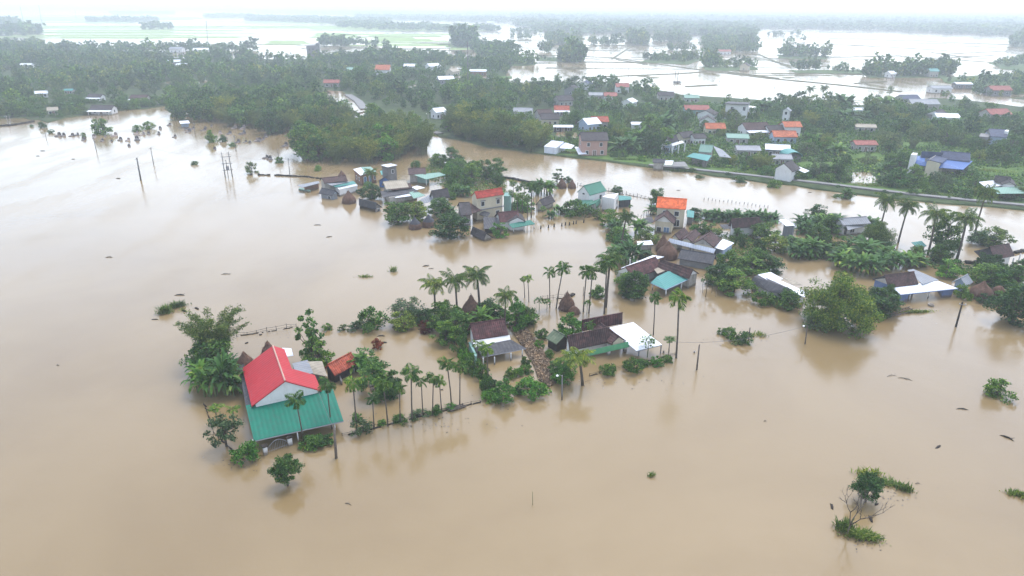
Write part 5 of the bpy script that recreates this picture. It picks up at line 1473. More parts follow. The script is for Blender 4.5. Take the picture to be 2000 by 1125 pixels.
# ------------------------------------------------------------------ garden planting, one by one (foot x, y; tip y)
G_ARE = 'areca palms in the flooded gardens'
G_COC = 'coconut palms'
G_BAN = 'banana plants'
G_SHR = 'garden shrubs standing in water'
G_TRE = 'trees around the flooded houses'
def crown_at(k, cx, cy, bx, by, **kw): return plant(k, bx, by, cy, **kw)
for bx, by, ty, lab in [
        (697, 838, 735, 'areca palm by the right end of the teal awning, first of the front garden row'),
        (731, 838, 768, 'short areca palm with yellow stem, second of the front garden row'),
        (782, 825, 748, 'areca palm with bushy upright dark crown, fourth of the front garden row'),
        (805, 822, 716, 'tall areca palm with splayed crown, fifth of the front garden row'),
        (826, 811, 732, 'areca palm right of the tall splayed one in the front garden row'),
        (845, 811, 726, 'middle areca palm of the tight trio in the front garden row'),
        (863, 807, 733, 'right-hand areca palm of the tight trio in the front garden row'),
        (882, 790, 697, 'taller areca palm of the pair at the right end of the front row'),
        (898, 790, 703, 'last areca palm at the right end of the front garden row'),
        (593, 860, 764, 'areca palm rising in front of the teal awning'),
        (648, 838, 738, 'areca palm leaning over the right corner of the teal awning'),
        (758, 832, 735, 'slender areca palm whose crown merges with the bush behind the front row'),
        (932, 722, 664, 'left of two small areca palms before the grey porch roof'),
        (955, 757, 665, 'right of two areca palms before the grey porch roof'),
        (1025, 582, 538, 'left palm of the shorter areca pair behind the firewood lane'),
        (1033, 590, 536, 'right palm of the shorter areca pair behind the firewood lane'),
        (1074, 600, 520, 'left palm of the tall areca pair left of the onion-shaped haystack'),
        (1086, 602, 511, 'right palm of the tall areca pair left of the onion-shaped haystack'),
        (1139, 609, 516, 'left palm of the areca pair right of the onion-shaped haystack'),
        (1150, 612, 516, 'right palm of the areca pair right of the onion-shaped haystack'),
        (1276, 655, 574, 'areca palm in open water right of the white sheet awning'),
        (1321, 699, 562, 'tallest thin areca palm far right of the white sheet awning'),
        (1306, 690, 660, 'dwarf areca palm beside the tallest thin one'),
        (1147, 690, 624, 'areca palm crown above the long brown roof'),
        (1224, 580, 545, 'small areca palm before the aqua awning house'),
        (1180, 613, 500, 'thin areca palm with its crown under the coconut fronds left of the aqua awning'),
        (424, 828, 792, 'small areca palm at the left garden edge'),
        (458, 830, 794, 'tufted young areca palm beside the left lean-to'),
        (713, 745, 722, 'young areca palm beside the red tiled shed')]:
    plant('areca', bx, by, ty, lab, G_ARE, wide=None if height(bx, by, ty) > 6 else max(0.8, height(bx, by, ty) / 7))
for bx, by, ty in [(1000, 425, 370), (1010, 430, 376), (1020, 428, 372), (1038, 425, 358), (1030, 440, 380), (1048, 412, 366), (1025, 408, 352), (1014, 410, 360), (1005, 400, 350), (1042, 400, 356), (1055, 396, 360), (1037, 424, 354)]:
    plant('areca', bx, by, ty, 'areca palm of the dense little grove right of the yellow house', 'areca grove by the yellow house')
for bx, by, ty in [(1378, 580, 534), (1390, 572, 540), (1372, 572, 543), (1398, 580, 548)]:
    plant('areca', bx, by, ty, 'spindly areca palm in the clump right of the aqua awning', 'areca clump by the aqua awning')
plant('areca', 1229, 428, 398, 'lone areca palm between the green porch roof and the orange roof', G_ARE)
for bx, by, ty, sx, lab in [
        (850, 625, 545, 1.0, 'coconut palm at the left end of the palm clump above the mossy tiled house'),
        (893, 622, 532, 1.0, 'coconut palm in the middle of the clump by the tall haystack'),
        (938, 615, 523, 1.1, 'coconut palm with yellowing fronds right of the tall haystack'),
        (985, 650, 567, 0.8, 'short coconut palm behind the mossy tiled roof'),
        (1138, 752, 684, 1.05, 'low broad coconut palm drooping over the front hedge'),
        (1183, 600, 492, 1.1, 'coconut palm with dense crown left of the aqua awning house'),
        (1212, 485, 408, 1.0, 'coconut palm above the water edge below the green porch roof'),
        (1713, 470, 378, 1.0, 'dark coconut palm before the canal, left of the two by the grey roof'),
        (1754, 474, 390, 1.0, 'coconut palm before the canal, right of the two by the grey roof'),
        (1812, 498, 402, 1.15, 'leaning coconut palm left of the thick crowned one on the right'),
        (1868, 510, 412, 1.25, 'thick crowned coconut palm in the right-hand grove'),
        (1904, 455, 362, 1.0, 'tall curved coconut palm reaching over the canal wall'),
        (728, 372, 330, 0.9, 'coconut palm beside the tower house'),
        (1990, 392, 362, 0.8, 'young coconut palm on the far bank at the right edge'),
        (1577, 205, 168, 1.0, 'left of two far palms on the paddy edge'),
        (1604, 206, 166, 1.0, 'right of two far palms on the paddy edge')]:
    plant('coconut', bx, by, ty, lab, G_COC, wide=sx)
for bx, by, ty, sx, lab in [
        (433, 770, 694, 1.05, 'huge banana clump with pale midribs left of the red roof'),
        (412, 776, 712, 0.9, 'front banana clump at the water left of the red roof'),
        (446, 748, 684, 0.9, 'rear banana clump touching the bamboo left of the red roof'),
        (396, 738, 688, 0.85, 'outermost banana clump left of the red roof'),
        (400, 762, 704, 0.9, 'banana clump at the left edge of the red roof garden'),
        (457, 768, 716, 0.85, 'dark banana clump against the lean-to of the red-roofed house'),
        (1228, 515, 468, 1.4, 'banana clump before the white flat sheet roof'),
        (1205, 505, 478, 1.2, 'banana clump at the water edge left of the white flat sheet roof'),
        (1243, 455, 425, 1.2, 'banana clump by the cream gabled house'),
        (1055, 378, 348, 1.3, 'dense banana clump beside the canal fence'),
        (1068, 380, 350, 1.2, 'second dense banana clump beside the canal fence'),
        (1278, 420, 398, 1.0, 'banana clump at the left wall of the orange-roofed house'),
        (940, 640, 600, 1.0, 'banana clump under the palms above the mossy tiled roof'),
        (1700, 745, 742, 0.3, ''),
        (700, 724, 690, 0.9, 'banana clump behind the red tiled shed')]:
    if lab: plant('banana', bx, by, ty, lab, G_BAN, wide=sx)
for i, (bx, by, ty) in enumerate([(1385, 428, 402), (1400, 430, 400), (1418, 430, 398), (1436, 430, 400), (1455, 428, 402), (1473, 428, 400), (1490, 430, 402), (1506, 432, 404), (1566, 440, 408), (1583, 445, 412), (1600, 445, 408), (1615, 448, 410), (1575, 455, 420), (1690, 440, 412), (1702, 440, 416), (1635, 425, 412)]):
    plant('banana', bx, by, ty, 'banana clump of the row along the canal side of the island', 'banana row along the canal', wide=1.25).location.z = -0.9
for bx, by, ty in [(1660, 530, 492), (1680, 535, 494), (1700, 536, 498), (1722, 528, 492), (1745, 525, 490), (1768, 520, 492), (1640, 520, 488), (1790, 518, 494), (1650, 510, 482), (1610, 500, 470), (1590, 498, 468), (1550, 505, 474), (1570, 500, 470), (1700, 515, 484), (1730, 512, 480), (1560, 490, 462), (1540, 484, 456)]:
    plant('banana', bx, by, ty, 'dark banana clump in the dense thicket above the blue-walled house', 'banana thicket above the blue-walled house', wide=1.15)
for k, bx, by, ty, sx, lab in [
        ('bamboo', 424, 700, 590, 0.92, 'loose yellow-green bamboo clump left of the red roof'),
        ('dark', 415, 720, 648, 0.95, 'dark tree under the yellow-green bamboo'),
        ('lone', 443, 872, 812, 1.0, 'grey-green bushy tree at the left corner of the teal awning'),
        ('rounddark', 562, 949, 892, 0.82, 'lone small tree in open water below the gate'),
        ('airy', 612, 706, 622, 0.75, 'open broad-leaved tree behind the grey outbuilding'),
        ('mid', 625, 710, 650, 0.62, 'leafy tree behind the grey outbuilding'),
        ('bright', 712, 722, 672, 0.6, 'light green shrubby tree beside the red tiled shed'),
        ('mid', 741, 770, 702, 0.75, 'tree standing in the flooded garden behind the areca row'),
        ('dark', 762, 775, 728, 0.5, 'smaller dark tree pressed against the garden tree behind the areca row'),
        ('brightshrub', 487, 896, 858, 0.9, 'bright green bush at the left gate pillar'),
        ('shrub', 604, 872, 852, 0.8, 'left hedge bush right of the gate'),
        ('darkshrub', 628, 866, 848, 0.9, 'right hedge bush right of the gate'),
        ('greyshrub', 707, 845, 822, 0.9, 'round grey shrub under the leftmost areca of the front row'),
        ('shrub', 782, 824, 810, 0.6, 'small shrub at the foot of the bushy areca palm'),
        ('shrub', 848, 808, 792, 0.6, 'small shrub at the foot of the tight areca trio'),
        ('greyshrub', 818, 812, 803, 0.7, 'flat greyish shrub between areca trunks'),
        ('brightshrub', 880, 796, 788, 0.5, 'little bright shrub by the driftwood raft'),
        ('brightshrub', 698, 822, 806, 0.4, 'little tuft shrub beside the leftmost areca'),
        ('brightshrub', 746, 830, 820, 0.35, 'tiny shrub between the second and third areca palms'),
        ('redshrub', 832, 646, 625, 0.80, 'round copper-red shrub in the flooded yard'),
        ('redshrub', 738, 680, 660, 0.55, 'smaller copper-red shrub in the flooded yard'),
        ('shrub', 729, 640, 598, 1.35, 'large leafy bush on the field fence line'),
        ('grey', 796, 622, 575, 0.8, 'grey-green bush tree on the field fence line'),
        ('lime', 785, 640, 604, 0.7, 'dense tree right of the fence line bush'),
        ('darkshrub', 822, 625, 602, 1.3, 'dark hedge bush left of the coconut clump'),
        ('greyshrub', 698, 642, 628, 0.8, 'grey bush at the end of the field fence hedge'),
        ('greyshrub', 672, 645, 634, 0.5, 'small grey bush on the field fence hedge'),
        ('shrub', 640, 644, 632, 0.5, 'small green bush on the field fence hedge'),
        ('dark', 868, 640, 580, 0.8, 'dark tree under the left coconut palm'),
        ('mid', 885, 655, 600, 0.85, 'leafy tree at the left wall of the mossy tiled house'),
        ('dark', 955, 625, 580, 0.7, 'dark tree right of the tall haystack'),
        ('mid', 968, 632, 592, 0.7, 'leafy tree between the tall haystack and the short coconut'),
        ('bright', 1010, 640, 572, 0.7, 'light green tree behind the mossy tiled roof'),
        ('lime', 1028, 632, 590, 0.6, 'tree left of the shorter areca pair'),
        ('shrub', 1022, 628, 602, 0.9, 'bush by the back of the firewood lane'),
        ('papaya', 1053, 608, 585, 0.7, 'papaya-like tree left of the tall areca pair'),
        ('papaya', 1068, 605, 588, 0.6, 'smaller papaya-like tree left of the tall areca pair'),
        ('papaya', 1043, 645, 617, 0.6, 'spindly young tree by the firewood lane'),
        ('papaya', 1146, 614, 590, 0.5, 'spindly plant under the areca pair'),
        ('bright', 1116, 655, 606, 0.72, 'dense bright tree behind the long brown roof'),
        ('shrub', 898, 690, 652, 0.8, 'upper bush of the hedge along the flooded yard'),
        ('brightshrub', 912, 712, 676, 0.7, 'second bush of the hedge along the flooded yard'),
        ('shrub', 925, 728, 694, 0.7, 'third bush of the hedge along the flooded yard'),
        ('darkshrub', 942, 738, 710, 0.7, 'fourth bush of the hedge along the flooded yard'),
        ('shrub', 950, 758, 730, 0.65, 'fifth bush of the hedge along the flooded yard'),
        ('darkshrub', 962, 768, 742, 0.55, 'lowest bush of the hedge along the flooded yard'),
        ('mid', 872, 668, 622, 0.6, 'tree at the top of the yard hedge'),
        ('brightshrub', 955, 780, 764, 0.8, 'trailing light bush left of the bright front tree'),
        ('bright', 986, 784, 735, 0.55, 'bright green young tree at the front fence'),
        ('darkshrub', 1012, 768, 752, 0.5, 'small round dark bush at the front fence'),
        ('brightshrub', 1046, 770, 738, 1.35, 'big rounded bush at the lane end'),
        ('shrub', 1027, 728, 712, 0.55, 'right of three clipped shrubs beside the lane'),
        ('brightshrub', 1014, 732, 716, 0.5, 'middle of three clipped shrubs beside the lane'),
        ('shrub', 999, 736, 716, 0.55, 'left of three clipped shrubs beside the lane'),
        ('darkshrub', 1026, 712, 694, 0.5, 'dark bush at the corner post of the grey porch'),
        ('brightshrub', 1052, 678, 664, 0.5, 'light bush on the firewood lane'),
        ('shrub', 1071, 698, 682, 0.45, 'bush right of the lane by the olive shed'),
        ('darkshrub', 1058, 660, 640, 0.7, 'dark bush left of the olive shed'),
        ('mid', 1098, 728, 694, 0.55, 'leafy tree left of the low coconut palm'),
        ('bright', 1100, 748, 708, 0.5, 'lower leafy tree left of the low coconut palm'),
        ('shrub', 1186, 730, 708, 0.75, 'spiky rounded bush right of the low coconut palm'),
        ('darkshrub', 1236, 724, 698, 0.9, 'dark bush before the white sheet awning'),
        ('shrub', 1256, 712, 700, 0.6, 'low bush joined to the dark one before the white awning'),
        ('brightshrub', 1284, 712, 694, 0.6, 'light bush at the right awning post'),
        ('shrub', 1302, 705, 694, 0.5, 'bush at the foot of the dwarf areca palm'),
        ('papaya', 1264, 698, 664, 0.9, 'papaya tree with pale leaves at the awning corner'),
        ('dark', 1240, 580, 522, 0.8, 'tree before the aqua awning house'),
        ('mid', 1222, 572, 530, 0.6, 'smaller tree left of the one before the aqua awning'),
        ('shrub', 1166, 578, 556, 0.9, 'bush at the waterline under the dense coconut palm'),
        ('dark', 1258, 512, 484, 0.6, 'dark bush tree below the white flat sheet roof'),
        ('lime', 1265, 478, 436, 0.8, 'tree beside the rear haystack'),
        ('bright', 1215, 478, 450, 0.8, 'bright tree under the water edge coconut'),
        ('mid', 1190, 440, 405, 0.7, 'small tree in water below the green porch roof'),
        ('bright', 1365, 455, 425, 0.8, 'bright tree right of the orange-roofed house'),
        ('dark', 1355, 430, 402, 0.6, 'small dark tree behind the aqua lean-to'),
        ('lime', 1388, 460, 432, 0.8, 'tree above the triple gabled house'),
        ('dark', 1425, 535, 482, 0.85, 'dark tree right of the white side roof'),
        ('mid', 1432, 570, 522, 0.9, 'round leafy tree at the waterline of the island middle'),
        ('dark', 1405, 555, 510, 0.9, 'dark round tree right of the aqua awning house'),
        ('darkshrub', 1490, 594, 566, 1.1, 'very dark bush at the foot of the dark roof slope'),
        ('shrub', 1530, 598, 562, 1.4, 'leafy bush against the white sheet roof strips'),
        ('olive', 1634, 638, 524, 0.98, 'great spreading olive green tree at the waterline'),
        ('greyshrub', 1592, 642, 608, 1.1, 'grey brushwood bush under the great spreading tree'),
        ('dark', 1722, 612, 560, 0.9, 'dark tree between the great tree and the blue-walled house'),
        ('mid', 1700, 615, 578, 0.7, 'tree right behind the great spreading tree'),
        ('dark', 1490, 470, 430, 1.0, 'broad dark tree covering the brown house'),
        ('lime', 1512, 490, 450, 0.9, 'round tree in the island middle'),
        ('dark', 1500, 530, 492, 0.9, 'dark tree above the sheet roof strips'),
        ('mid', 1470, 530, 494, 0.9, 'grey-green tree above the dark roof slope'),
        ('dark', 1595, 428, 396, 0.7, 'dark upright tree in the banana row'),
        ('dark', 1622, 455, 415, 0.8, 'dark tree left of the grey metal roof'),
        ('olive', 1710, 480, 425, 0.55, 'brownish tree before the grey metal roof'),
        ('dark', 1840, 490, 405, 0.9, 'dark tree between the two right-hand coconut crowns'),
        ('lime', 1938, 478, 436, 1.0, 'leafy tree right of the tall curved palm'),
        ('dark', 1915, 478, 448, 0.8, 'dark tree beside the tall curved palm'),
        ('dark', 1975, 632, 548, 0.95, 'dark tree overhanging the water at the right edge'),
        ('lime', 1998, 598, 536, 0.9, 'leafy tree at the right frame edge'),
        ('mid', 1925, 555, 510, 0.9, 'light green tree below the posts house'),
        ('bright', 1950, 560, 515, 0.9, 'bright tree below the posts house'),
        ('mid', 1985, 560, 516, 0.8, 'leafy tree right of the bright one below the posts house'),
        ('shrub', 1882, 582, 556, 0.9, 'bush at the corner of the white sheet porch'),
        ('darkshrub', 1925, 592, 574, 1.0, 'bush before the broad brown haystack'),
        ('shrub', 1955, 590, 570, 1.0, 'bush right of the broad brown haystack'),
        ('bright', 1850, 540, 500, 0.9, 'bright tree above the white sheet porch'),
        ('dark', 880, 462, 408, 1.25, 'big dark round tree at the waterfront'),
        ('dark', 778, 434, 386, 1.15, 'big dark tree by the cow shed, left one'),
        ('lime', 812, 430, 386, 1.1, 'leafy tree right of the big dark tree by the cow shed'),
        ('dark', 728, 388, 356, 0.75, 'dark tree between the turquoise awning and the tan roof'),
        ('mid', 860, 420, 382, 0.9, 'leafy tree before the grey gabled house'),
        ('bright', 977, 462, 428, 0.7, 'pale flecked round tree before the teal awning'),
        ('dark', 1282, 400, 361, 0.65, 'dome-shaped dark tree beside the canal'),
        ('dark', 1205, 378, 360, 0.5, 'small dark tree behind the white annex'),
        ('airy', 1088, 360, 332, 0.7, 'wispy tree by the two small haystacks'),
        ('dark', 1109, 356, 343, 0.4, 'tiny dark tree between the two small haystacks'),
        ('dark', 1198, 286, 248, 0.85, 'dark round tree beside the pink house'),
        ('bright', 1255, 706, 690, 0.3, ''),
        ('greyshrub', 492, 338, 316, 1.1, 'broad leaning bush by the transformer poles'),
        ('shrub', 203, 262, 230, 2.4, 'large round bush in the flooded graveyard'),
        ('shrub', 292, 252, 236, 1.4, 'smaller bush right of the large graveyard bush'),
        ('shrub', 268, 256, 243, 1.2, 'low bush linking the two graveyard bushes'),
        ('shrub', 415, 277, 252, 1.4, 'spiky bush among the drowned tombs'),
        ('shrub', 437, 276, 262, 1.0, 'low bush among the drowned tombs'),
        ('shrub', 455, 286, 278, 0.9, 'flat bush below the drowned tombs'),
        ('shrub', 380, 321, 314, 0.7, 'scrap of greenery floating left of the transformer poles'),
        ('shrub', 85, 250, 236, 0.9, 'bush at the end of the left dike'),
        ('shrub', 62, 248, 243, 0.6, 'tiny bush on the left dike'),
        ('darkshrub', 100, 260, 252, 0.8, 'dark bush trailing from the left dike'),
        ('shrub', 163, 268, 258, 0.6, 'small dark shrub left of the large graveyard bush'),
        ('brightshrub', 545, 318, 304, 0.8, 'bush round the foot of the pole above the stone row'),
        ('brightshrub', 620, 333, 322, 0.7, 'small shrub before the bamboo grove'),
        ('brightshrub', 814, 326, 312, 1.0, 'clipped bush in the brown backwater'),
        ('shrub', 1648, 387, 366, 1.6, 'large bush in the canal below the embankment'),
        ('shrub', 1443, 355, 344, 1.2, 'bush in the canal by the bend'),
        ('shrub', 1512, 365, 350, 1.2, 'bush under the embankment wall'),
        ('shrub', 1367, 347, 341, 0.8, 'little bush in the canal')]:
    if not lab: continue
    o = plant(k, bx, by, ty, lab, G_TRE if k not in ('shrub', 'darkshrub', 'brightshrub', 'greyshrub', 'redshrub') else G_SHR, wide=sx * (1.35 if k in ('dark', 'mid', 'bright', 'grey', 'lime') else 1.12))
    if k in ('dark', 'mid', 'bright', 'grey', 'lime', 'olive'): o.location.z -= 0.1 * height(bx, by, ty)
plant('rounddark', 1690, 980, 929, 'small round-crowned dark tree in open water at lower right', G_TRE, wide=0.95)
plant('shrub', 1950, 774, 742, 'floating bush of bright leaves near the right edge', G_SHR, wide=1.25)
plant('shrub', 1430, 662, 640, 'left leafy clump round the garden fence post', G_SHR, wide=0.8)
plant('shrub', 1452, 668, 646, 'right leafy clump round the garden fence post', G_SHR, wide=0.8)
plant('greyshrub', 1440, 672, 664, 'low scrub below the leafy clumps at the fence post', G_SHR, wide=0.7)
plant('shrub', 1412, 652, 642, 'upper leafy clump left of the fence post', G_SHR, wide=0.6)

def grass(bx, by, rx, ry, h, n, label, seed, rz=0.0, cat='grass clump', lean=0.9, w_=0.05):
    p = P(bx, by)
    V, F = blades(seed, n, rx, ry, h, w_, lean)
    o = link('grass_clump', mesh_from('grass_clump', V, F, LEAF['grass']))
    o.location = (p.x, p.y, 0); o.rotation_euler = (0, 0, rz)
    return meta(o, label, cat, 'clumps of drowned grass')
grass(1676, 1046, 2.2, 0.85, 0.6, 900, 'bright grass bed at the foot of the bare tree', 1, -0.25, lean=1.5)
grass(1648, 1032, 1.2, 0.6, 1.0, 350, 'thin grass fringe left of the bare tree', 2, -0.25)
grass(1700, 928, 1.9, 0.6, 0.8, 240, 'pale tall grass behind the small round-crowned tree', 3, -0.2, lean=1.0)
grass(1738, 945, 2.2, 0.6, 0.45, 330, 'matted grass right of the small round-crowned tree', 4, -0.5, lean=2.0)
grass(1768, 958, 1.2, 0.5, 0.8, 130, 'wispy grass at the end of the matted patch', 5, -0.4)
grass(1990, 968, 1.4, 0.7, 0.5, 330, 'grass bed cut by the right frame edge', 6, -0.4)
grass(322, 612, 1.5, 0.8, 1.3, 500, 'lower grass tuft of the drifting weed left of the house', 7, 0.5)
grass(347, 600, 1.8, 0.6, 1.0, 500, 'upper grass tuft of the drifting weed left of the house', 8, 0.5)
grass(706, 541, 2.4, 0.7, 0.5, 130, 'faint floating weed in mid water', 9)
grass(770, 530, 1.0, 0.5, 1.0, 120, 'small weed tuft in mid water', 10)
grass(1272, 930, 0.6, 0.3, 0.5, 60, 'scrap of green weed alone in the foreground water', 11)
grass(1480, 655, 1.6, 0.9, 0.6, 130, 'sparse weed right of the fence post clumps', 12)
grass(1790, 610, 4.0, 0.5, 0.5, 500, 'low grassy bank before the blue-walled house', 13, 0.1)
for i, (x, y, rx, ry, n) in enumerate([(1180, 305, 10, 2.2, 900), (1110, 300, 7, 1.8, 600), (1230, 315, 9, 2.0, 900), (1590, 348, 14, 2.5, 1200), (1720, 366, 16, 2.5, 1400), (1860, 385, 16, 2.5, 1400), (1945, 338, 12, 4, 1600), (1700, 315, 14, 5, 1500), (1440, 340, 12, 1.6, 700), (1330, 335, 7, 1.2, 300)]):
    grass(x, y, rx, ry, 1.1, n, ['grass along the canal bank', 'grass on the bank below the white sheds', 'grass on the bank below the columned house', 'roadside grass right of the white gabled cottage', 'roadside grass below the pools', 'roadside grass toward the right edge', 'bright meadow at the right edge', 'meadow above the embankment pools', 'grass strip under the teal front awning house', 'grass tuft strip on the canal wall'][i], 40 + i, -0.12)

# bare tree
def bare(bx, by, ty, label, seed, k=1.25):
    rg = random.Random(seed)
    p = P(bx, by); hh = height(bx, by, ty)
    o = thing('bare_tree', label, 'tree', (p.x, p.y, 0))
    m = MB(); tw = MB()
    def grow(pt, d, L, r, n):
        e = pt + d * L
        mid = pt.lerp(e, 0.5) + Vector((rg.uniform(-1, 1), rg.uniform(-1, 1), 0)) * L * 0.07
        (m if n > 2 else tw).tube([pt, mid, e], [r, r * 0.85, r * 0.68], 5)
        if n == 0: return
        for _ in range(rg.choice((2, 2, 3))):
            nd = (d + Vector((rg.uniform(-1, 1), rg.uniform(-1, 1), rg.uniform(-0.05, 0.7))) * 0.58).normalized()
            grow(e, nd, L * rg.uniform(0.62, 0.85), r * 0.66, n - 1)
    grow(Vector((0, 0, -0.8)), Vector((0.08, 0, 1)), 0.8 + hh * 0.28, 0.075 * k, 5)
    vs = m.v + tw.v; fs = m.f + [tuple(len(m.v) + i for i in f) for f in tw.f]
    link('branches', mesh_from('branches', vs, fs, M('driftwood'), True), o)
    return o
bare(1652, 1046, 972, 'leafless tree standing in bright grass at lower right', 5)
bare(1588, 636, 588, 'leafless branches left of the great spreading tree', 9, 0.9)
bare(600, 333, 306, 'bare stick tree behind the left village roofs', 12, 0.6)

# ------------------------------------------------------------------ poles, wires, fences, wreckage, tombs
def pole(bx, by, tx, ty, r, label, mat='concrete', lamp=False, arm=True, name='utility_pole'):
    p = P(bx, by); hh = height(bx, by, ty)
    # where the tip stands, so that the lean is kept
    t = P(tx, ty, hh)
    lean = Vector((t.x - p.x, (t.y - p.y) * 0.3, 0))
    if lean.length > 0.12 * hh: lean *= 0.12 * hh / lean.length
    o = thing(name, label, 'pole', (p.x, p.y, 0), 0, 'poles standing in the flood')
    MB().tube([(0, 0, -1), (lean.x, lean.y, hh)], [r, r * 0.7], 8).build('pole', M(mat), o, True)
    if arm:
        a = RNG.uniform(-0.4, 0.4)
        m = MB().box((lean.x, lean.y - r, hh - 0.35), (0.95, 0.1, 0.1), a)
        c = m.build('crossarm', M('steel'), o)
        for sx in (-0.4, 0.4):
            i = MB().tube([(lean.x + sx * math.cos(a), lean.y - r + sx * math.sin(a), hh - 0.3), (lean.x + sx * math.cos(a), lean.y - r + sx * math.sin(a), hh - 0.12)], [0.05, 0.035], 6)
            i.build('insulator', M('white'), c)
    if lamp:
        m = MB().tube([(lean.x, lean.y, hh - 0.1), (lean.x - 0.35, lean.y - 0.1, hh + 0.12), (lean.x - 0.6, lean.y - 0.15, hh + 0.05)], [0.03, 0.025, 0.025], 5)
        am = m.build('lamp_arm', M('steel'), o)
        l = MB().lathe([(0.02, -0.14), (0.13, -0.06), (0.16, 0.03), (0.10, 0.12), (0.02, 0.16)], 10)
        l.v = [(x + lean.x - 0.6, y + lean.y - 0.15, z + hh) for x, y, z in l.v]
        l.build('lamp_head', M('lamp'), am, True)
    return Vector((p.x + lean.x, p.y + lean.y, hh))
tops = {}
tops['big'] = pole(275, 352, 267, 308, 0.24, 'thick dark utility pole alone in the wide left water')
tops['thin'] = pole(300, 321, 294, 288, 0.13, 'thin pole right behind the thick dark one')
pole(188, 293, 182, 268, 0.14, 'pole standing left below the large graveyard bush')
pole(381, 263, 379, 240, 0.13, 'pole beside the little white shelter')
tops['t2'] = pole(461, 295, 457, 264, 0.14, 'pole among the drowned tombs')
pole(90, 272, 88, 258, 0.10, 'short pole below the left dike', arm=False)
pole(18, 246, 11, 226, 0.2, 'left pole of the two at the left frame edge')
pole(22, 243, 17, 224, 0.15, 'right pole of the two at the left frame edge', arm=False)
tops['m1'] = pole(545, 318, 542, 290, 0.12, 'pole with creeper-covered foot above the stone row', arm=False)
tops['m2'] = pole(566, 344, 563, 309, 0.12, 'pole at the left end of the village waterfront')
pole(656, 895, 653, 838, 0.17, 'stout wooden pole in front of the teal awning corner', 'driftwood', arm=False)
pole(1361, 722, 1366, 673, 0.13, 'bare wooden post in open water right of the tallest areca', 'driftwood', arm=False)
pole(1462, 668, 1465, 640, 0.10, 'wooden post among leafy clumps', 'darkwood', arm=False)
tops['lamp1'] = pole(1573, 672, 1577, 636, 0.11, 'lamp post with white globe left of the great spreading tree', 'driftwood', True, False, 'lamp_post')
pole(1867, 638, 1880, 590, 0.16, 'dark leaning utility pole in the right-hand water', 'darkwood')
tops['lamp2'] = pole(1098, 781, 1098, 733, 0.11, 'lamp post with white globe before the low coconut palm', 'concrete', True, False, 'lamp_post')
pole(1139, 578, 1140, 560, 0.06, 'short stake beside the onion-shaped haystack', 'darkwood', arm=False)
pole(1041, 986, 1040, 960, 0.035, 'thin bamboo stick alone in the foreground water', 'culm', arm=False, name='stake')
pole(836, 249, 836, 222, 0.2, 'lamp pole at the canal bend', 'paleconcrete', True, False, 'lamp_post')
pole(828, 252, 828, 236, 0.2, 'short dark pole at the canal bend', 'darkwood', arm=False)
pole(914, 170, 913, 82, 0.35, 'tall power pole in the central wood', 'concrete')
pole(877, 110, 877, 74, 0.35, 'tall power pole left of the poplar clump', 'concrete')
pole(405, 76, 403, 40, 0.5, 'tall mast in the far rice fields', 'concrete')
pole(46, 44, 44, 13, 0.9, 'left far mast fading in mist', 'concrete')
pole(81, 42, 77, 6, 0.9, 'far mast fading in mist right of the leftmost', 'concrete')
pole(149, 40, 147, 20, 0.7, 'third far mast fading in mist', 'concrete')
pole(1164, 144, 1164, 122, 0.14, 'thin pole in the paddies behind the twin grey gables', arm=False)
pole(1228, 150, 1228, 130, 0.14, 'thin pole in the paddies right of the twin gables', arm=False)
pole(1404, 170, 1406, 152, 0.14, 'thin pole in the paddies left of the white flat-roofed house', arm=False)
pole(1512, 180, 1514, 160, 0.14, 'left thin pole in the paddies above the tower house', arm=False)
pole(1560, 182, 1563, 158, 0.14, 'right thin pole in the paddies above the tower house', arm=False)
# transformer
p0, p1 = P(440, 346), P(454, 345)
hh = height(440, 346, 298)
o = thing('transformer_stand', 'two-pole transformer stand with crossbars in the wide left water', 'transformer', tuple(p0), math.atan2(p1.y - p0.y, p1.x - p0.x))
Lx = (p1 - p0).length
for x in (0, Lx): MB().tube([(x, 0, -1), (x * 0.94, 0.1, hh)], [0.15, 0.10], 8).build('pole', M('concrete'), o, True)
for z in (hh * 0.82, hh * 0.55, hh * 0.28): MB().box((Lx / 2, 0, z), (Lx + 0.8, 0.12, 0.14)).build('crossbar', M('steel'), o)
t = MB().box((Lx * 0.5, 0, hh * 0.28 + 0.55), (0.8, 0.6, 0.9)).build('transformer_box', M('steel'), o)
for x in (-0.25, 0, 0.25): MB().tube([(Lx * 0.5 + x, 0, hh * 0.28 + 1.0), (Lx * 0.5 + x, 0, hh * 0.28 + 1.3)], [0.06, 0.04], 6).build('bushing', M('door'), t)
MB().tube([(Lx * 0.42, 0, -0.6), (Lx * 0.42, 0, hh * 0.7)], [0.08, 0.07], 6).build('switch_pole', M('darkwood'), o)

def cable(a, b, sag, r, label, name='power_line'):
    pts = [a.lerp(b, t / 10) + Vector((0, 0, -sag * 4 * (t / 10) * (1 - t / 10))) for t in range(11)]
    o = MB().tube(pts, [r] * 11, 4).build(name, M('wire'))
    return meta(o, label, 'cable', 'sagging cables over the flood')
cable(tops['big'], tops['thin'], 0.5, 0.018, 'cable between the thick dark pole and the thin one behind it')
cable(tops['thin'], P(437, 300, hh), 1.2, 0.018, 'cable from the thin pole to the transformer stand')
cable(P(440, 300, hh), tops['m2'], 1.0, 0.018, 'cable from the transformer stand to the village pole')
cable(P(1317, 668, 2.2), tops['lamp1'], 0.9, 0.02, 'long sagging cable past the bare wooden post to the lamp post')
cable(P(622, 765, 3.0), P(653, 840, 3.6), 0.15, 0.022, 'pale cable from the red roof corner to the stout wooden pole')
cable(P(1420, 178, 5), P(1560, 160, 9), 1.5, 0.05, 'faint cable over the far paddies')

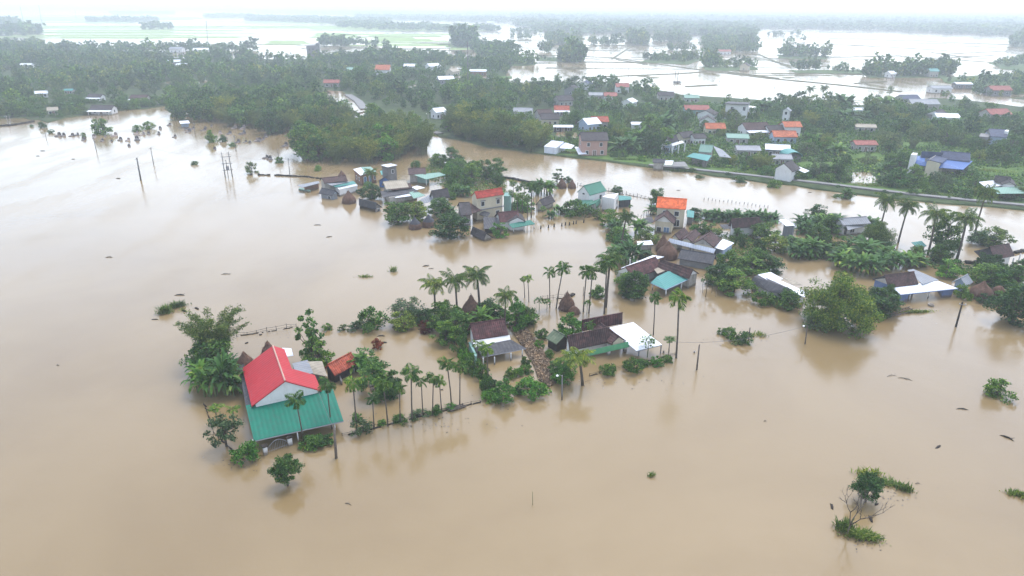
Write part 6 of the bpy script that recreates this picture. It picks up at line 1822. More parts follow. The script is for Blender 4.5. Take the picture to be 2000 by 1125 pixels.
def fence(pts, label, n, wires=True, hp=0.7, r=0.045, ragged=0.3, cat='fence'):
    W = [P(*p) for p in pts]
    o = thing('wire_fence', label, cat, tuple(W[0]))
    L = sum((b - a).length for a, b in zip(W, W[1:]))
    rg = random.Random(int(L * 10))
    def at(t):
        d = t * L
        for a, b in zip(W, W[1:]):
            if d <= (b - a).length + 1e-6: return a.lerp(b, d / (b - a).length)
            d -= (b - a).length
        return W[-1]
    tp = []
    for i in range(n + 1):
        q = at(i / n) - W[0]
        h_ = hp * rg.uniform(1 - ragged, 1 + ragged)
        lx, ly = rg.uniform(-.12, .12), rg.uniform(-.12, .12)
        MB().tube([(q.x, q.y, -0.6), (q.x + lx, q.y + ly, h_)], [r, r * 0.8], 5).build('post', M('darkwood'), o)
        tp.append(Vector((q.x + lx * 0.7, q.y + ly * 0.7, h_ * 0.8)))
    if wires:
        m = MB()
        for k in (1.0, 0.4):
            m.tube([Vector((p.x, p.y, p.z * k)) for p in tp], [0.022] * len(tp), 4)
        # weed and rubbish caught along the waterline
        for i in range(n * 5):
            q = at(rg.random()) - W[0]
            if rg.random() < 0.55: m.box((q.x, q.y, 0.03), (rg.uniform(0.2, 1.0), 0.10, 0.1), rg.uniform(-0.3, 0.3) + math.atan2(W[-1].y - W[0].y, W[-1].x - W[0].x))
        m.build('wires', M('darkwood'), o)
    return o
fence([(462, 657), (545, 645), (578, 638)], 'wire fence crossing the water above the red-roofed house', 6)
fence([(668, 852), (735, 836), (820, 814), (938, 786)], 'low wire fence along the front garden row of areca palms', 14, hp=0.5)
fence([(1375, 391), (1430, 396), (1500, 406)], 'line of fence posts along the canal right of the orange roof', 16, False, 0.6, 0.07)
fence([(1128, 362), (1195, 375), (1255, 387), (1282, 392)], 'fence and hedge stakes along the canal behind the white house', 22, hp=0.8, r=0.07)
fence([(1150, 735), (1235, 712), (1320, 692)], 'sunken wire fence before the long brown-roofed house', 8, hp=0.4)
fence([(1060, 585), (1098, 583), (1112, 582)], 'stick fence behind the onion-shaped haystack', 5, hp=0.9)
fence([(1245, 440), (1262, 432), (1276, 415)], 'tall thin stakes left of the cream gabled house', 9, True, 2.4, 0.05)
fence([(400, 790), (420, 850), (475, 898)], 'drowned garden fence at the left of the red-roofed house', 8, hp=0.25)
fence([(880, 660), (920, 720), (962, 780)], 'fence line under the yard hedge', 8, hp=0.6)
for x, y in [(1056, 447), (1071, 445), (1082, 443), (1097, 442), (1104, 440), (1112, 440), (1120, 438), (1125, 437), (1140, 435)]:
    p = P(x, y); o = thing('fence_stump', 'short dark stump in the curved row below the areca grove', 'stump', tuple(p), 0, 'stump row below the areca grove')
    MB().tube([(0, 0, -0.4), (0.04, 0, 0.75)], [0.20, 0.10], 6).build('post', M('darkwood'), o)
# low bund walls and stone rows
def bund(pts, label, w_=0.5, z=0.35, rough=0.4, name='stone_row'):
    W = [P(*p) for p in pts]
    rg = random.Random(len(pts) * 7 + int(W[0].x))
    m = MB()
    for a, b in zip(W, W[1:]):
        L = (b - a).length; u = (b - a) / L
        d = 0
        while d < L:
            s_ = rg.uniform(0.5, 1.3)
            p = a + u * (d + s_ / 2)
            if rg.random() > 0.12:
                m.box((p.x - W[0].x, p.y - W[0].y, z / 2 - 0.15 + rg.uniform(-.12, .1)), (s_ * 0.96, w_ * rg.uniform(0.7, 1.2), z + 0.3), math.atan2(u.y, u.x) + rg.uniform(-.15, .15))
            d += s_
    o = m.build(name, M('darkwood')); o.location = W[0]
    return meta(o, label, 'embankment')
bund([(488, 342), (540, 343), (600, 346), (628, 350)], 'broken stone row crossing the water left of the village')
bund([(-40, 248), (20, 246), (68, 238)], 'low dark dike at the left frame edge', 0.9, 0.6)
bund([(1120, 575), (1112, 582)], 'rubble scrap near the onion haystack')
bund([(960, 345), (1000, 350), (1040, 358), (1090, 366)], 'dark bund between the fields and the brown canal', 0.7, 0.5)
bund([(1780, 505), (1900, 515), (2010, 488)], 'muddy bund behind the right-hand palms', 0.8, 0.4)

# firewood and husk strewn lane
LANE = [(992, 636), (1012, 632), (1030, 645), (1048, 668), (1066, 694), (1082, 722), (1090, 746), (1072, 756), (1052, 742), (1044, 716), (1028, 690), (1012, 664)]
W = [P(*p) for p in LANE]
from mathutils.geometry import tessellate_polygon
c = sum(W, Vector()) / len(W)
rg = np.random.default_rng(3)
def inside(x, y, poly):
    r = False
    for (x1, y1), (x2, y2) in zip(poly, poly[1:] + poly[:1]):
        if (y1 > y) != (y2 > y) and x < (x2 - x1) * (y - y1) / (y2 - y1) + x1: r = not r
    return r
WP = [(p.x, p.y) for p in W]
xs = [p[0] for p in WP]; ys = [p[1] for p in WP]
cs_ = []
while len(cs_) < 9500:
    x, y = rg.uniform(min(xs), max(xs)), rg.uniform(min(ys), max(ys))
    if inside(x, y, WP): cs_.append((x, y, 0.12 + 0.22 * rg.random() ** 2))
cs_ = np.array(cs_)
V, F = leaf_soup(cs_ - np.array([c.x, c.y, 0]), 0.32, 0.42, rg, None, 1.6)
F2 = [tuple(int(i) for i in f) for f in F]
o = link('firewood_heap', mesh_from('firewood_heap', V, F2, M('chip'))); o.location = (c.x, c.y, 0)
meta(o, 'heap of split firewood and dry husks strewn along the lane between two brown roofs', 'firewood', kind='stuff')
m = MB()
tri = tessellate_polygon([W])
m.add([(p.x, p.y, 0.13) for p in W] + [(p.x, p.y, -0.5) for p in W], [tuple(t) for t in tri] + [(i, (i + 1) % len(W), len(W) + (i + 1) % len(W), len(W) + i) for i in range(len(W))])
meta(m.build('lane', M('husk')), kind='structure')

# rafts and wreckage
def raft(corners, label, n, z=0.12):
    q = [P(*p) for p in corners]
    o = thing('timber_raft', label, 'raft', tuple(q[0]), 0)
    for i in range(n):
        t = (i + 0.5) / n
        a, b = q[0].lerp(q[1], t) - q[0], q[3].lerp(q[2], t) - q[0]
        MB().tube([(a.x, a.y, z), (b.x, b.y, z)], [0.07, 0.06], 5).build('pole', M('driftwood'), o)
    for t in (0.1, 0.5, 0.9):
        a, b = q[0].lerp(q[3], t) - q[0], q[1].lerp(q[2], t) - q[0]
        MB().tube([(a.x, a.y, z + 0.12), (b.x, b.y, z + 0.12)], [0.06, 0.06], 5).build('crosspole', M('driftwood'), o)
    return o
raft([(1722, 616), (1775, 600), (1790, 610), (1740, 620)], 'pole frame floating before the blue-walled house', 9)
raft([(872, 801), (905, 792), (912, 796), (880, 806)], 'grey plank raft at the end of the areca row', 8)
raft([(720, 752), (742, 748), (748, 760), (724, 766)], 'dark sunken frame under the garden tree', 6)
def log(bx, by, L, ang, label, r=0.12, bent=0.15, z=0.05):
    p = P(bx, by)
    q = random.Random(int(bx * 7 + by))
    if L < 1.2 and r > 0.1:
        m = MB().lathe([(r * 0.9, -0.1), (r, 0.03), (r * 0.7, r * 0.6), (r * 0.05, r * 0.75)], 9, 0.3, q)
        m.v = [(x * L / (2 * r) , y, z) for x, y, z in m.v]
    else:
        r = r * 0.6
        m = MB().tube([(-L / 2, 0, z - 0.08), (-L * 0.22, bent * L * 0.35, z + 0.02), (L * 0.1, bent * L * 0.42, z + 0.04), (L * 0.3, bent * L * 0.1, z - 0.02), (L / 2, -0.05 * L, z - 0.08)], [r * 0.5, r, r * 0.9, r * 0.7, r * 0.3], 6)
        for _ in range(4):
            x = q.uniform(-0.3, 0.35) * L; a = q.uniform(0.4, 1.1) * q.choice((-1, 1)); l = q.uniform(0.15, 0.35) * L
            m.tube([(x, bent * L * 0.3, z), (x + l * math.cos(a), bent * L * 0.3 + l * math.sin(a) * 0.6, z + q.uniform(-0.05, 0.25))], [r * 0.45, r * 0.15], 4)
    o = m.build('floating_branch', M('darkwood'), None, True)
    o.location = p; o.rotation_euler = (0, 0, ang)
    return meta(o, label, 'driftwood', 'drifting branches and scraps')
for i, (x, y, L, a, r, lab) in enumerate([
        (441, 536, 1.9, 0.05, .10, 'curved branch floating in the middle of the left water'), (213, 503, 1.5, 0.2, .12, 'short log far left in open water'),
        (113, 714, .35, 0, .08, 'tiny scrap near the left edge'), (680, 985, 0.9, -0.4, .05, 'thin twig floating in the foreground'),
        (231, 349, 1.4, 0, .2, 'dark floating lump left of the thick pole'), (620, 440, 1.8, 0.0, .12, 'drift scrap before the lone haystack'),
        (643, 463, 1.5, 0.5, .12, 'forked scrap below the haystack'), (855, 460, 4.0, -0.8, .14, 'floating pole before the tarpaulin haystacks'),
        (1768, 741, 2.0, -0.4, .07, 'thin branch in the right foreground'), (1742, 735, 1.6, 0.2, .05, 'faint twig left of the thin branch'),
        (1880, 800, 1.6, -0.1, .10, 'dark tangle of branch near the right edge'), (1967, 856, 1.5, -0.9, .18, 'dark floating mass near the lower right edge'),
        (1832, 873, 1.0, 0.6, .13, 'small forked scrap near the lower right'), (1792, 945, 0.6, 0.1, .05, 'twig beside the matted grass'),
        (1625, 990, 1.1, 1.3, .14, 'short upright-looking stump left of the bare tree'), (1700, 1013, 1.0, 1.35, .14, 'short stump right of the bare tree'),
        (1712, 985, 0.6, 0.5, .12, 'drift lump under the small round-crowned tree'), (1754, 951, 1.2, 0.9, .15, 'log lying in the matted grass'),
        (1722, 948, 0.6, 0.2, .14, 'dark lump beside the matted grass'), (832, 520, 1.4, 0.25, .16, 'grey floating board in mid water'),
        (842, 525, 1.2, 0.1, .07, 'reddish strip floating in mid water'), (908, 520, 1.1, 0.1, .07, 'small dark strip right of the grey board'),
        (1108, 514, 0.9, 0.1, .1, 'small dark scrap above the areca pairs'), (360, 608, 1.2, -0.6, .32, 'dark round lump right of the drifting weed'),
        (384, 603, 1.2, -0.7, .28, 'second dark round lump right of the drifting weed'), (303, 624, 1.1, 0.1, .16, 'flat dark scrap left of the drifting weed'),
        (351, 577, 1.8, 0.05, .2, 'brown scrap above the drifting weed'), (744, 657, 1.3, 0.1, .14, 'brown plank above the small red shrub'),
        (750, 669, 1.0, 0.0, .18, 'dark block right of the small red shrub'), (823, 643, 1.0, 0.2, .18, 'dark block left of the round red shrub'),
        (795, 645, 0.7, 1.2, .1, 'upright dark stub in the flooded yard'), (482, 670, 0.6, .8, .18, 'small dark tuft above the haystack'),
        (509, 654, 0.5, .8, .18, 'small dark tuft beside the field fence'), (944, 763, 0.5, 0, .12, 'black scrap in the flooded yard'),
        (863, 762, .4, 0, .1, 'tiny dark scrap by the areca trio'), (1150, 425, 1.5, 0.6, .1, 'branch below the green porch'),
        (1494, 823, .35, 0, .06, 'tiny scrap in the right foreground water'), (1325, 372, 1.2, 0, .1, 'scrap floating in the canal'), (1582, 376, 1.0, 0, .14, 'scrap in the canal below the embankment'),
        (74, 305, 1.5, 0, .15, 'tiny far scrap at left'), (143, 311, 1.2, 0, .15, 'second tiny far scrap at left'), (83, 295, 2.0, 0, .15, 'flat far scrap at left')]):
    log(x, y, L, a, lab, r, 0.25 if L > 1.2 else 0.1)
def basket(bx, by, r, label):
    p = P(bx, by)
    o = MB().lathe([(r * 0.8, -0.2), (r, 0.25), (r * 0.92, 0.3), (r * 0.7, 0.1), (0.01, 0.05)], 14).build('white_tub', M('white'), None, True)
    o.location = p
    return meta(o, label, 'tub', 'white tubs afloat')
basket(1218, 582, 0.32, 'upper white tub floating before the aqua awning house')
basket(1234, 587, 0.36, 'lower white tub floating before the aqua awning house')
basket(1818, 597, 0.5, 'white tub at the porch of the blue-walled house')
basket(1296, 689, 0.14, 'tiny white float by the dwarf areca')
basket(1356, 689, 0.12, 'tiny white float left of the bare wooden post')

# graves of the flooded cemetery: a low curb, a mound, a headstone with wing walls
def tomb_mesh():
    b, hd = MB(), MB()
    b.prism([(-0.9, -1.3, 0.35), (0.9, -1.3, 0.35), (0.9, 1.3, 0.35), (-0.9, 1.3, 0.35)], [(-1, -1.4, -0.6), (1, -1.4, -0.6), (1, 1.4, -0.6), (-1, 1.4, -0.6)])
    b.prism([(-0.45, -0.9, 0.75), (0.45, -0.9, 0.75), (0.45, 0.8, 0.75), (-0.45, 0.8, 0.75)], [(-0.65, -1.1, 0.352), (0.65, -1.1, 0.352), (0.65, 0.98, 0.352), (-0.65, 0.98, 0.352)])
    hd.prism([(-0.6, 1.0, 1.2), (0.6, 1.0, 1.2), (0.6, 1.25, 1.2), (-0.6, 1.25, 1.2)], [(-0.6, 1.0, 0.36), (0.6, 1.0, 0.36), (0.6, 1.25, 0.36), (-0.6, 1.25, 0.36)])
    hd.prism([(-0.35, 1.02, 1.6), (0.35, 1.02, 1.6), (0.35, 1.23, 1.6), (-0.35, 1.23, 1.6)], [(-0.5, 1.02, 1.202), (0.5, 1.02, 1.202), (0.5, 1.23, 1.202), (-0.5, 1.23, 1.202)])
    return b, hd
tb, th_ = tomb_mesh()
TM = {k: (tb.mesh('plinth', M(k)), th_.mesh('headstone', M(k))) for k in ('tomb', 'tombpale')}
rg = random.Random(11)
TOMBS = [(113, 266, 0), (122, 266, 0), (139, 266, 0), (148, 265, 0), (163, 274, 0), (184, 269, 1), (199, 276, 0), (203, 268, 1), (215, 277, 0), (223, 266, 1), (234, 274, 0), (249, 275, 1), (268, 274, 0), (265, 262, 1), (276, 264, 1), (290, 262, 0), (310, 262, 0), (313, 252, 0), (330, 245, 0),
         (363, 254, 0), (367, 258, 0), (375, 252, 0), (396, 255, 0), (400, 252, 0), (413, 247, 0), (448, 246, 0), (457, 251, 1), (474, 252, 1), (447, 262, 0), (473, 262, 0), (463, 279, 0), (478, 278, 0), (487, 280, 0), (500, 276, 1), (506, 276, 0), (512, 273, 0), (430, 261, 1), (440, 274, 1), (520, 268, 0), (340, 268, 0), (252, 286, 0), (556, 286, 0), (571, 288, 0), (518, 309, 0), (528, 312, 0), (420, 292, 0)]
for x, y, k in TOMBS:
    p = P(x, y)
    kk = 'tombpale' if k else 'tomb'
    o = thing('tomb', 'pale painted tomb half drowned in the flooded graveyard' if k else 'dark mossy tomb half drowned in the flooded graveyard', 'tomb', (p.x, p.y, -0.3 + rg.uniform(-0.25, 0.15)), rg.uniform(-0.5, 0.5), 'pale tombs of the flooded graveyard' if k else 'dark tombs of the flooded graveyard')
    s_ = rg.uniform(0.7, 1.1); o.scale = (s_, s_, s_)
    link('plinth', TM[kk][0], o); link('headstone', TM[kk][1], o)
# jetty stakes of the roofless field by the boats in the far paddies
for i, (x, y) in enumerate([(1258, 149), (1276, 152), (1524, 148), (1540, 152), (1567, 147), (1615, 148)]):
    p = P(x, y)
    o = MB().lathe([(3.0, -0.3), (2.6, 0.25), (1.2, 0.5), (0.05, 0.55)], 12, 0.2, random.Random(i)).build('mud_islet', DIKE)
    o.location = p; o.scale = (1.6, 0.7, 1)
    meta(o, 'tiny weedy mud islet in the paddies', 'islet', 'mud islets in the paddies')

# leaf litter and scraps drifting by hedges, fences and weed beds
rl = np.random.default_rng(41)
LIT = []
for x, y, sx, sy, n in [(700, 640, 90, 5, 60), (520, 652, 60, 8, 40), (800, 825, 130, 14, 110), (1150, 745, 130, 18, 90), (330, 606, 40, 12, 50), (1440, 660, 50, 14, 70), (1740, 960, 50, 20, 60), (1690, 1055, 40, 14, 50), (1600, 650, 60, 10, 50), (1000, 600, 110, 12, 60), (880, 475, 90, 8, 60), (430, 285, 90, 16, 60), (250, 280, 90, 10, 50), (1100, 440, 60, 8, 50), (480, 905, 60, 14, 50), (1850, 610, 90, 14, 60), (960, 790, 60, 8, 40), (1300, 590, 90, 10, 50)]:
    for _ in range(n):
        q = P(x + rl.normal() * sx * 0.6, y + rl.normal() * sy * 0.6)
        LIT.append((q.x, q.y, 0.012 + 0.01 * rl.random()))
V, F = leaf_soup(np.array(LIT), 0.24, 0.5, rl, None, 12.0)
V[:, 2] = np.clip(V[:, 2], 0.008, 0.05)
meta(link('floating_litter', mesh_from('floating_litter', V, F, M('chip'))), 'scattered leaf litter and scraps drifting on the flood', 'litter', kind='stuff')

# ------------------------------------------------------------------ scattered woodland: the nearest trees one by one, the far rest as one wood
rng = np.random.default_rng(77)
ALL = []          # distance, kind, x, y, height, spread, label, group
def world_poly(poly): return [(p.x, p.y) for p in (P(*q) for q in poly)]
HOLES = []
GLADES = [[(560, 128), (620, 130), (610, 134), (550, 133)], [(330, 160), (420, 158), (430, 163), (320, 165)], [(480, 140), (560, 142), (550, 147), (470, 146)], [(200, 138), (290, 140), (280, 144), (190, 143)], [(980, 150), (1000, 150), (1000, 153), (980, 153)], [(880, 150), (960, 150), (950, 157), (880, 157)], [(690, 150), (740, 150), (735, 156), (685, 156)], [(1230, 268), (1300, 270), (1290, 282), (1225, 280)], [(1560, 262), (1650, 262), (1640, 272), (1550, 272)], [(1720, 235), (1830, 240), (1800, 248), (1710, 244)], [(1760, 280), (1850, 278), (1840, 288), (1760, 290)], [(1560, 318), (1640, 320), (1630, 330), (1550, 328)]]
for _i, _g in enumerate(GLADES):
    if _i in (1, 2, 5): pool(_g)
    else: land('glade', _g, 0.43, VERGE, 1.0, 6.0, 0.2, seed=90 + _i)
def hole(poly): HOLES.append(world_poly(poly))
for poly in ([(1905, 330), (2000, 332), (2000, 348), (1905, 343)], [(1664, 343), (1712, 340), (1715, 360), (1655, 362)], [(1640, 306), (1720, 300), (1730, 322), (1640, 318)],
             [(1080, 256), (1135, 260), (1130, 275), (1080, 270)], [(770, 163), (835, 166), (830, 176), (770, 174)],
             [(632, 181), (690, 182), (715, 212), (695, 216), (655, 201)], [(735, 226), (770, 240), (765, 250), (735, 238)], [(780, 158), (840, 158), (840, 168), (780, 166)],
             *GLADES,
             [(1880, 183), (2005, 196), (2005, 214), (1960, 208), (1880, 197)]): hole(poly)
HXY = [(k[0].x, k[0].y) for k in KEEP]
def crowded(x, y, h, r):
    for hx, hy in HXY:
        if abs(x - hx) < 9 and abs(y - hy) < 9 and math.hypot(x - hx, y - hy) < 4.5: return True
    bx, by = proj((x, y, 0)); tx, ty = proj((x, y, h))
    rw = r * ppm(min(max(by, 40), 1100)) * 0.8
    for l, x0, x1, y0, y1 in KEEP:
        if x0 - 1 < bx < x1 + 1 and y0 - 1 < by < y1 + 1.2 * ppm(min(max(by, 40), 1100)): return True
        far = l.y > 330
        if l.y + 3 > y and bx + rw * (0.5 if far else 1) > x0 and bx - rw * (0.5 if far else 1) < x1 and ty < y0 + (y1 - y0) * (0.30 if far else 0.38) and by > y0 and y > l.y - 60: return True
    for hp in HOLES:
        if inside(x, y, hp): return True
    return False
def patch(x, y):
    """slow unevenness of the woods: 0 thin, 1 thick"""
    return 0.5 + 0.25 * (math.sin(x / 23 + 1.3 * math.sin(y / 41)) + math.sin(y / 31 + 1.7 * math.sin(x / 57 + 2)))
def scatter(poly, spacing, h0, h1, kinds, label, group, keep=True, dens=1.0, wide=1.0, thin=0.0):
    WP = world_poly(poly)
    xs = [p[0] for p in WP]; ys = [p[1] for p in WP]
    ks, ws = zip(*kinds)
    ws = np.array(ws, float) / sum(ws)
    y = min(ys)
    while y < max(ys):
        x = min(xs)
        while x < max(xs):
            px, py = x + rng.uniform(-.45, .45) * spacing, y + rng.uniform(-.45, .45) * spacing
            x += spacing
            if rng.random() > dens or not inside(px, py, WP): continue
            pt = patch(px, py)
            if thin and rng.random() < thin * (1 - pt) ** 1.5: continue
            h = (rng.uniform(h0, h1) if rng.random() < 0.85 else rng.uniform(h1, h1 * 1.3)) * (0.72 + 0.5 * pt if thin else 1)
            kk = ks[rng.choice(len(ks), p=ws)]
            if keep:
                for f in (1.0, 0.62, 0.4, 0.26):
                    if not crowded(px, py, h * f, h * f * 0.4): break
                else: continue
                h *= f
                if h < 2.2 and kk not in ('banana', 'shrub', 'darkshrub', 'brightshrub'): kk = ('shrub', 'darkshrub', 'brightshrub')[rng.integers(3)]; h = max(h, 1.2)
            ALL.append((math.hypot(px, py), kk, px, py, h, wide * rng.uniform(0.85, 1.2), label, group))
        y += spacing * 0.9
MIX = [('dark', 3), ('mid', 5), ('grey', 2), ('bamboo', 1.5), ('bright', 1.0), ('lime', 1.3)]
# groves by the canal
scatter([(590, 316), (700, 326), (760, 312), (832, 302), (825, 280), (760, 268), (690, 266), (600, 288)], 4.6, 6, 10, [('bamboo', 5), ('mid', 2), ('bright', 1)], 'tall bamboo or leafy tree of the grove above the left village roofs', 'grove above the left village roofs')
scatter([(330, 236), (420, 240), (520, 262), (600, 264), (690, 252), (640, 206), (560, 194), (470, 198), (345, 216)], 5.6, 6, 9.5, [('mid', 4), ('dark', 3), ('bamboo', 2)], 'leafy tree of the large wood between the graveyard and the canal', 'wood between the graveyard and the canal')
scatter([(880, 268), (960, 286), (1056, 301), (1075, 292), (1070, 272), (1000, 255), (900, 236), (860, 236)], 4.8, 6, 10, [('bamboo', 6), ('mid', 1.5)], 'tall bamboo or tree of the long grove on the far canal bank', 'long grove on the far canal bank')
scatter([(655, 212), (700, 232), (800, 262), (830, 280), (760, 272), (680, 252)], 6.5, 4, 7, [('mid', 3), ('bamboo', 1)], 'tree along the near bank of the upper canal', 'trees along the upper canal')
scatter([(830, 318), (880, 326), (930, 338), (985, 346), (990, 372), (940, 372), (880, 352), (820, 332)], 4.6, 2.5, 4.5, [('mid', 4), ('bright', 2), ('dark', 2)], 'garden tree of the leafy strip between the mint awning and the canal', 'leafy strip by the brown canal')
scatter([(870, 350), (960, 375), (990, 380), (985, 398), (930, 372), (870, 372)], 4.6, 2.5, 4.5, [('mid', 3), ('bright', 3)], 'garden tree behind the yellow house', 'trees behind the yellow house')
scatter([(845, 312), (905, 322), (930, 335), (860, 328)], 4.5, 2, 4, [('shrub', 3), ('mid', 1)], 'bush on the brown canal bank', 'bushes on the brown canal bank')
# island thickets
scatter([(1392, 452), (1420, 455), (1436, 470), (1480, 476), (1500, 500), (1450, 512), (1425, 492)], 4.4, 2.5, 4.5, [('mid', 3), ('dark', 3)], 'tree of the thicket right of the triple gabled house', 'thicket by the triple gabled house')
scatter([(1560, 470), (1640, 480), (1720, 488), (1800, 500), (1880, 515), (1890, 535), (1800, 520), (1700, 510), (1570, 505)], 4.6, 2.5, 4.8, [('dark', 4), ('mid', 3), ('banana', 2)], 'tree or banana of the thicket across the middle of the right island', 'thicket across the right island')
scatter([(1860, 520), (1935, 520), (1990, 530), (2020, 600), (1985, 600), (1930, 560), (1890, 545)], 4.6, 3, 5.5, [('mid', 4), ('bright', 1), ('dark', 2)], 'tree of the thicket in the right corner of the island', 'thicket in the right corner of the island')
scatter([(1370, 545), (1420, 545), (1450, 570), (1440, 580), (1380, 566)], 4.0, 2.5, 4.2, [('dark', 3), ('mid', 3)], 'tree of the waterline clump right of the aqua awning', 'waterline clump by the aqua awning')
scatter([(1690, 590), (1740, 585), (1745, 605), (1700, 612)], 4.0, 3, 5, [('dark', 3)], 'dark tree of the clump left of the blue walls', 'clump left of the blue walls')
scatter([(640, 374), (700, 392), (760, 404), (850, 436), (905, 442), (960, 462), (1050, 452), (1040, 425), (1000, 395), (935, 358), (870, 352), (760, 352)], 3.6, 1.2, 2.8, [('shrub', 3), ('mid', 2), ('brightshrub', 2), ('lime', 1), ('banana', 1)], 'bush or sapling between the closely packed waterfront houses', 'bushes among the waterfront houses', dens=0.45)
scatter([(1045, 396), (1110, 392), (1150, 410), (1190, 420), (1150, 436), (1060, 430)], 3.6, 1.4, 3.0, [('banana', 3), ('papaya', 2), ('shrub', 2), ('lime', 1)], 'young plant of the flooded banana garden before the green gable', 'flooded banana garden before the green gable', dens=0.75)
scatter([(1180, 440), (1260, 470), (1275, 500), (1220, 525), (1200, 500)], 3.6, 1.5, 3.2, [('banana', 2), ('mid', 2), ('shrub', 2)], 'plant of the thicket at the water edge left of the haystack pair', 'thicket left of the haystack pair', dens=0.7)
scatter([(1440, 520), (1560, 520), (1580, 545), (1470, 540)], 3.8, 1.5, 3.2, [('dark', 2), ('mid', 2), ('shrub', 2), ('lime', 1)], 'plant of the thicket above the sheet roof strips', 'thicket above the sheet roof strips', dens=0.8)
# far bank: gardens and village wood
V1 = [(1080, 292), (1140, 296), (1240, 308), (1300, 318), (1420, 334), (1520, 346), (1640, 356), (1800, 376), (1900, 388), (2010, 396), (2240, 422), (2280, 300), (2220, 222), (2010, 226), (1880, 212), (1700, 216), (1560, 214), (1420, 208), (1300, 200), (1120, 225), (1080, 250)]
scatter(V1, 5.6, 3.2, 7.0, MIX + [('banana', 1.0)], 'garden tree of the dense far bank village', 'garden trees of the far bank village', thin=0.5)
scatter([(1085, 300), (1290, 322), (1420, 338), (1640, 362), (1900, 392), (2000, 398), (2000, 380), (1640, 345), (1290, 308)], 5.5, 1.5, 3.0, [('shrub', 5), ('darkshrub', 3), ('brightshrub', 2)], 'bush on the grassy far bank of the canal', 'bushes on the far bank')
V2 = [(1000, 240), (1080, 250), (1120, 226), (1300, 200), (1420, 208), (1560, 214), (1700, 216), (1880, 210), (2000, 224), (2240, 222), (2240, 214), (2000, 214), (1860, 196), (1700, 207), (1560, 206), (1420, 196), (1290, 184), (1200, 168), (1050, 166), (1000, 178)]
scatter(V2, 7.0, 4, 7, MIX, 'tree of the far village wood towards the paddies', 'far village wood', thin=0.7)
V3 = [(690, 190), (860, 235), (1000, 255), (1000, 178), (985, 150), (1000, 128), (920, 120), (760, 114), (650, 116), (645, 178)]
scatter(V3, 8.0, 5, 9, MIX, 'tree of the central wood', 'central wood', thin=0.6)
scatter([(0, 205), (110, 205), (280, 200), (330, 204), (270, 213), (120, 231), (60, 231), (0, 230)], 4.5, 1.5, 4.5, [('shrub', 3), ('mid', 2), ('lime', 1), ('banana', 1)], 'low growth along the left wood edge by the water', 'left wood edge')
scatter(LEFTWOOD, 8.0, 5, 9, MIX, 'tree of the left wood', 'left wood', thin=0.6)
scatter([(1885, 160), (2050, 150), (2050, 190), (1960, 192), (1890, 182)], 8, 5, 8, MIX, 'tree of the right-hand wood', 'right-hand wood')
scatter([(1840, 156), (1900, 158), (1960, 190), (1880, 180)], 9, 4, 7, MIX, 'tree of the right-hand wood', 'right-hand wood', dens=0.7)
scatter([(1700, 182), (1810, 188), (1900, 190), (1900, 196), (1780, 196)], 7, 3, 5, MIX, 'tree on the spit', 'right-hand wood', dens=0.7)
scatter([(1340, 331), (1500, 348), (1700, 371), (1900, 393), (2000, 402), (2000, 408), (1900, 399), (1700, 378), (1500, 354), (1340, 336)], 5.0, 0.6, 1.7, [('shrub', 3), ('brightshrub', 2), ('darkshrub', 1)], 'low bush against the embankment wall in the canal', 'bushes against the embankment wall', keep=False, dens=0.45)
# islets in the paddies
for poly, sp, h0, h1 in [([(1260, 113), (1370, 114), (1345, 123), (1255, 119)], 8, 5, 9), ([(1375, 126), (1395, 126), (1470, 129), (1475, 134), (1378, 134)], 7, 4, 8), ([(1376, 127), (1394, 127), (1394, 131), (1376, 131)], 4, 11, 14),
                        ([(1545, 133), (1600, 133), (1604, 138), (1545, 139)], 7, 7, 10), ([(1600, 135), (1680, 137), (1690, 142), (1620, 142)], 9, 3, 6), ([(1690, 144), (1760, 142), (1860, 140), (1865, 150), (1760, 151), (1690, 151)], 6.5, 8, 13),
                        ([(1098, 116), (1136, 115), (1137, 122), (1098, 122)], 5, 12, 17), ([(1045, 114), (1098, 115), (1098, 119), (1050, 119)], 9, 2, 5), ([(1058, 100), (1080, 100), (1080, 103), (1060, 103)], 7, 8, 12), ([(985, 112), (1020, 122), (1050, 124), (1040, 128), (985, 128)], 8, 6, 12),
                        ([(1520, 106), (1560, 107), (1618, 109), (1612, 113), (1520, 112)], 8, 8, 13), ([(1375, 95), (1480, 98), (1480, 104), (1380, 104)], 10, 8, 12), ([(1370, 82), (1420, 82), (1480, 85), (1470, 92), (1372, 92)], 10, 9, 14),
                        ([(1225, 80), (1265, 82), (1262, 90), (1230, 89)], 10, 12, 18), ([(1278, 78), (1350, 79), (1345, 84), (1280, 84)], 10, 9, 14), ([(1150, 84), (1215, 86), (1200, 90), (1150, 89)], 11, 7, 12),
                        ([(1300, 96), (1360, 96), (1360, 100), (1300, 100)], 10, 6, 10), ([(1065, 78), (1120, 82), (1140, 88), (1090, 88), (1066, 82)], 11, 10, 16), ([(1970, 85), (2060, 80), (2060, 92), (1975, 92)], 12, 12, 18), ([(1945, 128), (2080, 100), (2080, 118), (1960, 133)], 9, 4, 8)]:
    scatter(poly, sp, h0, h1, MIX, 'tree on a wooded islet in the paddies', 'wooded islets', keep=False)
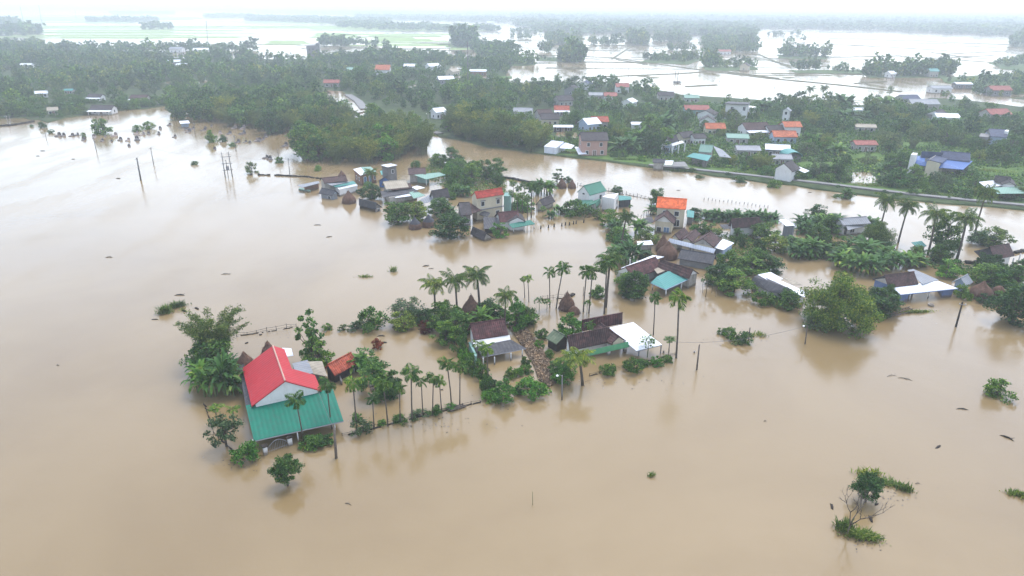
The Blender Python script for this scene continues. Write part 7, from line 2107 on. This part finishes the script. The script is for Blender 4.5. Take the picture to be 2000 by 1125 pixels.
# tree strips of the far plain
for poly, sp, h0, h1, dn in [
        ([(60, 97), (280, 98), (500, 97), (500, 101), (300, 102), (200, 103), (60, 100)], 9, 6, 11, 0.9), ([(-50, 66), (20, 64), (60, 64), (70, 70), (-50, 72)], 13, 10, 18, 0.5),
        ([(630, 87), (690, 86), (700, 90), (630, 92)], 10, 8, 14, 0.9), ([(690, 87), (760, 88), (760, 91), (700, 91)], 10, 5, 9, 0.7), ([(750, 99), (762, 99), (762, 102), (750, 102)], 7, 9, 12, 1),
        ([(890, 88), (922, 88), (922, 93), (890, 93)], 6, 15, 21, 1.0), ([(920, 92), (1000, 98), (1000, 118), (940, 114)], 10, 8, 13, 0.9), ([(275, 56), (340, 55), (340, 57), (275, 58)], 12, 9, 14, 0.9),
        ([(170, 40), (310, 41), (305, 43), (170, 43)], 16, 8, 15, 0.9), ([(-50, 47), (40, 49), (36, 54), (-50, 52)], 14, 12, 22, 0.8), ([(36, 62), (70, 63), (95, 66), (40, 67)], 12, 10, 16, 0.9),
        ([(480, 35), (640, 38), (760, 42), (760, 48), (640, 46), (480, 40)], 18, 8, 14, 0.9), ([(660, 48), (800, 53), (960, 57), (980, 62), (800, 60), (660, 55)], 18, 8, 13, 0.8), ([(690, 32), (1000, 38), (1000, 45), (700, 38)], 24, 9, 15, 0.85),
        ([(220, 25), (340, 25), (340, 28), (220, 28)], 26, 9, 15, 0.9), ([(400, 31), (500, 32), (500, 35), (400, 35)], 22, 9, 14, 0.9), ([(1000, 44), (1240, 44), (1480, 52), (1480, 66), (1350, 70), (1240, 66), (1120, 68), (1060, 60), (1000, 50)], 19, 8, 15, 0.9),
        ([(1360, 66), (1460, 62), (1480, 75), (1380, 76)], 15, 9, 15, 0.8), ([(1000, 61), (1050, 62), (1060, 66), (1000, 67)], 14, 6, 10, 0.8), ([(1000, 73), (1050, 74), (1050, 77), (1000, 77)], 14, 6, 10, 0.7),
        ([(1480, 44), (2060, 52), (2060, 72), (1900, 69), (1720, 60), (1480, 56)], 20, 9, 16, 0.9), ([(1500, 68), (1560, 67), (1560, 70), (1500, 71)], 12, 5, 9, 0.6), ([(1520, 81), (1570, 80), (1570, 83), (1520, 84)], 12, 5, 9, 0.6),
        ([(-60, 17), (400, 18), (1000, 23), (1000, 30), (640, 29), (400, 22), (-60, 20)], 60, 12, 20, 0.8), ([(1000, 24), (2060, 30), (2060, 50), (1480, 44), (1000, 42)], 32, 11, 19, 0.92), ([(500, 22), (1000, 26), (1000, 34), (700, 30), (500, 26)], 38, 11, 18, 0.85),
        ([(620, 118), (760, 112), (900, 116), (900, 121), (640, 124)], 8, 6, 10, 0.8)]:
    scatter(poly, sp, h0, h1, [('dark', 4), ('mid', 4), ('grey', 2)], 'far tree', 'far trees', keep=False, dens=dn, wide=1.25 if sp < 18 else 2.0)
ALL.sort(key=lambda r: r[0])
LIMIT = {'papaya_tree': 100, 'broadleaf_tree': 296, 'bamboo_clump': 200, 'banana_clump': 150, 'shrub': 290}
rest = []
for d, k, x, y, h, wd, lab, grp in ALL:
    nm = KINDS[k][0][3]
    if d < 620 and -30 < proj((x, y, 0))[0] < 2030 and N_KIND.get(nm, 0) < LIMIT[nm]:
        s_ = h / KINDS[k][0][0]
        plant(k, 0, 0, None, lab, grp, h=h, wide=s_ * wd * (1.05 if nm != 'banana_clump' else 1.3), at=(x, y, 0.0))
    else:
        rest.append((d, k, x, y, h, wd))

# the wood: every remaining tree a crown of leaf clumps
def lod(seed, clumps, leaves, size, flat=0.9):
    r = np.random.default_rng(seed)
    c, _ = ball(clumps, r, 0.35)
    c = c * np.array([0.42, 0.42, 0.42]) + np.array([0, 0, 0.50])
    pts = np.repeat(c, leaves, 0)
    o_, _ = ball(len(pts), r, 0.5)
    pts = pts + o_ * np.array([0.15, 0.15, 0.12])
    V, F = leaf_soup(pts, size, 0.7, r, unit(pts - np.array([0, 0, 0.45])))
    tr = np.array([[-.02, -.02, -.1], [.02, -.02, -.1], [.015, .01, .6], [-.015, .01, .6]])
    return np.concatenate([V, tr]), np.concatenate([F, [[len(V), len(V) + 1, len(V) + 2, len(V) + 3]]])
LOD0 = [lod(100 + i, 26, 20, 0.10) for i in range(6)]
LOD1 = [lod(110 + i, 14, 12, 0.17) for i in range(6)]
LOD2 = [lod(120 + i, 9, 5, 0.30) for i in range(5)]
Vs, Fs, Ts, Ms, b = [], [], [], [], 0
MI = {'lime': 4, 'dark': 0, 'mid': 1, 'grey': 2, 'bamboo': 3, 'bright': 1, 'shrub': 1, 'darkshrub': 0, 'brightshrub': 1, 'banana': 1, 'papaya': 1}
for d, k, x, y, h, wd in rest:
    L = LOD0 if d < 480 else LOD1 if d < 1100 else LOD2
    V, F = L[rng.integers(len(L))]
    a = rng.uniform(0, 6.28)
    ca, sa = math.cos(a), math.sin(a)
    w_ = h * wd * (0.9 if k != 'bamboo' else 0.75)
    Q = np.stack([(V[:, 0] * ca - V[:, 1] * sa) * w_ + x, (V[:, 0] * sa + V[:, 1] * ca) * w_ + y, V[:, 2] * h], 1)
    Vs.append(Q); Fs.append(F + b); b += len(V)
    Ts.append(np.full(len(V), (0.55 * patch(x * 1.7 + 40, y * 1.3) + 0.45 * rng.random()) % 1.0)); Ms.append(np.full(len(F), MI[k]))
V, F, T_, M_ = np.concatenate(Vs), np.concatenate(Fs), np.concatenate(Ts), np.concatenate(Ms)
me = mesh_from('woodland', V, F, None)
for k in ('dark', 'mid', 'grey', 'bamboo', 'lime'): me.materials.append(LEAF[k])
me.polygons.foreach_set('material_index', M_.astype(np.int32))
at = me.attributes.new('tint', 'FLOAT', 'POINT')
at.data.foreach_set('value', T_.astype(np.float32))
meta(link('woodland', me), 'mass of far village trees and wooded strips fading into the mist', 'woodland', kind='stuff')
print('scatter', len(ALL), 'merged', len(rest), 'faces', len(F), N_KIND)

# undergrowth between the trees on dry ground
def under(polys, spacing, size, h, name, label, mat, seed, dens=0.8, z0=0.3):
    r = np.random.default_rng(seed)
    out = []
    for poly in polys:
        WP = world_poly(poly)
        xs = [p[0] for p in WP]; ys = [p[1] for p in WP]
        n = int((max(xs) - min(xs)) * (max(ys) - min(ys)) / spacing ** 2)
        X, Y = r.uniform(min(xs), max(xs), n), r.uniform(min(ys), max(ys), n)
        for x, y in zip(X, Y):
            if inside(x, y, WP) and r.random() < dens and not any(inside(x, y, q) for q in HOLES): out.append((x, y, z0 + r.random() * h))
    c = np.repeat(np.array(out), 9, 0)
    c = c + r.normal(size=c.shape) * np.array([size * 1.3, size * 1.3, size * 0.6])
    c[:, 2] = np.maximum(c[:, 2], 0.1)
    V, F = leaf_soup(c, size, 0.6, r, None, 0.8)
    me = mesh_from(name, V, F, mat)
    at = me.attributes.new('tint', 'FLOAT', 'POINT')
    at.data.foreach_set('value', np.repeat(np.repeat(r.random(len(out)), 9), 4).astype(np.float32))
    meta(link(name, me), label, 'undergrowth', kind='stuff')
under([V1], 1.25, 0.75, 0.9, 'undergrowth', 'low scrub and weeds covering the far bank gardens', LEAF['mid'], 5)
under([[(840, 322), (985, 348), (990, 380), (930, 385), (860, 362), (820, 340)], [(1400, 455), (1500, 470), (1500, 510), (1430, 500)], [(1560, 470), (1880, 512), (1900, 540), (1800, 522), (1570, 508)], [(1870, 520), (1990, 535), (2010, 590), (1960, 575), (1890, 545)],
       [(800, 622), (870, 612), (960, 615), (1030, 620), (1035, 632), (960, 640), (880, 650), (800, 634)], [(872, 640), (888, 640), (930, 700), (968, 772), (958, 778), (915, 715)]],
      0.62, 0.34, 0.5, 'undergrowth', 'weeds and low plants matted between the island gardens', LEAF['shrub'] if 'shrub' in LEAF else LEAF['mid'], 6, 0.75, 0.0)

# ------------------------------------------------------------------ mist
hz = bpy.data.materials.new('pale_rain_mist')
hz.use_nodes = True
t = hz.node_tree
t.nodes.clear()
ou = t.nodes.new('ShaderNodeOutputMaterial')
pv = t.nodes.new('ShaderNodeVolumePrincipled')
pv.inputs['Color'].default_value = (0.71, 0.78, 0.83, 1)
pv.inputs['Density'].default_value = 0.00049
pv.inputs['Anisotropy'].default_value = 0.2
t.links.new(pv.outputs[0], ou.inputs['Volume'])
hb = MB().box((0, 7950, 24.0), (18400, 16700, 50.0)).build('haze', hz)
meta(hb, 'pale rain mist lying over the plain', 'haze', kind='stuff')
